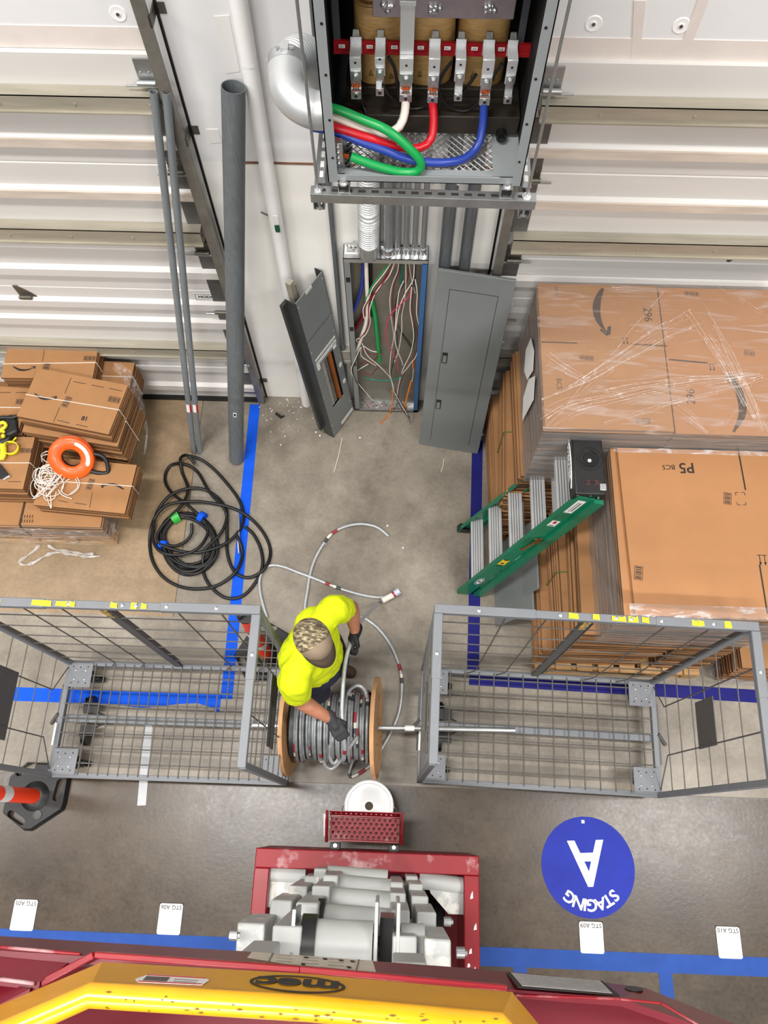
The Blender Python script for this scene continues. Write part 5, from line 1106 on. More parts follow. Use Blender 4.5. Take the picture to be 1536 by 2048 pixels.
# ---- front stack
pallet('wooden pallet under the front carton stack, seen through the right cart', 0.985, 2.12, -2.20, -1.22, 8)
gr = 'bundles under the front stack'
bundle('lowest carton bundle of the front stack, behind the right cart', (1.325, -1.68, 0.14), 0.70, 0.92, 0.33, 0, 20, 41, gr, EE, None, 0.012)
bundle('carton bundle with a green strap in the front stack, beside the ladder', (1.38, -1.69, 0.471), 0.68, 0.93, 0.33, 0.6, 20, 42, gr, EE, 'green', 0.012)
bundle('carton bundle of the front stack just under the film wrapped cartons', (1.435, -1.70, 0.802), 0.66, 0.93, 0.30, -0.6, 18, 43, gr, EE, None, 0.012)
bundle('tall carton bundle at the right of the front stack', (1.95, -1.69, 0.14), 0.34, 0.93, 0.962, 0, 40, 44, gr, EE, None, 0.006)
PZ = 1.6
t = thing('wrapped_load', 'film wrapped carton stack printed P5, in front of the other wrapped stack', 'carton stack', (1.65, -1.7, 1.104))
x0, x1, y0, y1 = 1.20, 2.12, -2.18, -1.212; m = MB(); slabs(m, x0, x1, y0, y1, 1.104, PZ - 0.02, 24, 0.004, random.Random(8)); m.build('carton_stack', [M['card_light'], M['card_gray']], t, smooth=0)
a, b, c, d = F(1234, 893, PZ), F(1271, 1229, PZ), F(1690, 1236, PZ), F(1690, 893, PZ)
m = MB(); m.prism([(a.x, y1, PZ - 0.019), (b.x, y0, PZ - 0.019), (x1 + 0.01, y0, PZ - 0.019), (x1 + 0.01, y1, PZ - 0.019)], (0, 0, 0.019)); m.build('top_carton', M['card_light'], t)
m = MB(); z = PZ + 0.0006
prints(m, z, lines=[((1475, 892), (1491, 980), .008), ((1519, 1129), (1535, 1228), .008)])
barcode(m, F(1455, 997, z), 0.07, 0.042, 82, z); barcode(m, F(1277, 1146, z), 0.078, 0.045, 82, z)
for (u, v), sx, sy in (((1471, 985), 1, 1), (1488, 985) and ((1489, 985), -1, 1), ((1475, 1010), 1, -1), ((1492, 1010), -1, -1)):
    p = F(u, v, z); m.bx(min(p.x, p.x + sx * .018), max(p.x, p.x + sx * .018), p.y - .0015, p.y + .0015, z, z + .0004); m.bx(p.x - .0015, p.x + .0015, min(p.y, p.y - sy * .018), max(p.y, p.y - sy * .018), z, z + .0004)
arrow_pair(m, F(1525, 1120, z), 180, z, 0.026)
m.build('carton_print', M['ink'], t)
text('P5', 0.088, frame(F(1373, 935, z), (-1, -0.04, 0), (0.04, -1, 0)), M['ink'], t, 'carton_number', bold=0.001)
text('BC5', 0.042, frame(F(1337, 934, z), (-1, -0.04, 0), (0.04, -1, 0)), M['ink'], t, 'carton_number')
m = MB(); film_box(m, x0 - 0.03, x1 + 0.01, y0 - 0.02, y1 + 0.004, 1.05, PZ - 0.02, 12, 0.006, 5); m.build('film_sides', M['film_side'], t, smooth=80)
m = MB(); nx, ny = 26, 5; rng = random.Random(12)
def film_strip(xa, xb, ya, yb, nx, ny):
    G = [[m.v((xa + (xb - xa) * i / nx, ya + (yb - ya) * j / ny, PZ + 0.003 + rng.uniform(0, 0.008) * (1 if 0 < j < ny else 0.3))) for i in range(nx + 1)] for j in range(ny + 1)]
    for j in range(ny):
        for i in range(nx): m.face([G[j][i], G[j][i + 1], G[j + 1][i + 1], G[j + 1][i]])
film_strip(x0 + 0.02, x1, y0 - 0.01, y0 + 0.06, 30, 5); m.build('film_edge', M['film_loose'], t, smooth=80)
m = MB(); film_strip(x0 + 0.01, x1, y1 - 0.03, y1, 26, 2); m.build('film_edge', M['film_loose'], t, smooth=80)
# low wrapped load at the right edge
bundle('low dark film wrapped carton load at the right edge behind the right cart', (2.68, -1.80, 0.02), 0.80, 0.80, 0.42, 0, 24, 51, 'low wrapped load', [M['card'], edgemat('brown_edges', (58, 34, 24), (110, 72, 54), 90)], None, 0.01, 'carton_load')
m = MB(); film_box(m, 2.25, 3.1, -2.235, -1.38, 0.02, 0.2, 10, 0.01, 8); tag(m.build('film_skirt', M['film_loose'], smooth=80), 'clear film skirt round the foot of the low load at the right edge', 'stretch film')

# ============================================================ GRAY SHEETS, LADDER
for i, (h, y0, y1, off, lab) in enumerate(((0.46, -1.87, -1.26, 0.0, 'gray metal sheet with a white sticker leaning on the cartons under the ladder'), (0.56, -1.74, -1.24, 0.02, 'gray metal sheet tucked behind the other, taller, under the ladder'))):
    t = thing('metal_sheet', lab, 'sheet', (0.78 + off, (y0 + y1) / 2, 0)); xa, xb = 0.735 + off * 2, 0.93 + off
    m = MB(); m.hexa([(xa, y0, 0.004), (xa + 0.012, y0, 0.004), (xa + 0.012, y1, 0.004), (xa, y1, 0.004)], [(xb, y0, h), (xb + 0.012, y0, h), (xb + 0.012, y1, h), (xb, y1, h)]); m.build('sheet', M['panel_gray'], t, bevel=0.002)
    if i == 0:
        d = V((xb - xa, 0, h)).normalized(); n = V((-d.z, 0, d.x)); p = V((xa, -1.50, 0.004)) + n * 0.001; m = MB()
        m.prism([p + d * 0.30, p + d * 0.30 + V((0, .11, 0)), p + d * 0.44 + V((0, .11, 0)), p + d * 0.44], n * 0.001); m.build('sticker', M['white'], t)
FN, FF, TN, TF = V((0.503, -1.632, 0.01)), V((0.503, -1.128, 0.01)), V((1.035, -1.535, 1.62)), V((1.035, -1.165, 1.62))
t = thing('step_ladder', 'green fibreglass step ladder with aluminium steps leaning on the carton stacks', 'ladder', (0.55, -1.38, 0))
axn = (TN - FN).normalized(); nrm = axn.cross(V((0, 1, 0))).normalized()
if nrm.x < 0: nrm = -nrm
for p, q, s in ((FN, TN, -1), (FF, TF, 1)):
    d = (q - p).normalized(); m = MB(); sd = V((0, s, 0))
    m.bar(p, q, 0.006, 0.094, nrm)
    for k in (-1, 1): m.bar(p + nrm * k * 0.045 - sd * 0.012, q + nrm * k * 0.045 - sd * 0.012, 0.028, 0.005, nrm)
    r = m.build('rail', M['ladder_green'], t)
    m = MB(); m.bar(p, p + d * 0.07, 0.045, 0.095, nrm); m.hexa([p + nrm * 0.05 + d * 0.0 + V((0, -.012, 0)), p + nrm * 0.05 + V((0, .012, 0)), p + nrm * 0.13 + V((0, .012, 0)), p + nrm * 0.13 + V((0, -.012, 0))], [p + nrm * 0.05 + d * 0.18 + V((0, -.012, 0)), p + nrm * 0.05 + d * .18 + V((0, .012, 0)), p + nrm * 0.055 + d * .18 + V((0, .012, 0)), p + nrm * 0.055 + d * .18 + V((0, -.012, 0))]) if s > 0 else None
    if s > 0: m.build('foot', M['black_rubber'], t)
    else: m.bm.free()
for k in range(5):
    f = 0.155 + k * 0.178; p, q = FN.lerp(TN, f), FF.lerp(TF, f); m = MB(); dd = (q - p).normalized(); fw = V((1, 0, 0)) 
    m.bar(p, q, 0.085, 0.006, (0, 0, 1)); c = (p + q) / 2
    for o in (-0.036, -0.02, -0.004, 0.012, 0.03): m.bar(p + fw * o + V((0, 0, .0045)), q + fw * o + V((0, 0, .0045)), 0.007, 0.004, (0, 0, 1))
    m.bar(p - fw * 0.042 - V((0, 0, .018)), q - fw * 0.042 - V((0, 0, .018)), 0.004, 0.04, (0, 0, 1)); st_ = m.build('step', M['alu'], t)
    m = MB()
    for o in (-0.028, -0.012, 0.004, 0.021): m.bar(p + fw * o + V((0, 0, .0036)), q + fw * o + V((0, 0, .0036)), 0.0035, 0.0012, (0, 0, 1))
    m.build('groove_shade', M['steel_dark'], st_)  # dark strips between the ridges, standing in for shade in the grooves
    m = MB()
    for e, s in ((p, 1), (q, -1)): m.prism([e + V((0.04, s * .004, -0.01)), e + V((0.04, s * .07, -0.01)), e + V((0.04, s * .004, -0.09))], (0.004, 0, 0))
    m.build('brace', M['ladder_green'], t)
for p, q in ((FN, TN), (FF, TF)):
    s = -1 if p is FN else 1; m = MB(); a, b = p + nrm * 0.095 + V((0, s * 0.012, 0)) + axn * 0.05, q + nrm * 0.075 + V((0, s * .012, 0)); m.bar(a, b, 0.026, 0.06, nrm); m.build('rear_rail', M['ladder_green'], t)
m = MB()
for f in (0.2, 0.45, 0.7): m.bar(FN.lerp(TN, f) + nrm * 0.1, FF.lerp(TF, f) + nrm * 0.1, 0.02, 0.02, nrm)
m.build('rear_bars', M['alu'], t)
# hinged spreader, labels
def on_rail(f, o, l, w, name, mat, par=t, lift=0.0036):
    c = FN.lerp(TN, f) + nrm * o; d = axn; m = MB(); y = V((0, -lift, 0)); h = [c - d * l / 2 - nrm * w / 2, c + d * l / 2 - nrm * w / 2, c + d * l / 2 + nrm * w / 2, c - d * l / 2 + nrm * w / 2]
    m.prism([p + y for p in h], (0, -0.0008, 0)); return m.build(name, mat, par)
lb = on_rail(0.93, -0.005, 0.16, 0.05, 'instruction_label', M['white']); on_rail(0.93, 0.004, 0.11, 0.006, 'label_print', M['ink'], lb, 0.0046); on_rail(0.93, -0.012, 0.12, 0.004, 'label_print', M['ink'], lb, 0.0046)
lb = on_rail(0.79, -0.005, 0.075, 0.05, 'warning_label', M['white']); on_rail(0.80, -0.005, 0.03, 0.02, 'label_print', M['red'], lb, 0.0046); on_rail(0.775, -0.005, 0.008, 0.03, 'label_print', M['ink'], lb, 0.0046)
lb = on_rail(0.40, -0.004, 0.085, 0.05, 'caution_label', mk('label_yellow', (232, 200, 30), 0.5)); on_rail(0.425, -0.004, 0.012, 0.03, 'label_print', M['ink'], lb, 0.0046); on_rail(0.39, -0.004, 0.02, 0.02, 'label_print', M['ink'], lb, 0.0046); on_rail(0.362, -0.004, 0.008, 0.04, 'label_print', M['ink'], lb, 0.0046)
c = FN.lerp(TN, 0.17)
def oval(c, a, b, off, name, mat, par):
    m = MB(); m.prism([c + axn * a * math.cos(g) + nrm * b * math.sin(g) + V((0, -off, 0)) for g in (2 * math.pi * i / 24 for i in range(24))], (0, -0.0006, 0)); return m.build(name, mat, par)
lb = oval(c, 0.065, 0.026, 0.0036, 'badge', M['white'], t); oval(c, 0.061, 0.022, 0.0044, 'badge_face', mk('badge_blue', (28, 44, 92), 0.4), lb); oval(c, 0.05, 0.015, 0.0052, 'badge_oval', M['white'], lb); oval(c + axn * 0.005, 0.012, 0.010, 0.006, 'badge_mark', mk('badge_blue2', (28, 44, 92), 0.4), lb)
m = MB()
for f0, f1, o0, o1 in ((0.545, 0.67, 0.0, 0.03), (0.60, 0.66, 0.09, 0.02), (0.60, 0.66, 0.075, 0.0)): m.bar(FN.lerp(TN, f0) + nrm * o0 + V((0, -.012, 0)), FN.lerp(TN, f1) + nrm * o1 + V((0, -.012, 0)), 0.004, 0.02, nrm)
m.build('spreader', mk('rusty_brass', (132, 100, 52), 0.5, 0.5, 0.3, 30), t)
# top cap
cc = (TN + TF) / 2 + axn * 0.02; cap0 = cc + V((0.0, 0.028, 0.0)); m = MB(); hw, hl = 0.088, 0.215
b0 = [cap0 + V((x, y, -0.075)) for x, y in ((-hw, -hl * 0.94), (hw, -hl * .94), (hw, hl * .94), (-hw, hl * .94))]; t0 = [cap0 + V((x, y, 0.03)) for x, y in ((-hw * 0.9, -hl), (hw * 1.0, -hl), (hw * 1.0, hl), (-hw * 0.9, hl))]
m.hexa(b0, t0); cp = m.build('top_cap', M['black'], t, bevel=0.008)
p = cap0 + V((0.01, 0.0, 0.0305)); m = MB(); m.lathe([(0.056, 0), (0.056, .003), (0.05, .003), (0.046, 0.0008), (0.034, 0.0008), (0.032, 0.004), (0.026, 0.004), (0.025, 0)], p, 32); m.build('cap_ring', M['black_gloss'], cp)
m = MB(); m.cyl(p, p + V((0, 0, .0012)), 0.025, n=24); m.build('cap_hole', M['black_matte'], cp)
m = MB(); m.cyl(p + V((0, -0.012, 0.001)), p + V((0, -0.012, .0016)), 0.011, n=16); m.build('hole_glint', M['alu'], cp)
m = MB(); m.lathe([(0.072, 0), (0.072, .002), (0.068, .002), (0.068, 0)], p, 32); m.bx(p.x - 0.03, p.x + 0.03, p.y - .145, p.y - .141, p.z, p.z + .002); m.build('cap_ribs', M['black_gloss'], cp)
m = MB(); m.box(cap0 + V((hw - 0.015, -hl + 0.045, 0.032)), (0.035, 0.04, 0.006)); m.build('tool_magnet', M['galv_bright'], cp, bevel=0.002)
m = MB(); m.box(cap0 + V((-0.005, -hl + 0.07, 0.0312)), (0.02, 0.03, 0.001)); m.box(cap0 + V((0.04, -hl + 0.07, 0.0312)), (0.02, 0.03, 0.001)); m.build('faded_mark', mk('faded_red', (70, 28, 28), 0.6), cp)
m = MB()
for x, z in ((-0.06, 0.0), (-0.01, -0.03), (0.01, 0.0), (0.06, -0.03)): m.cyl(cap0 + V((x, -hl * 0.97 - 0.004, z)), cap0 + V((x, -hl * 0.97 + .01, z)), 0.007, n=10)
m.build('cap_rivets', M['zinc_bolt'], cp)
m = MB(); x = cap0.x - hw * 0.955; zc = cap0.z - 0.022; pts = [(x, cap0.y + 0.16 * a, zc + 0.034 * b) for a, b in ((-1, 0), (-0.55, -0.8), (0, -1), (0.55, -.8), (1, 0), (.55, .8), (0, 1), (-.55, .8))]
m.prism(pts, (-0.006, 0, 0)); ov = m.build('name_plate', M['white'], cp)
m = MB(); m.prism([(x - 0.006, cap0.y + (y - cap0.y) * 0.94, zc + (z - zc) * 0.8) for x_, y, z in pts], (-0.001, 0, 0)); m.build('name_field', M['black'], ov)
text('WERNER', 0.052, frame((x - 0.0075, cap0.y, zc), (0, -1, 0), (0, 0, 1)), M['white'], ov, bold=0.001, sx=1.05)
# ============================================================ LEFT PALLET
pallet('wooden pallet under the strapped cartons on the left', -3.18, -2.11, -1.325, -0.14, 9)
t = thing('wrapped_layer', 'film wrapped bottom carton layer of the left pallet load', 'carton stack', (-2.65, -0.74, 0.141))
m = MB(); slabs(m, -3.17, -2.72, -1.33, -0.14, 0.141, 0.352, 12, 0.006, random.Random(1)); slabs(m, -2.705, -2.12, -1.325, -0.14, 0.141, 0.352, 12, 0.006, random.Random(2)); m.build('cartons', [M['card'], M['card_gray']], t, smooth=0)
m = MB(); film_box(m, -3.19, -2.095, -1.35, -0.12, 0.05, 0.345, 14, 0.010, 7); m.build('film_sides', M['film_loose'], t, smooth=80)
m = MB()
for r in range(2):
    for k in range(5): p = F(44 + k * 5.2, 1033 + r * 9, 0.3525); m.bx(p.x - 0.004, p.x + 0.004, p.y - 0.012, p.y + 0.012, 0.3523, 0.3527)
m.build('carton_print', M['ink_brown'], t)
g = 'strapped carton bundles on the left pallet'
CC = [M['card'], M['card_edge']]
bd = {}
bd['A'] = bundle('strapped carton bundle under the orange fish tape reel and white cord', (-2.222, -1.053, 0.356), 0.655, 0.375, 0.144, -4, 9, 61, g, CC)
bd['B'] = bundle('strapped carton bundle at the left edge carrying the yellow and black straps', (-2.94, -0.945, 0.356), 0.66, 0.41, 0.244, 0, 14, 62, g, CC)
bd['F'] = bundle('strapped carton bundle at the left edge, behind the black harness', (-3.03, -0.545, 0.356), 0.66, 0.37, 0.30, -1, 16, 63, g, CC)
bd['D'] = bundle('strapped carton bundle directly beneath the one printed 81', (-2.305, -0.575, 0.356), 0.70, 0.40, 0.30, -8, 16, 64, g, CC)
bd['E'] = bundle('carton bundle nearest the dock door, lowest of the back pair on the left pallet', (-2.36, -0.22, 0.356), 0.74, 0.25, 0.26, -2, 14, 65, g, CC)
bd['G'] = bundle('topmost carton bundle nearest the dock door on the left pallet', (-2.545, -0.212, 0.617), 0.66, 0.255, 0.135, 1, 8, 66, g, CC)
bd['C'] = bundle('tilted carton bundle printed 81, topmost on the left pallet', (-2.294, -0.548, 0.657), 0.672, 0.395, 0.143, -10.4, 9, 67, g, CC)
def z6(x, y): return x / 4.8, 780 + y / 4.8
def z5(x, y): return x / 4.8, 560 + y / 4.8
def bprint(par, z, fn, smile=None, tip=None, dashes=(), codes=(), txt=None, seam=None):
    z += 0.0012; m = MB()
    if smile: taper(m, [fn(*q) for q in smile], z, 0.005, 0.017)
    if tip: prints(m, z, polys=[[fn(*q) for q in tip]])
    for a, b, w in dashes: prints(m, z, lines=[(fn(*a), fn(*b), w)])
    for p, w, h, rz in codes: barcode(m, F(*fn(*p), z), w, h, rz, z)
    m.build('carton_print', M['ink'], par)
    if seam: m = MB(); prints(m, z, lines=[(fn(*a), fn(*b), .004) for a, b in seam]); m.build('crease', M['ink_brown'], par)
    if txt: text(txt[0], txt[1], frame(F(*fn(*txt[2]), z + .0005), (1, txt[3], 0), (-txt[3], 1, 0)), M['ink'], par, 'carton_number', bold=0.001)
bprint(bd['C'], 0.80, z5, [(330, 1090), (400, 1135), (470, 1142), (535, 1128)], [(490, 1120), (548, 1115), (540, 1148), (525, 1140), (530, 1124)],
       [((705, 975), (825, 998), .004), ((880, 1008), (1000, 1032), .004), ((1050, 1040), (1170, 1066), .004), ((550, 1345), (670, 1375), .004), ((730, 1385), (840, 1412), .004)], [((640, 1170), 0.085, 0.045, 72), ((1095, 1148), 0.085, 0.045, -10)], ('81', 0.046, (812, 1332), -0.17), [((682, 940), (622, 1090)), ((575, 1220), (512, 1365))])
bprint(bd['G'], 0.752, z5, [(125, 830), (190, 862), (260, 862), (325, 842)], [(290, 832), (342, 826), (338, 852), (322, 846), (326, 838)], [((458, 668), (575, 668), .004), ((620, 670), (745, 672), .004), ((795, 672), (925, 674), .004)], [((440, 845), 0.075, 0.045, 84), ((860, 752), 0.085, 0.038, 0)], None, [((430, 645), (408, 780))])
bprint(bd['F'], 0.656, z5, None, None, [((0, 1080), (105, 1080), .004), ((150, 1080), (270, 1082), .004)], [((200, 1168), 0.07, 0.042, 0)])
bprint(bd['B'], 0.60, z6, None, None, [((80, 880), (200, 880), .004)], [((255, 582), 0.085, 0.038, 0)])
bprint(bd['A'], 0.50, z6, [(1190, 955), (1120, 915), (1050, 905), (980, 925)], [(1005, 905), (968, 916), (975, 940), (1000, 938), (985, 924)], [((720, 1085), (830, 1100), .004), ((560, 1060), (650, 1078), .004)], [((868, 905), 0.085, 0.042, 80)], None, [((885, 985), (860, 1130))])
# loose film hanging over the right hand corner
t = thing('stretch_film', 'torn clear stretch film hanging down the right side of the left pallet load', 'stretch film', (-1.97, -0.4, 0.3))
m = MB(); rng = random.Random(14); pts = [((1090, 830), -2.06, .02), ((1150, 860), -2.02, .05), ((1230, 950), -1.98, .06), ((1300, 1050), -1.955, .07), ((1340, 1180), -1.95, .06), ((1385, 1320), -1.945, .045), ((1405, 1440), -1.94, .03), ((1395, 1550), -1.945, .03), ((1385, 1680), -1.95, .02)]
A = []; 
for (q, x, w) in pts:
    p = XP(*z5(*q), x); A.append([m.v(p + V((rng.uniform(-.006, .014), s * w, rng.uniform(-.01, .01) + abs(s) * .006))) for s in (-1, -.5, 0, .5, 1)])
for a, b in zip(A, A[1:]):
    for k in range(4): m.face([a[k], a[k + 1], b[k + 1], b[k]])
m.build('film', M['film_loose'], t, smooth=80, fix=False)
m = MB(); P = [F(*z6(*q), z) for q, z in (((385, 1490), .01), ((330, 1540), .012), ((250, 1600), .012), ((185, 1650), .012), ((230, 1680), .014), ((320, 1660), .014), ((420, 1600), .016), ((540, 1560), .02), ((700, 1580), .018), ((830, 1600), .014), ((960, 1595), .012))]
m.tube(smooth_path(P, 0.012), lambda l: 0.011 + 0.005 * math.sin(l * 46) + 0.004 * math.sin(l * 91), 7); P = [F(*z6(*q), z) for q, z in (((460, 1490), .03), ((540, 1535), .02), ((640, 1545), .018), ((780, 1570), .014), ((900, 1575), .01))]; m.tube(smooth_path(P, 0.012), lambda l: 0.009 + 0.005 * math.sin(l * 60), 7)
tag(m.build('film_scrap', M['film_rope'], smooth=80), 'twisted scrap of clear film on the floor below the left pallet', 'film scrap')
# fish tape reel: orange case with black handle
c = V((-2.315, -0.895, 0.605)); N = V((0.16, -0.70, 0.72)).normalized(); X = V((1, 0.12, 0.1)); X = (X - N * X.dot(N)).normalized(); Y = N.cross(X)
FM = Matrix((X, Y, N)).transposed().to_4x4(); FM.translation = c
t = thing('fish_tape', 'round orange fish tape reel with black handle lying on the cartons', 'fish tape', (c.x, c.y, 0.5))
m = MB(FM); m.lathe([(0.07, -0.03), (0.145, -0.03), (0.156, -0.022), (0.156, -0.006), (0.150, -0.003), (0.150, 0.003), (0.156, 0.006), (0.156, 0.02), (0.146, 0.03), (0.075, 0.03), (0.066, 0.02), (0.066, -0.02), (0.07, -0.03)], n=48); m.build('case', M['orange'], t, smooth=50)
m = MB(FM); m.lathe([(0.064, -0.024), (0.067, -0.024), (0.067, 0.0), (0.064, 0.0), (0.064, -0.024)], n=36); m.build('inner_rim', M['black'], t)
m = MB(FM); A = []; B = []
for k in range(17):
    g = math.radians(62 - k * 6.2); w = 0.013 if 0 < k < 16 else 0.006; A.append(m.v(((0.118 + w) * math.cos(g), (0.118 + w) * math.sin(g), 0.0308))); B.append(m.v(((0.118 - w) * math.cos(g), (0.118 - w) * math.sin(g), 0.0308)))
for k in range(16): m.face([A[k], A[k + 1], B[k + 1], B[k]])
m.build('decal', mk('decal_pale', (244, 222, 206), 0.5), t)
m = MB(FM); m.tube(smooth_path([(0.155, 0.0, 0), (0.20, -0.02, 0), (0.225, -0.06, 0), (0.222, -0.13, 0), (0.205, -0.155, 0), (0.15, -0.145, 0), (0.10, -0.122, 0)], 0.01), 0.0155, 10); m.build('handle', M['black'], t, smooth=60)
# white cord tangle
m = MB(); rng = random.Random(21); P = []; cc = F(*z6(470, 870), 0.515)
for k in range(16):
    r = rng.uniform(0.05, 0.10); ox, oy = rng.uniform(-.035, .035), rng.uniform(-.045, .045); g0 = rng.uniform(0, 6.3); e = rng.uniform(0.7, 1.2)
    for j in range(7): g = g0 + j * 0.9; P.append(V((cc.x + ox + r * math.cos(g), cc.y + oy + r * e * math.sin(g), 0.508 + rng.uniform(0, .045))))
for q in ((620, 820), (700, 800), (760, 880), (740, 960), (650, 1010), (590, 960), (640, 870), (720, 850), (745, 930), (670, 1000)): P.append(F(*z6(*q), 0.51 + rng.uniform(0, .015)))
m.tube(smooth_path(P, 0.016), 0.0034, 6)
for pth in ([(520, 600), (450, 590), (395, 625), (430, 680), (520, 710)], [(405, 690), (402, 640), (440, 620), (530, 630)], [(440, 980), (460, 1060), (490, 1135)], [(480, 970), (488, 1050), (492, 1130)], [(420, 940), (360, 1000), (315, 1045), (380, 1015), (440, 960)], [(560, 960), (600, 1010), (690, 1045)], [(430, 940), (420, 1020), (450, 1060), (520, 1040), (540, 980)]):
    m.tube(smooth_path([F(*z6(*q), 0.512 + rng.uniform(0, .02)) for q in pth], 0.015), 0.0034, 6)
tag(m.build('white_cord', M['white_wire'], smooth=60), 'tangle of thin white cord heaped on the cartons', 'cord')
# harness at the left edge
t = thing('safety_harness', 'black and yellow harness straps heaped on cartons at the left edge', 'harness', (-2.85, -0.76, 0.6))
m = MB(); m.prism([F(*z6(*q), 0.605) for q in ((95, 290), (165, 275), (205, 330), (215, 440), (150, 470), (90, 490), (60, 400))], (0, 0, 0.075)); m.build('pad', M['black'], t, bevel=0.015)
m = MB(); m.tube(smooth_path([F(*z6(*q), 0.68) for q in ((-30, 270), (40, 262), (110, 268), (165, 250))], 0.02), 0.014, 8); m.tube(smooth_path([F(*z6(*q), 0.64) for q in ((-30, 300), (60, 320), (100, 400), (70, 480), (10, 500))], 0.02), 0.022, 8); m.build('black_strap', M['black'], t, smooth=60)
def strap_loop(pts, w, mat, name, z):
    P = smooth_path([F(*z6(*q), z) for q in pts], 0.015); m = MB(); A = [m.v(p + V((0, 0, 0))) for p in P]; B = [m.v(p + V((0.004, -0.004, w))) for p in P]
    for k in range(len(P) - 1): m.face([A[k], A[k + 1], B[k + 1], B[k]])
    o = m.build(name, mat, t, fix=False); s = o.modifiers.new('t', 'SOLIDIFY'); s.thickness = 0.005; return o
strap_loop([(40, 560), (90, 520), (160, 525), (190, 570), (150, 620), (90, 625), (50, 590)], 0.045, M['yellow'], 'yellow_strap', 0.605)
m = MB(); m.tube(smooth_path([F(*z6(*q), 0.63) for q in ((-20, 480), (20, 520), (35, 590), (20, 650), (-10, 640))], 0.015), 0.022, 8); m.tube(smooth_path([F(*z6(*q), 0.69) for q in ((-20, 330), (30, 310), (60, 340), (20, 380), (-20, 410))], 0.015), 0.013, 8); m.ball(F(*z6(30, 440), 0.69), 0.016, n=8); m.ball(F(*z6(35, 400), 0.69), 0.012, n=8); m.tube([F(*z6(110, 505), 0.61), F(*z6(155, 455), 0.64)], 0.006, 6); m.build('yellow_webbing', M['yellow'], t, smooth=60)
m = MB(); m.prism([F(*z6(*q), 0.605) for q in ((-40, 720), (10, 715), (95, 825), (40, 865), (-10, 850), (-40, 800))], (0, 0, 0.02)); o = m.build('strap_end', M['black'], bevel=0.004); tag(o, 'black strap end with a silver tip on the carton at the left edge', 'strap')
m = MB(); m.prism([F(*z6(*q), 0.606) for q in ((36, 872), (104, 836), (98, 826), (34, 864))], (0, 0, 0.016)); m.build('silver_tip', M['alu'], o)

# ============================================================ DELINEATOR POSTS
def cut(o, cutters):
    b = o.modifiers.new('holes', 'BOOLEAN'); b.operation = 'DIFFERENCE'; b.object = cutters; b.solver = 'EXACT'; bpy.context.view_layer.update()
    me = bpy.data.meshes.new_from_object(o.evaluated_get(bpy.context.evaluated_depsgraph_get())); o.modifiers.remove(b); old = o.data; o.data = me; bpy.data.objects.remove(cutters); me.polygons.foreach_set('use_smooth', [True] * len(me.polygons)); me.set_sharp_from_angle(angle=math.radians(40))
def delineator(name, label, c, rot, zrot, lean, h):
    t = thing(name, label, 'traffic post', (c[0], c[1], 0), 'orange traffic posts'); Mx = frz((c[0], c[1], 0), zrot) @ Matrix.Diagonal((0.88, 0.88, 1, 1)); m = MB(Mx)
    out = [(-0.235, 0.14), (-0.235, -0.13), (-0.05, -0.245), (0.01, -0.245), (0.225, -0.09), (0.235, -0.05), (0.235, 0.14), (0.10, 0.245), (-0.13, 0.245)]
    b = [(x, y, 0.001) for x, y in out]; tp = [(x * 0.93, y * 0.93, 0.045) for x, y in out]; m.hexa(b, tp); bs = m.build('base', M['black_rubber'], t)
    m = MB(Mx); m.lathe([(0.11, 0.044), (0.075, 0.07), (0.06, 0.075), (0.0, 0.075)], n=28); m.build('base_hub', M['black_rubber'], bs)
    m = MB()
    for x, y, a in ((0.165, 0.05, 84), (-0.11, -0.155, -28), (-0.11, 0.19, 30)):
        m.M = Mx @ frz((x, y, 0), a); P = [(0.055 * s + 0.025 * math.cos(g), 0.025 * math.sin(g), -0.02) for s, gs in ((1, (-90, -45, 0, 45, 90)), (-1, (90, 135, 180, 225, 270))) for g in map(math.radians, gs)]
        m.prism(P, (0, 0, 0.1))
    m.M = Matrix(); cu = m.build('cutter', M['black_rubber'], t); cut(bs, cu); b = bs.modifiers.new('edges', 'BEVEL'); b.width = 0.008; b.segments = 2; b.limit_method = 'ANGLE'; b.angle_limit = math.radians(50)
    for x, y in ((0.045, -0.13),):
        m = MB(Mx); m.lathe([(0.032, 0.045), (0.032, 0.05), (0.026, 0.05), (0.026, 0.047), (0, 0.047)], (x, y, 0), 20); m.build('plug', M['black_gloss'], bs)
    p0 = V((c[0], c[1], 0.07)); p1 = p0 + V(lean) * h; d = (p1 - p0); m = MB()
    m.cyl(p0, p1, 0.048, 0.044, 24); m.ball(p0 + d * 0.0, 0.049, n=14); m.build('post', M['delineator'], t)
    for f0, f1 in ((0.30, 0.39), (0.62, 0.72)): m = MB(); m.cyl(p0 + d * f0, p0 + d * f1, 0.0485, 0.0475, 24, caps=False); m.build('reflective_band', M['reflective'], t)
    m = MB(); m.cyl(p1, p1 + d.normalized() * 0.03, 0.052, n=20); u = d.normalized(); q = p1 + u * 0.03; s = u.orthogonal().normalized()
    m.tube(smooth_path([q - s * 0.04, q - s * 0.03 + u * 0.04, q + s * 0.03 + u * 0.04, q + s * 0.04], 0.01), 0.012, 8); m.build('top_grip', M['black'], t)
    return t
c = F(88, 1606); delineator('traffic_post', 'orange post with a white band on a black base at the left edge', (c.x - 0.05, c.y + 0.04), 0, 0, (-0.1, 0.0, 1), 1.05)
c = F(533, 1320); delineator('traffic_post', 'orange post on a black base behind the worker, seen through the left cart', (c.x, c.y + 0.03), 0, -28, (0.03, 0.02, 1), 1.0)
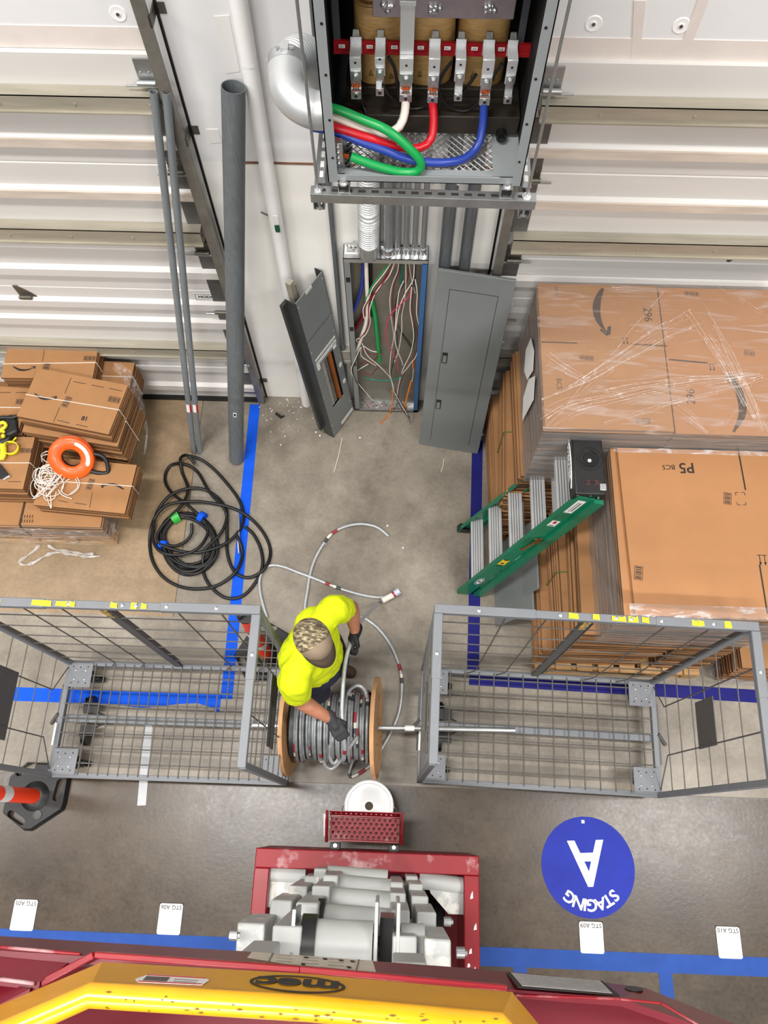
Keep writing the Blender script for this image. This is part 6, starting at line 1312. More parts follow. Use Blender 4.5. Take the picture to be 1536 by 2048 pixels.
# ============================================================ SCISSOR LIFT
LZ = 0.80; LX0, LX1, LYF, LYB = -0.735, 0.512, -3.372, -5.3
lift = thing('scissor_lift', 'red scissor lift with gray scissor arms and a yellow guard rail', 'scissor lift', (-0.11, -4.3, 0))
m = MB(); m.bx(LX0, LX1, LYF - 0.10, LYF, 0.25, LZ); m.build('front_wall', M['lift_red_dusty'], lift, bevel=0.006)
for x0, x1 in ((LX0, LX0 + 0.085), (LX1 - 0.085, LX1)): m = MB(); m.bx(x0, x1, LYB, LYF - 0.10, 0.25, LZ); m.build('side_beam', M['lift_red'], lift, bevel=0.006)
m = MB()
rng = random.Random(5)
for k in range(7): y = LYF - 0.2 - rng.random() * 0.6; x = LX1 - 0.042 + rng.uniform(-.02, .02); m.prism([(x - .008, y, LZ + .0004), (x + .008, y + .004, LZ + .0004), (x + .006, y + .03 * rng.random() + .012, LZ + .0004), (x - .004, y + .02, LZ + .0004)], (0, 0, .0008))
m.build('paint_chips', M['white'], lift)
m = MB(); m.bx(LX0 + 0.085, LX1 - 0.085, LYB, LYF - 0.1, 0.28, 0.34); m.build('base_deck', M['lift_red'], lift)
for x in (LX0 + 0.22, LX1 - 0.22):
    for y in (LYF - 0.35, LYB + 0.3): m = MB(); m.cyl((x - 0.06, y, 0.2), (x + 0.06, y, 0.2), 0.2, n=28); m.build('wheel', M['black_rubber'], lift, bevel=0.01)
for s, x in ((1, LX0 + 0.085), (-1, LX1 - 0.085)):
    m = MB(); pr = [(x, LYF - 0.13, 0.72), (x + s * 0.20, LYF - 0.13, 0.72), (x + s * 0.18, LYF - 0.2, 0.72), (x + s * 0.08, LYF - 0.3, 0.72), (x, LYF - 0.3, 0.72)]; m.prism(pr, (0, 0, 0.02)); m.build('gusset', M['lift_gray_top'], lift)
# entry step: perforated tread with upstand, on the front wall
SX0, SX1 = -0.365, 0.088
st = [(0, 0)]
m = MB(); y0, y1, z = -3.32, -3.185, 0.62
def perf(m, x0, x1, ya, za, yb, zb, nx, ny, r, t=0.003):
    """sheet with round-ish (hexagonal) holes"""
    dx = (x1 - x0) / nx
    for j in range(ny):
        off = 0.5 if j % 2 else 0
        for i in range(nx):
            cx = x0 + dx * (i + 0.5); f0, f1 = j / ny, (j + 1) / ny; c = (f0 + f1) / 2; P = lambda a, f: (a, ya + (yb - ya) * f, za + (zb - za) * f)
            O = [P(x0 + dx * i, f0), P(cx, f0), P(x0 + dx * (i + 1), f0), P(x0 + dx * (i + 1), c), P(x0 + dx * (i + 1), f1), P(cx, f1), P(x0 + dx * i, f1), P(x0 + dx * i, c)]
            h = math.hypot(yb - ya, zb - za); I = []
            shift = dx * 0.22 * (1 if off else -1)
            for g in (-135, -90, -45, 0, 45, 90, 135, 180): I.append(P(cx + shift + r * math.cos(math.radians(g)), c + r * math.sin(math.radians(g)) / h))
            vo = [m.v(p) for p in O]; vi = [m.v(p) for p in I]
            for k in range(8): m.face([vo[k], vo[(k + 1) % 8], vi[(k + 1) % 8], vi[k]])
perf(m, SX0 + 0.02, SX1 - 0.02, -3.315, 0.60, -3.195, 0.60, 13, 5, 0.0105); tr = m.build('step_tread', M['lift_red_dusty'], lift, smooth=0)
sol = tr.modifiers.new('t', 'SOLIDIFY'); sol.thickness = 0.004
m = MB(); perf(m, SX0 + 0.02, SX1 - 0.02, -3.185, 0.60, -3.165, 0.66, 14, 1, 0.006); m.bx(SX0, SX1, -3.165, -3.161, 0.64, 0.675); m.build('step_lip', M['lift_red'], lift, smooth=0)
m = MB()
for x in (SX0, SX1 - 0.012): m.prism([(x, -3.335, 0.52), (x, -3.335, 0.615), (x, -3.16, 0.70), (x, -3.16, 0.60)], (0.012, 0, 0))
m.bx(SX0 + 0.02, SX1 - 0.02, -3.325, -3.195, 0.50, 0.51); m.bx(SX0 + 0.02, SX1 - 0.02, -3.328, -3.318, 0.50, 0.598); m.bx(SX0 + 0.02, SX1 - 0.02, -3.192, -3.182, 0.50, 0.598); m.build('step_bracket_shade_pan', M['lift_red'], lift, bevel=0.002)  # side brackets, plus an added closed pan that keeps the tread holes dark
m = MB()
for x in (SX0 + 0.06, SX1 - 0.05): m.bx(x - 0.03, x + 0.03, -3.372, -3.335, 0.54, 0.6)
m.build('step_mount', M['black'], lift, bevel=0.004)
m = MB()
for x in (SX0 + 0.06, SX1 - 0.05): m.cyl((x, -3.35, 0.6), (x, -3.35, 0.612), 0.012, n=6)
m.build('step_bolt', M['zinc_bolt'], lift)
m = MB(); p = F(655, 1636, 0.6); m.tube([V((SX0 - 0.006, -3.3, 0.60)), V((SX0 - 0.012, -3.18, 0.61)), p + V((0, 0, 0))], 0.006, 6); m.cyl(p, p + V((-0.012, 0.02, 0.0)), 0.016, n=8); m.build('plug', M['white_plastic'], lift)
# scissor pack: near-end knuckles of each level with cross tubes between them
def knuckle(u0, v0, u1, v1, z, depth, hgt, mat, top):
    """rectangular tube end whose upper face spans the given patch at height z"""
    a, b = F(u0, v0, z), F(u1, v0, z); yb = F((u0 + u1) / 2, v1, z).y; m = MB()
    m.bx(a.x, b.x, yb, a.y, z - hgt, z); return m.build('scissor_arm', mat, lift, bevel=0.006)
GR, GT = M['lift_gray'], M['lift_gray_top']
lev = [ # z, inner-left u0,u1,v0,v1 ; outer-left ; inner-right ; outer-right ; cross v0,v1
    (0.98, (628, 653, 1727, 1737), (609, 640, 1740, 1752), (812, 836, 1741, 1752), (797, 835, 1756, 1766)),
    (1.28, (646, 677, 1738, 1750), (577, 615, 1757, 1772), (780, 807, 1749, 1764), (818, 846, 1755, 1768)),
    (1.62, (624, 660, 1755, 1772), (541, 585, 1785, 1800), (780, 812, 1767, 1786), (823, 857, 1776, 1792)),
    (1.98, (592, 638, 1782, 1805), (475, 530, 1826, 1846), (781, 820, 1795, 1820), (834, 873, 1806, 1824)),
    (2.36, (545, 604, 1819, 1852), None, (785, 834, 1837, 1872), (849, 902, 1853, 1878)),
    (2.75, (478, 540, 1880, 1905), None, (786, 855, 1905, 1925), None)]
for k, (z, il, ol, ir, orr) in enumerate(lev):
    for q, mat in ((il, GR), (ol, GT), (ir, GR), (orr, GT)):
        if q is None: continue
        u0, u1, v0, v1 = q; a, b = F(u0, v1, z), F(u1, v1, z); y = (a.y + b.y) / 2; zl = W((u0 + u1) / 2, v0, y).z
        sl = (1 if k % 2 else -1) * (1 if q in (il, ir) else -1) * 0.19
        m = MB(); m.hexa([(a.x, y, zl), (b.x, y, zl), (b.x, y, z), (a.x, y, z)], [(a.x, y - 1.6, z - 0.16 + sl), (b.x, y - 1.6, z - 0.16 + sl), (b.x, y - 1.6, z + sl), (a.x, y - 1.6, z + sl)]); m.build('scissor_arm', mat, lift, bevel=0.008)
for k, (uv, z, r) in enumerate((((655, 1750, 775, 1759), 0.85, 0.05), ((655, 1770, 782, 1782), 1.15, 0.055), ((640, 1801, 781, 1812), 1.48, 0.062), ((648, 1842, 782, 1853), 1.85, 0.068))):
    p, q = F(uv[0], uv[1], z), F(uv[2], uv[3], z); m = MB(); m.cyl(p, q, r, n=28); m.build('cross_tube', GR, lift)
    if k == 3:
        d = (q - p).normalized()
        m = MB(); m.cyl(p - d * 0.03, p, r * 1.25, n=28); m.build('tube_collar', M['black'], lift)
for z, a, b, r in ((0.72, (536, 1747), (612, 1750), 0.045), (0.72, (838, 1760), (928, 1772), 0.045)):
    m = MB(); m.cyl(F(*a, z), F(*b, z), r, n=22); m.build('pivot_shaft', GR, lift)
# lift cylinder
p, q = F(630, 1888, 2.25), F(745, 1893, 2.25); m = MB(); m.cyl(p, q, 0.085, n=28); m.build('cylinder_tube', GR, lift)
m = MB(); d = (q - p).normalized(); m.cyl(p - d * 0.05, p + d * 0.005, 0.10, n=28); m.build('cylinder_seal', M['black'], lift)
m = MB(); m.bar(p - d * 0.075 + V((0, 0, -0.1)), p - d * 0.075 + V((0, 0, 0.1)), 0.012, 0.24, (0, 1, 0)); m.build('cylinder_plate', M['galv'], lift)
a = F(752, 1895, 2.25); b = F(795, 1898, 2.25)
m = MB()
for x in (a.x - 0.008, b.x - 0.008): m.bx(x, x + 0.014, a.y - 0.18, a.y + 0.16, 2.05, 2.36)
m.build('lug_plate', GR, lift, bevel=0.003)
m = MB(); m.bx(a.x + 0.012, b.x - 0.012, a.y - 0.12, a.y + 0.1, 2.06, 2.26); m.build('hose_block', M['black_gloss'], lift)
m = MB(); m.cyl((b.x + 0.012, a.y - 0.01, 2.2), (b.x + 0.10, a.y - 0.01, 2.2), 0.09, n=24); m.build('cylinder_tube', GR, lift)
m = MB(); rng = random.Random(3)
for k in range(5): x = F(640 + k * 14, 1850, 1.9).x; m.tube(smooth_path([(x, -3.60, 2.0), (x + 0.06, -3.62, 2.06), (x + 0.14, -3.66, 1.98), (x + 0.2, -3.75, 1.85)], 0.02), 0.010, 7)
m.build('hydraulic_hose', M['black'], lift, smooth=60)
for u, v, z in ((460, 1870, 2.05), (888, 1843, 1.7), (913, 1905, 2.2)):
    p = F(u, v, z); m = MB(); m.cyl(p, p + V((0.03, 0, 0)), 0.02, n=12); m.cyl(p + V((0.03, 0, 0)), p + V((0.04, 0, 0)), 0.012, n=6); m.build('pivot_pin', M['zinc_bolt'], lift)
# platform at the top: red front panel with decals, lip, yellow guard with logo, deck behind
ZA, ZB, ZC, ZD = 3.78, 3.98, 4.06, 4.22
la = [(-420, 1842), (0, 1872), (480, 1902), (960, 1938), (1120, 1953), (1292, 1976), (1520, 2068), (1700, 2150)]
lb_ = [(-420, 1872), (0, 1900), (198, 1913), (600, 1941), (1012, 1978), (1240, 1996), (1400, 2052), (1560, 2140)]
def ruled(m, pa, za, pb, zb, t=0.012):
    A = [F(u, v, za) for u, v in pa]; B = [F(u, v, zb) for u, v in pb]; va = [m.v(p) for p in A]; vb = [m.v(p) for p in B]; ua = [m.v(p - V((0, t, 0))) for p in A]; ub = [m.v(p - V((0, t, 0))) for p in B]; n = len(A)
    for i in range(n - 1): m.face([va[i], va[i + 1], vb[i + 1], vb[i]]); m.face([ua[i], ub[i], ub[i + 1], ua[i + 1]]); m.face([va[i], ua[i], ua[i + 1], va[i + 1]]); m.face([vb[i], vb[i + 1], ub[i + 1], ub[i]])
    return A, B
m = MB(); ruled(m, la[:7], ZA, [(-420, 1872), (0, 1901), (480, 1933), (960, 1974), (1120, 1987), (1240, 1996), (1400, 2052)], ZB); fp = m.build('front_panel', M['lift_dark'], lift, smooth=0)
m = MB(); m.prism([F(u, v, ZA - 0.06) for u, v in ((-420, 1905), (0, 1925), (500, 1950), (1000, 1985), (1240, 2005), (1420, 2075), (1700, 2300), (-420, 2300))], (0, 0, -0.03)); m.build('platform_deck', M['lift_dark'], lift)
def onface(P0, P1, P2, u, v, lift_=0.0008):
    n = (P1 - P0).cross(P2 - P0).normalized(); r = ray(u, v)
    if n.dot(r) > 0: n = -n
    return CAM + r * ((P0 - CAM).dot(n) / r.dot(n)) + n * lift_, n
def facedecal(tri, quad, name, mat, par, lift_):
    pts = [onface(*tri, u, v, lift_) for u, v in quad]; m = MB(); m.prism([p for p, n in pts], pts[0][1] * 0.0006); return m.build(name, mat, par)
def bars(pts, w, h, name, mat):
    m = MB()
    for a, b in zip(pts, pts[1:]): m.bar(a, b, w, h)
    return m.build(name, mat, lift, bevel=0.002)
lipm = M['lift_red']
bars([F(u, v, ZB + 0.006) for u, v in ((190, 1909), (600, 1938), (1014, 1976))], 0.010, 0.014, 'toe_board', lipm)
bars([F(u, v, ZB + 0.006) for u, v in ((190, 1909), (85, 1965), (-110, 2066))], 0.012, 0.02, 'toe_board', lipm)
m = MB(); ruled(m, [(-420, 1884), (0, 1892), (165, 1907)], ZB - 0.01, [(-420, 1960), (0, 1955), (80, 1964)], ZB + 0.02); m.build('side_panel', M['lift_dark'], lift, smooth=0)
m = MB(); ruled(m, [(-420, 1956), (0, 1962), (72, 1968)], ZB, [(-420, 2100), (0, 2008), (60, 1978)], ZB + 0.03); m.build('side_panel', M['lift_dark'], lift, smooth=0)
bars([F(u, v, ZB + 0.004) for u, v in ((-100, 1888), (0, 1894), (162, 1908))], 0.005, 0.006, 'panel_rib', M['lift_red_dusty']); bars([F(u, v, ZB + 0.024) for u, v in ((-100, 1952), (0, 1958), (70, 1967))], 0.006, 0.008, 'panel_rib', M['lift_red_dusty'])
bars([F(u, v, ZB + 0.004) for u, v in ((1030, 1990), (1240, 1998), (1322, 2006), (1400, 2052))], 0.004, 0.006, 'panel_rib', M['lift_red_dusty'])
tri = (F(480, 1902, ZA), F(960, 1938, ZA), F(960, 1974, ZB))
lb = facedecal(tri, ((504, 1905), (745, 1923), (752, 1947), (486, 1927)), 'instruction_decal', mk('decal_cream', (196, 186, 172), 0.5, 0, 0.1, 40), fp, 0.0008)
def facelines(tri, segs, w, name, mat, par, lift_):
    m = MB()
    for a, b in segs:
        p, n = onface(*tri, *a, lift_); q, _ = onface(*tri, *b, lift_); d = (q - p).normalized(); s = d.cross(n) * w / 2; m.prism([p - s, q - s, q + s, p + s], n * 0.0004)
    return m.build(name, mat, par)
sg = [((546, 1908), (534, 1931)), ((718, 1921), (712, 1945))]
for k in range(9): sg.append(((552 + (k % 3) * 52, 1912 + (k // 3) * 6 + (k % 3) * 4), (584 + (k % 3) * 52, 1914.5 + (k // 3) * 6 + (k % 3) * 4)))
facelines(tri, sg, 0.003, 'decal_print', mk('print_gray', (110, 106, 102), 0.6), lb, 0.0018)
facelines(tri, [((u - 4, v), (u + 4, v + .4)) for u, v in ((612, 1917), (650, 1920), (682, 1923), (705, 1925), (606, 1931), (698, 1937))], 0.02, 'decal_dots', M['ink'], lb, 0.002)
tri = (F(1000, 1941, ZA), F(1250, 1970, ZA), F(1240, 1996, ZB))
lb = facedecal(tri, ((1012, 1946), (1205, 1963), (1240, 1993), (1036, 1977)), 'instruction_decal', M['ink'], fp, 0.0008); facedecal(tri, ((1022, 1948), (1200, 1964), (1224, 1989), (1044, 1974)), 'decal_face', mk('decal_gray', (172, 170, 168), 0.5, 0, 0.1, 50), lb, 0.0018)
facelines(tri, [((1040 + k * 3, 1952 + k * 2.9), (1192 + k * 4, 1965 + k * 2.9)) for k in range(7)], 0.0025, 'decal_print', mk('print_gray2', (120, 118, 116), 0.6), lb, 0.0028)
tri2 = (F(1120, 1953, ZA), F(1292, 1976, ZA), F(1240, 1996, ZB)); hole = [(1268 + 19 * math.cos(g), 1979 + 5 * math.sin(g) + 2 * math.cos(g)) for g in (2 * math.pi * i / 20 for i in range(20))]
facedecal(tri2, hole, 'panel_hole', M['black'], fp, 0.001)
# yellow guard: leaning plate with a round tube along its top, bent back at both ends
outer = [(-300, 2140), (0, 2010), (204, 1924), (620, 1948), (1024, 1984), (1090, 2064), (1180, 2170)]
inner = [(-260, 2160), (0, 2050), (182, 1970), (620, 1996), (1004, 2030), (1046, 2080), (1120, 2180)]
gt = (F(204, 1924, ZC), F(1024, 1984, ZC), F(600, 1995, ZD))
m = MB(); A = [onface(*gt, u, v, 0)[0] if i in (2, 3, 4) else F(u, v, ZC) for i, (u, v) in enumerate(outer)]; B = [onface(*gt, u, v, 0)[0] if i in (2, 3, 4) else F(u, v, ZD) for i, (u, v) in enumerate(inner)]; tk = V((0, -.006, -.002))
va = [m.v(p) for p in A]; vb = [m.v(p) for p in B]; ua = [m.v(p + tk) for p in A]; ub = [m.v(p + tk) for p in B]
for i in range(6): m.face([va[i], va[i + 1], vb[i + 1], vb[i]]); m.face([ua[i], ub[i], ub[i + 1], ua[i + 1]]); m.face([va[i], ua[i], ua[i + 1], va[i + 1]]); m.face([vb[i], vb[i + 1], ub[i + 1], ub[i]])
yp = m.build('guard_plate', mk('rail_yellow_flat', (210, 148, 4), 0.4, 0, 0.08, 6), lift, smooth=0)
tb = [F(u, v, ZD + 0.012) for u, v in ((-250, 2170), (8, 2066), (181, 1990), (620, 2017), (1003, 2051), (1038, 2096), (1110, 2205))]
m = MB(); m.tube(tb, 0.0165, 18); m.build('guard_tube', mk('rail_yellow_worn', (238, 176, 10), 0.3, 0, 0, 9, col2=(222, 158, 10), thr=(0.3, 0.7), coat=0.3), lift, smooth=60)
m = MB(); rng = random.Random(17)
for k in range(60):
    u = rng.choice((rng.uniform(560, 1000), rng.uniform(200, 1000))); p = F(u, 1990 + (u - 180) * 0.0715, ZD + 0.012); g = rng.uniform(-0.6, 1.2); r = 0.0167; n = V((0, -math.sin(g), math.cos(g))); c = p + n * r; w = rng.uniform(.001, .006); s = n.cross(V((1, 0, 0))) * rng.uniform(.0006, .0016)
    m.prism([c - V((w, 0, 0)), c + s, c + V((w, 0, 0)), c - s], n * 0.0004)
m.build('scuffs', mk('scuff_dark', (112, 78, 24), 0.7), lift)
tri = gt
lb = facedecal(tri, ((298, 1950), (408, 1957), (418, 1962), (404, 1972), (276, 1966), (270, 1960)), 'warning_decal', M['white'], yp, 0.0008)
facelines(tri, [((294, 1952), (411, 1959)), ((276, 1965), (403, 1971))], 0.006, 'decal_border', M['red'], lb, 0.0016)
facelines(tri, [((289, 1959), (336, 1961.5))], 0.032, 'decal_picture', mk('print_dark', (86, 82, 76), 0.6), lb, 0.0016); facelines(tri, [((348, 1961), (396, 1964)), ((346, 1965), (392, 1967.5))], 0.004, 'decal_print', mk('print_dark2', (110, 106, 100), 0.6), lb, 0.0016)
tri = gt
p0, n0 = onface(*tri, 595, 1969, 0.0012); pl, _ = onface(*tri, 499, 1963, 0.0012); pr, _ = onface(*tri, 691, 1976, 0.0012); pt, _ = onface(*tri, 597, 1952.5, 0.0012); pb, _ = onface(*tri, 593, 1986, 0.0012)
ex = (pr - pl) / 2; ey = (pb - pt) / 2; m = MB(); A = []; B = []
for k in range(48):
    g = 2 * math.pi * k / 48; A.append(m.v(p0 + ex * math.cos(g) + ey * math.sin(g))); B.append(m.v(p0 + ex * 0.93 * math.cos(g) + ey * 0.84 * math.sin(g)))
for k in range(48): m.face([A[k], A[(k + 1) % 48], B[(k + 1) % 48], B[k]])
m.build('logo_oval', M['ink'], yp, fix=False)
s_ = 2.0 * ey.length; text('mec', s_ * 0.84, frame(p0 + n0 * .0004 - ey * 0.02, -ex, ey), M['ink'], yp, 'logo_letters', depth=0.0003, bold=s_ * 0.03, sx=ex.length / ey.length * 0.62)
# bucket behind the step
p = F(738, 1612, 0.37); t = thing('bucket', 'white lidded bucket with a hole in the lid behind the red step', 'bucket', (p.x, p.y + 0.0, 0))
m = MB(); m.lathe([(0.0, 0.0), (0.125, 0.0), (0.13, 0.005), (0.143, 0.30), (0.149, 0.30), (0.149, 0.33), (0.143, 0.335), (0.145, 0.355), (0.0, 0.355)], (p.x, p.y, 0), 48); m.build('pail', M['white_plastic'], t)
m = MB(); m.lathe([(0.148, 0.345), (0.154, 0.35), (0.154, 0.366), (0.148, 0.372), (0.136, 0.372), (0.132, 0.364), (0.05, 0.364), (0.045, 0.367), (0.025, 0.367)], (p.x, p.y, 0), 48); ld = m.build('lid', M['white_plastic'], t)
m = MB(); m.cyl((p.x, p.y, 0.3675), (p.x, p.y, 0.3685), 0.0255, n=28); m.build('lid_hole', mk('hole_olive', (70, 64, 46), 0.8), ld)
m = MB(); 
for s in (-1, 1): m.tube(smooth_path([(p.x + s * 0.15, p.y, 0.31), (p.x + s * 0.168, p.y - 0.01, 0.30), (p.x + s * 0.165, p.y - 0.06, 0.27), (p.x + s * 0.13, p.y - 0.12, 0.24)], 0.01), 0.003, 6)
m.build('bail_wire', M['galv'], t)
# ============================================================ THE WORKER
PO = V((-0.45, -2.34, 0)); pf = V((0.902, -0.431, 0)).normalized(); plf = V((0, 0, 1)).cross(pf)
PM = Matrix((pf, plf, V((0, 0, 1)))).transposed().to_4x4(); PM.translation = PO     # x forward, y his left
def organic(name, caps, balls, mat, parent, voxel=0.008, it=6, PMx=None):
    m = MB(PMx or PM)
    for p0, r0, p1, r1 in caps:
        m.cyl(p0, p1, r0, r1, 18); m.ball(p0, r0, n=16); m.ball(p1, r1, n=16)
    for c, s, R in balls:
        o = m.M; m.M = o @ Matrix.Translation(V(c)) @ (R or Matrix()); m.ball((0, 0, 0), 1.0, s, 24); m.M = o
    bmesh.ops.recalc_face_normals(m.bm, faces=m.bm.faces)
    me = bpy.data.meshes.new(name); m.bm.to_mesh(me); m.bm.free(); o = bpy.data.objects.new(name, me); COL.objects.link(o)
    r = o.modifiers.new('r', 'REMESH'); r.mode = 'VOXEL'; r.voxel_size = voxel
    s = o.modifiers.new('s', 'SMOOTH'); s.iterations = it; s.factor = 0.5
    bpy.context.view_layer.update(); me2 = bpy.data.meshes.new_from_object(o.evaluated_get(bpy.context.evaluated_depsgraph_get())); bpy.data.objects.remove(o); bpy.data.meshes.remove(me)
    me2.transform(Matrix.Translation(-WL[parent])); me2.materials.clear(); return link(name, me2, mat, parent, WL[parent], 180)
P = thing('person', 'worker in a bright yellow shirt and tan cap feeding cable off the wooden reel', 'person', PO)
Rot = lambda a, ax: Matrix.Rotation(math.radians(a), 4, ax)
def hand(w, k, n, th, r=0.0):
    """finger capsules: wrist w, knuckle centre k, n = palm side, th = thumb side; fingers curl round a rod at the palm"""
    w, k, n, th = V(w), V(k), V(n).normalized(), V(th).normalized(); d = (k - w).normalized(); out = [(w, 0.027 + r, w.lerp(k, 0.45), 0.03 + r)]
    for i, (o, l, rr) in enumerate(((0.030, 0.92, 0.0098), (0.010, 1.0, 0.0102), (-0.010, 0.95, 0.0098), (-0.029, 0.78, 0.0088))):
        a = k + th * o; out.append((w.lerp(k, 0.35) + th * o * 0.7, 0.018 + r, a, 0.0135 + r)); b = a + (d * 0.85 + n * 0.5).normalized() * 0.042 * l; c = b + (n * 0.95 - d * 0.25).normalized() * 0.027 * l; e = c + (n * 0.1 - d).normalized() * 0.021 * l
        out += [(a, rr + 0.0015 + r, b, rr + r), (b, rr + r, c, rr - 0.0006 + r), (c, rr - 0.0006 + r, e, rr - 0.0016 + r)]
    a = w.lerp(k, 0.32) + th * 0.028; b = a + (th * 0.55 + d * 0.55 + n * 0.45).normalized() * 0.04; c = b + (n * 0.75 + d * 0.5 - th * 0.25).normalized() * 0.032
    out += [(a, 0.016 + r, b, 0.0118 + r), (b, 0.0118 + r, c, 0.0098 + r)]; return out
RS, RE, RW, RK = V((.02, -.205, 1.385)), V((.045, -.262, 1.10)), V((.245, -.262, .975)), V((.318, -.300, .945))
LS, LE, LW, LK = V((.02, .225, 1.385)), V((.06, .335, 1.13)), V((.128, .245, .975)), V((.140, .170, .955))
hr = lambda r: hand(RW, RK, (0.25, -0.1, -0.95), (0.5, 0.85, 0.1), r)
hl = lambda r: hand(LW, LK, (0.75, -0.1, -0.65), (0.2, 0.1, 1.0), r)
HD = V((0.035, 0.0, 1.595)); HR = Rot(-26, 'Z') @ Rot(30, 'Y')            # head turned to his right and bent down
hv = lambda x, y, z: HD + (HR @ V((x, y, z)))
caps = [((0, 0, 1.36), 0.062, HD - V((0.01, 0, 0.07)), 0.056), (RS, 0.062, RE, 0.046), (RE, 0.046, RE.lerp(RW, .3), 0.047), (RE.lerp(RW, .3), 0.047, RW, 0.029), (LS, 0.062, LE, 0.046), (LE, 0.046, LE.lerp(LW, .3), 0.047), (LE.lerp(LW, .3), 0.047, LW, 0.029),
        ((0, -.1, .93), 0.085, (.03, -.12, .5), 0.058), ((.03, -.12, .5), 0.056, (-.06, -.13, .1), 0.04), ((0, .1, .93), 0.085, (.03, .12, .5), 0.058), ((.03, .12, .5), 0.056, (-.06, .13, .1), 0.04), ((-.06, -.13, .08), 0.035, (.09, -.15, .04), 0.03), ((-.06, .13, .08), 0.035, (.09, .15, .04), 0.03)] + hr(0) + hl(0)
balls = [((.005, 0, 1.22), (.105, .165, .24), None), ((.005, 0, 1.0), (.115, .155, .16), None), (HD, (.098, .077, .118), HR), (hv(.045, 0, -.07), (.055, .055, .055), HR), (hv(.1, 0, -.02), (.018, .013, .02), HR), (hv(.096, 0, -.075), (.012, .022, .010), HR), (hv(0, .08, -.02), (.012, .010, .032), HR), (hv(0, -.08, -.02), (.012, .010, .032), HR), (hv(.088, 0, .03), (.012, .05, .012), HR)]
organic('body', caps, balls, M['skin'], P, 0.0062, 4)
# shirt
sr, sl = RS.lerp(RE, 0.62), LS.lerp(LE, 0.52)
caps = [((.01, -.17, 1.395), 0.082, (.01, .185, 1.395), 0.082), (RS, 0.088, sr, 0.082), (LS, 0.088, sl, 0.080), ((0, 0, 1.40), 0.085, (0.0, 0, 1.455), 0.074)]
balls = [((-.002, 0, 1.24), (.146, .200, .25), None), ((-.006, 0, 1.02), (.158, .192, .20), None), ((-.004, 0, .90), (.158, .19, .07), None), ((-.05, -.08, 1.34), (.09, .11, .1), None), ((-.05, .1, 1.34), (.09, .11, .1), None), ((.05, 0.02, 1.10), (.10, .13, .12), None)]
sh = organic('shirt', caps, balls, M['shirt'], P, 0.009, 7)
for q in sh.data.vertices:                                             # cloth folds
    p = q.co; n = noise.noise(V((p.x * 7, p.y * 7, p.z * 4))) * 0.012 + (0.5 - abs(noise.noise(V((p.x * 13 + p.z * 9, p.y * 15 - p.z * 6, p.z * 6))))) * 0.016 - 0.006 + noise.noise(V((p.x * 40, p.y * 40, p.z * 14))) * 0.0025; q.co += V(q.normal) * n
organic('trousers', [((.0, -.1, .93), 0.115, (.035, -.125, .5), 0.085), ((.035, -.125, .5), 0.083, (-.06, -.135, .1), 0.068), ((.0, .1, .93), 0.115, (.035, .125, .5), 0.085), ((.035, .125, .5), 0.083, (-.06, .135, .1), 0.068)], [((.015, 0, .93), (.155, .18, .12), None)], M['denim'], P, 0.009, 6)
organic('boots', [((-.09, s * .135, .06), 0.055, (.10, s * .155, .045), 0.043) for s in (-1, 1)] + [((-.06, s * .135, .06), 0.058, (-.06, s * .135, .15), 0.06) for s in (-1, 1)], [], M['boot'], P, 0.008, 4)
organic('glove', hr(0.0035) + [(RW - (RK - RW).normalized() * .03, 0.036, RW, 0.036)], [], M['glove'], P, 0.0042, 3)
organic('glove', hl(0.0035) + [(LW - (LK - LW).normalized() * .03, 0.036, LW, 0.036)], [], M['glove_black'], P, 0.0042, 3)
organic('hair', [], [(hv(-.022, 0, -.012), (.085, .082, .085), HR)], M['hair'], P, 0.006, 3)
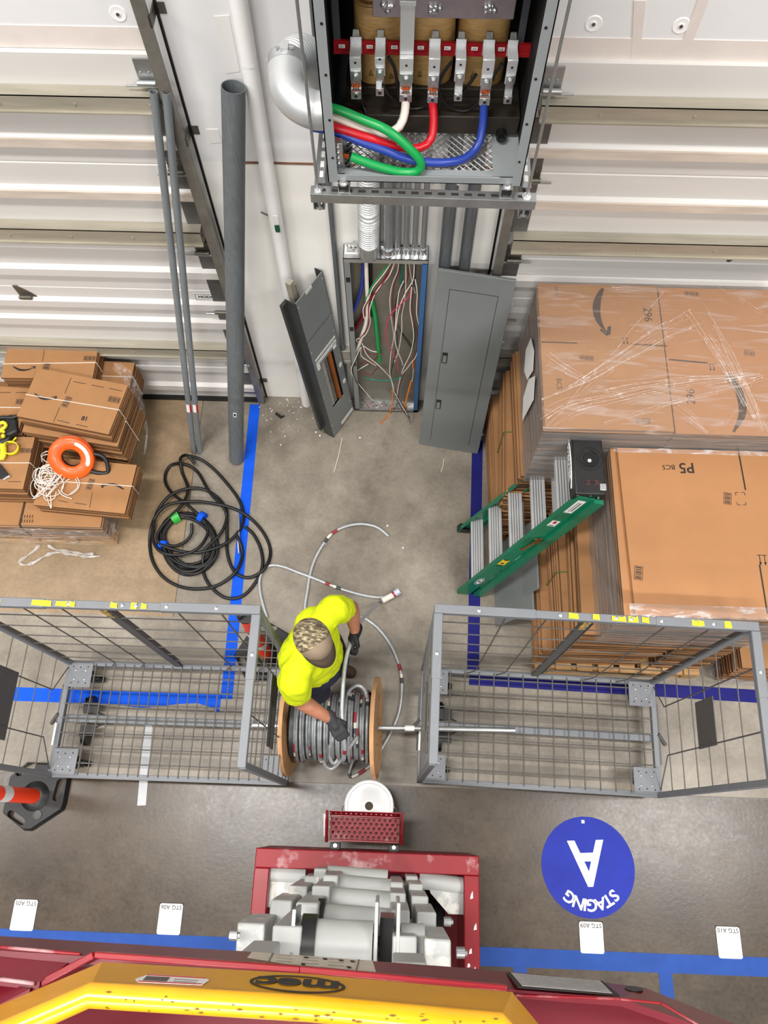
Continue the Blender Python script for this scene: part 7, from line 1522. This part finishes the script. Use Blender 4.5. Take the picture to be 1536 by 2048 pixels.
# cap: crown split into tan front and camouflage back, button, bill
def dome(y0, y1, mat, name, k=1.0):
    m = MB(PM @ Matrix.Translation(HD) @ HR); nu, nv = 28, 12; G = []
    for j in range(nv + 1):
        ph = math.pi / 2 * j / nv; G.append([m.v((0.112 * k * math.cos(g) * math.cos(ph) ** 0.82 + (-0.004 * math.cos(ph)), 0.093 * k * math.sin(g) * math.cos(ph) ** 0.82, 0.022 + 0.118 * k * math.sin(ph) + 0.010 * math.cos(g) * math.cos(ph))) for g in (y0 + (y1 - y0) * i / nu for i in range(nu + 1))])
    for j in range(nv):
        for i in range(nu): m.face([G[j][i], G[j][i + 1], G[j + 1][i + 1], G[j + 1][i]])
    bmesh.ops.remove_doubles(m.bm, verts=m.bm.verts, dist=0.0006); o = m.build(name, mat, cap, smooth=180); s = o.modifiers.new('t', 'SOLIDIFY'); s.thickness = 0.003; s.offset = -1; return o
m = MB(PM @ Matrix.Translation(HD) @ HR); m.lathe([(0.0, .1405), (0.008, .1405), (0.009, .138), (0, .137)], (0, 0, 0), 14); cap = m.build('cap', M['cap_tan'], P)
dome(-math.pi * 0.46, math.pi * 0.46, M['cap_tan'], 'front_panel'); dome(math.pi * 0.46, math.pi * 1.54, M['cap_camo'], 'back_panel')
m = MB(PM @ Matrix.Translation(HD) @ HR); A = []; B = []
for k in range(17):
    g = math.radians(-74 + k * 148 / 16); A.append(m.v((0.106 * math.cos(g), 0.092 * math.sin(g), 0.030 - 0.012 * abs(math.sin(g))))); B.append(m.v((0.108 * math.cos(g) + 0.070 * math.cos(g * 0.75) ** 0.7, 0.088 * math.sin(g), 0.008 - 0.022 * abs(math.sin(g)) ** 2)))
for k in range(16): m.face([A[k], A[k + 1], B[k + 1], B[k]])
o = m.build('bill', mk('cap_bill', (74, 60, 50), 0.8), cap, smooth=80); s = o.modifiers.new('t', 'SOLIDIFY'); s.thickness = 0.004
m = MB(PM @ Matrix.Translation(HD) @ HR)
for g in (-0.9, -0.3, 0.3, 0.9):
    m.tube([(0.1125 * math.cos(g) * math.cos(ph) ** 0.82 - .004 * math.cos(ph), 0.0935 * math.sin(g) * math.cos(ph) ** .82, 0.0225 + 0.1185 * math.sin(ph) + .01 * math.cos(g) * math.cos(ph)) for ph in (math.pi / 2 * j / 10 for j in range(11))], 0.0012, 5)
m.build('seams', mk('cap_seam', (156, 138, 118), 0.8), cap)
for s in (-1, 1):
    m = MB(PM @ Matrix.Translation(HD) @ HR); m.ball((.088, s * .032, .0), 0.012, n=12); m.build('eye', M['white'], P)
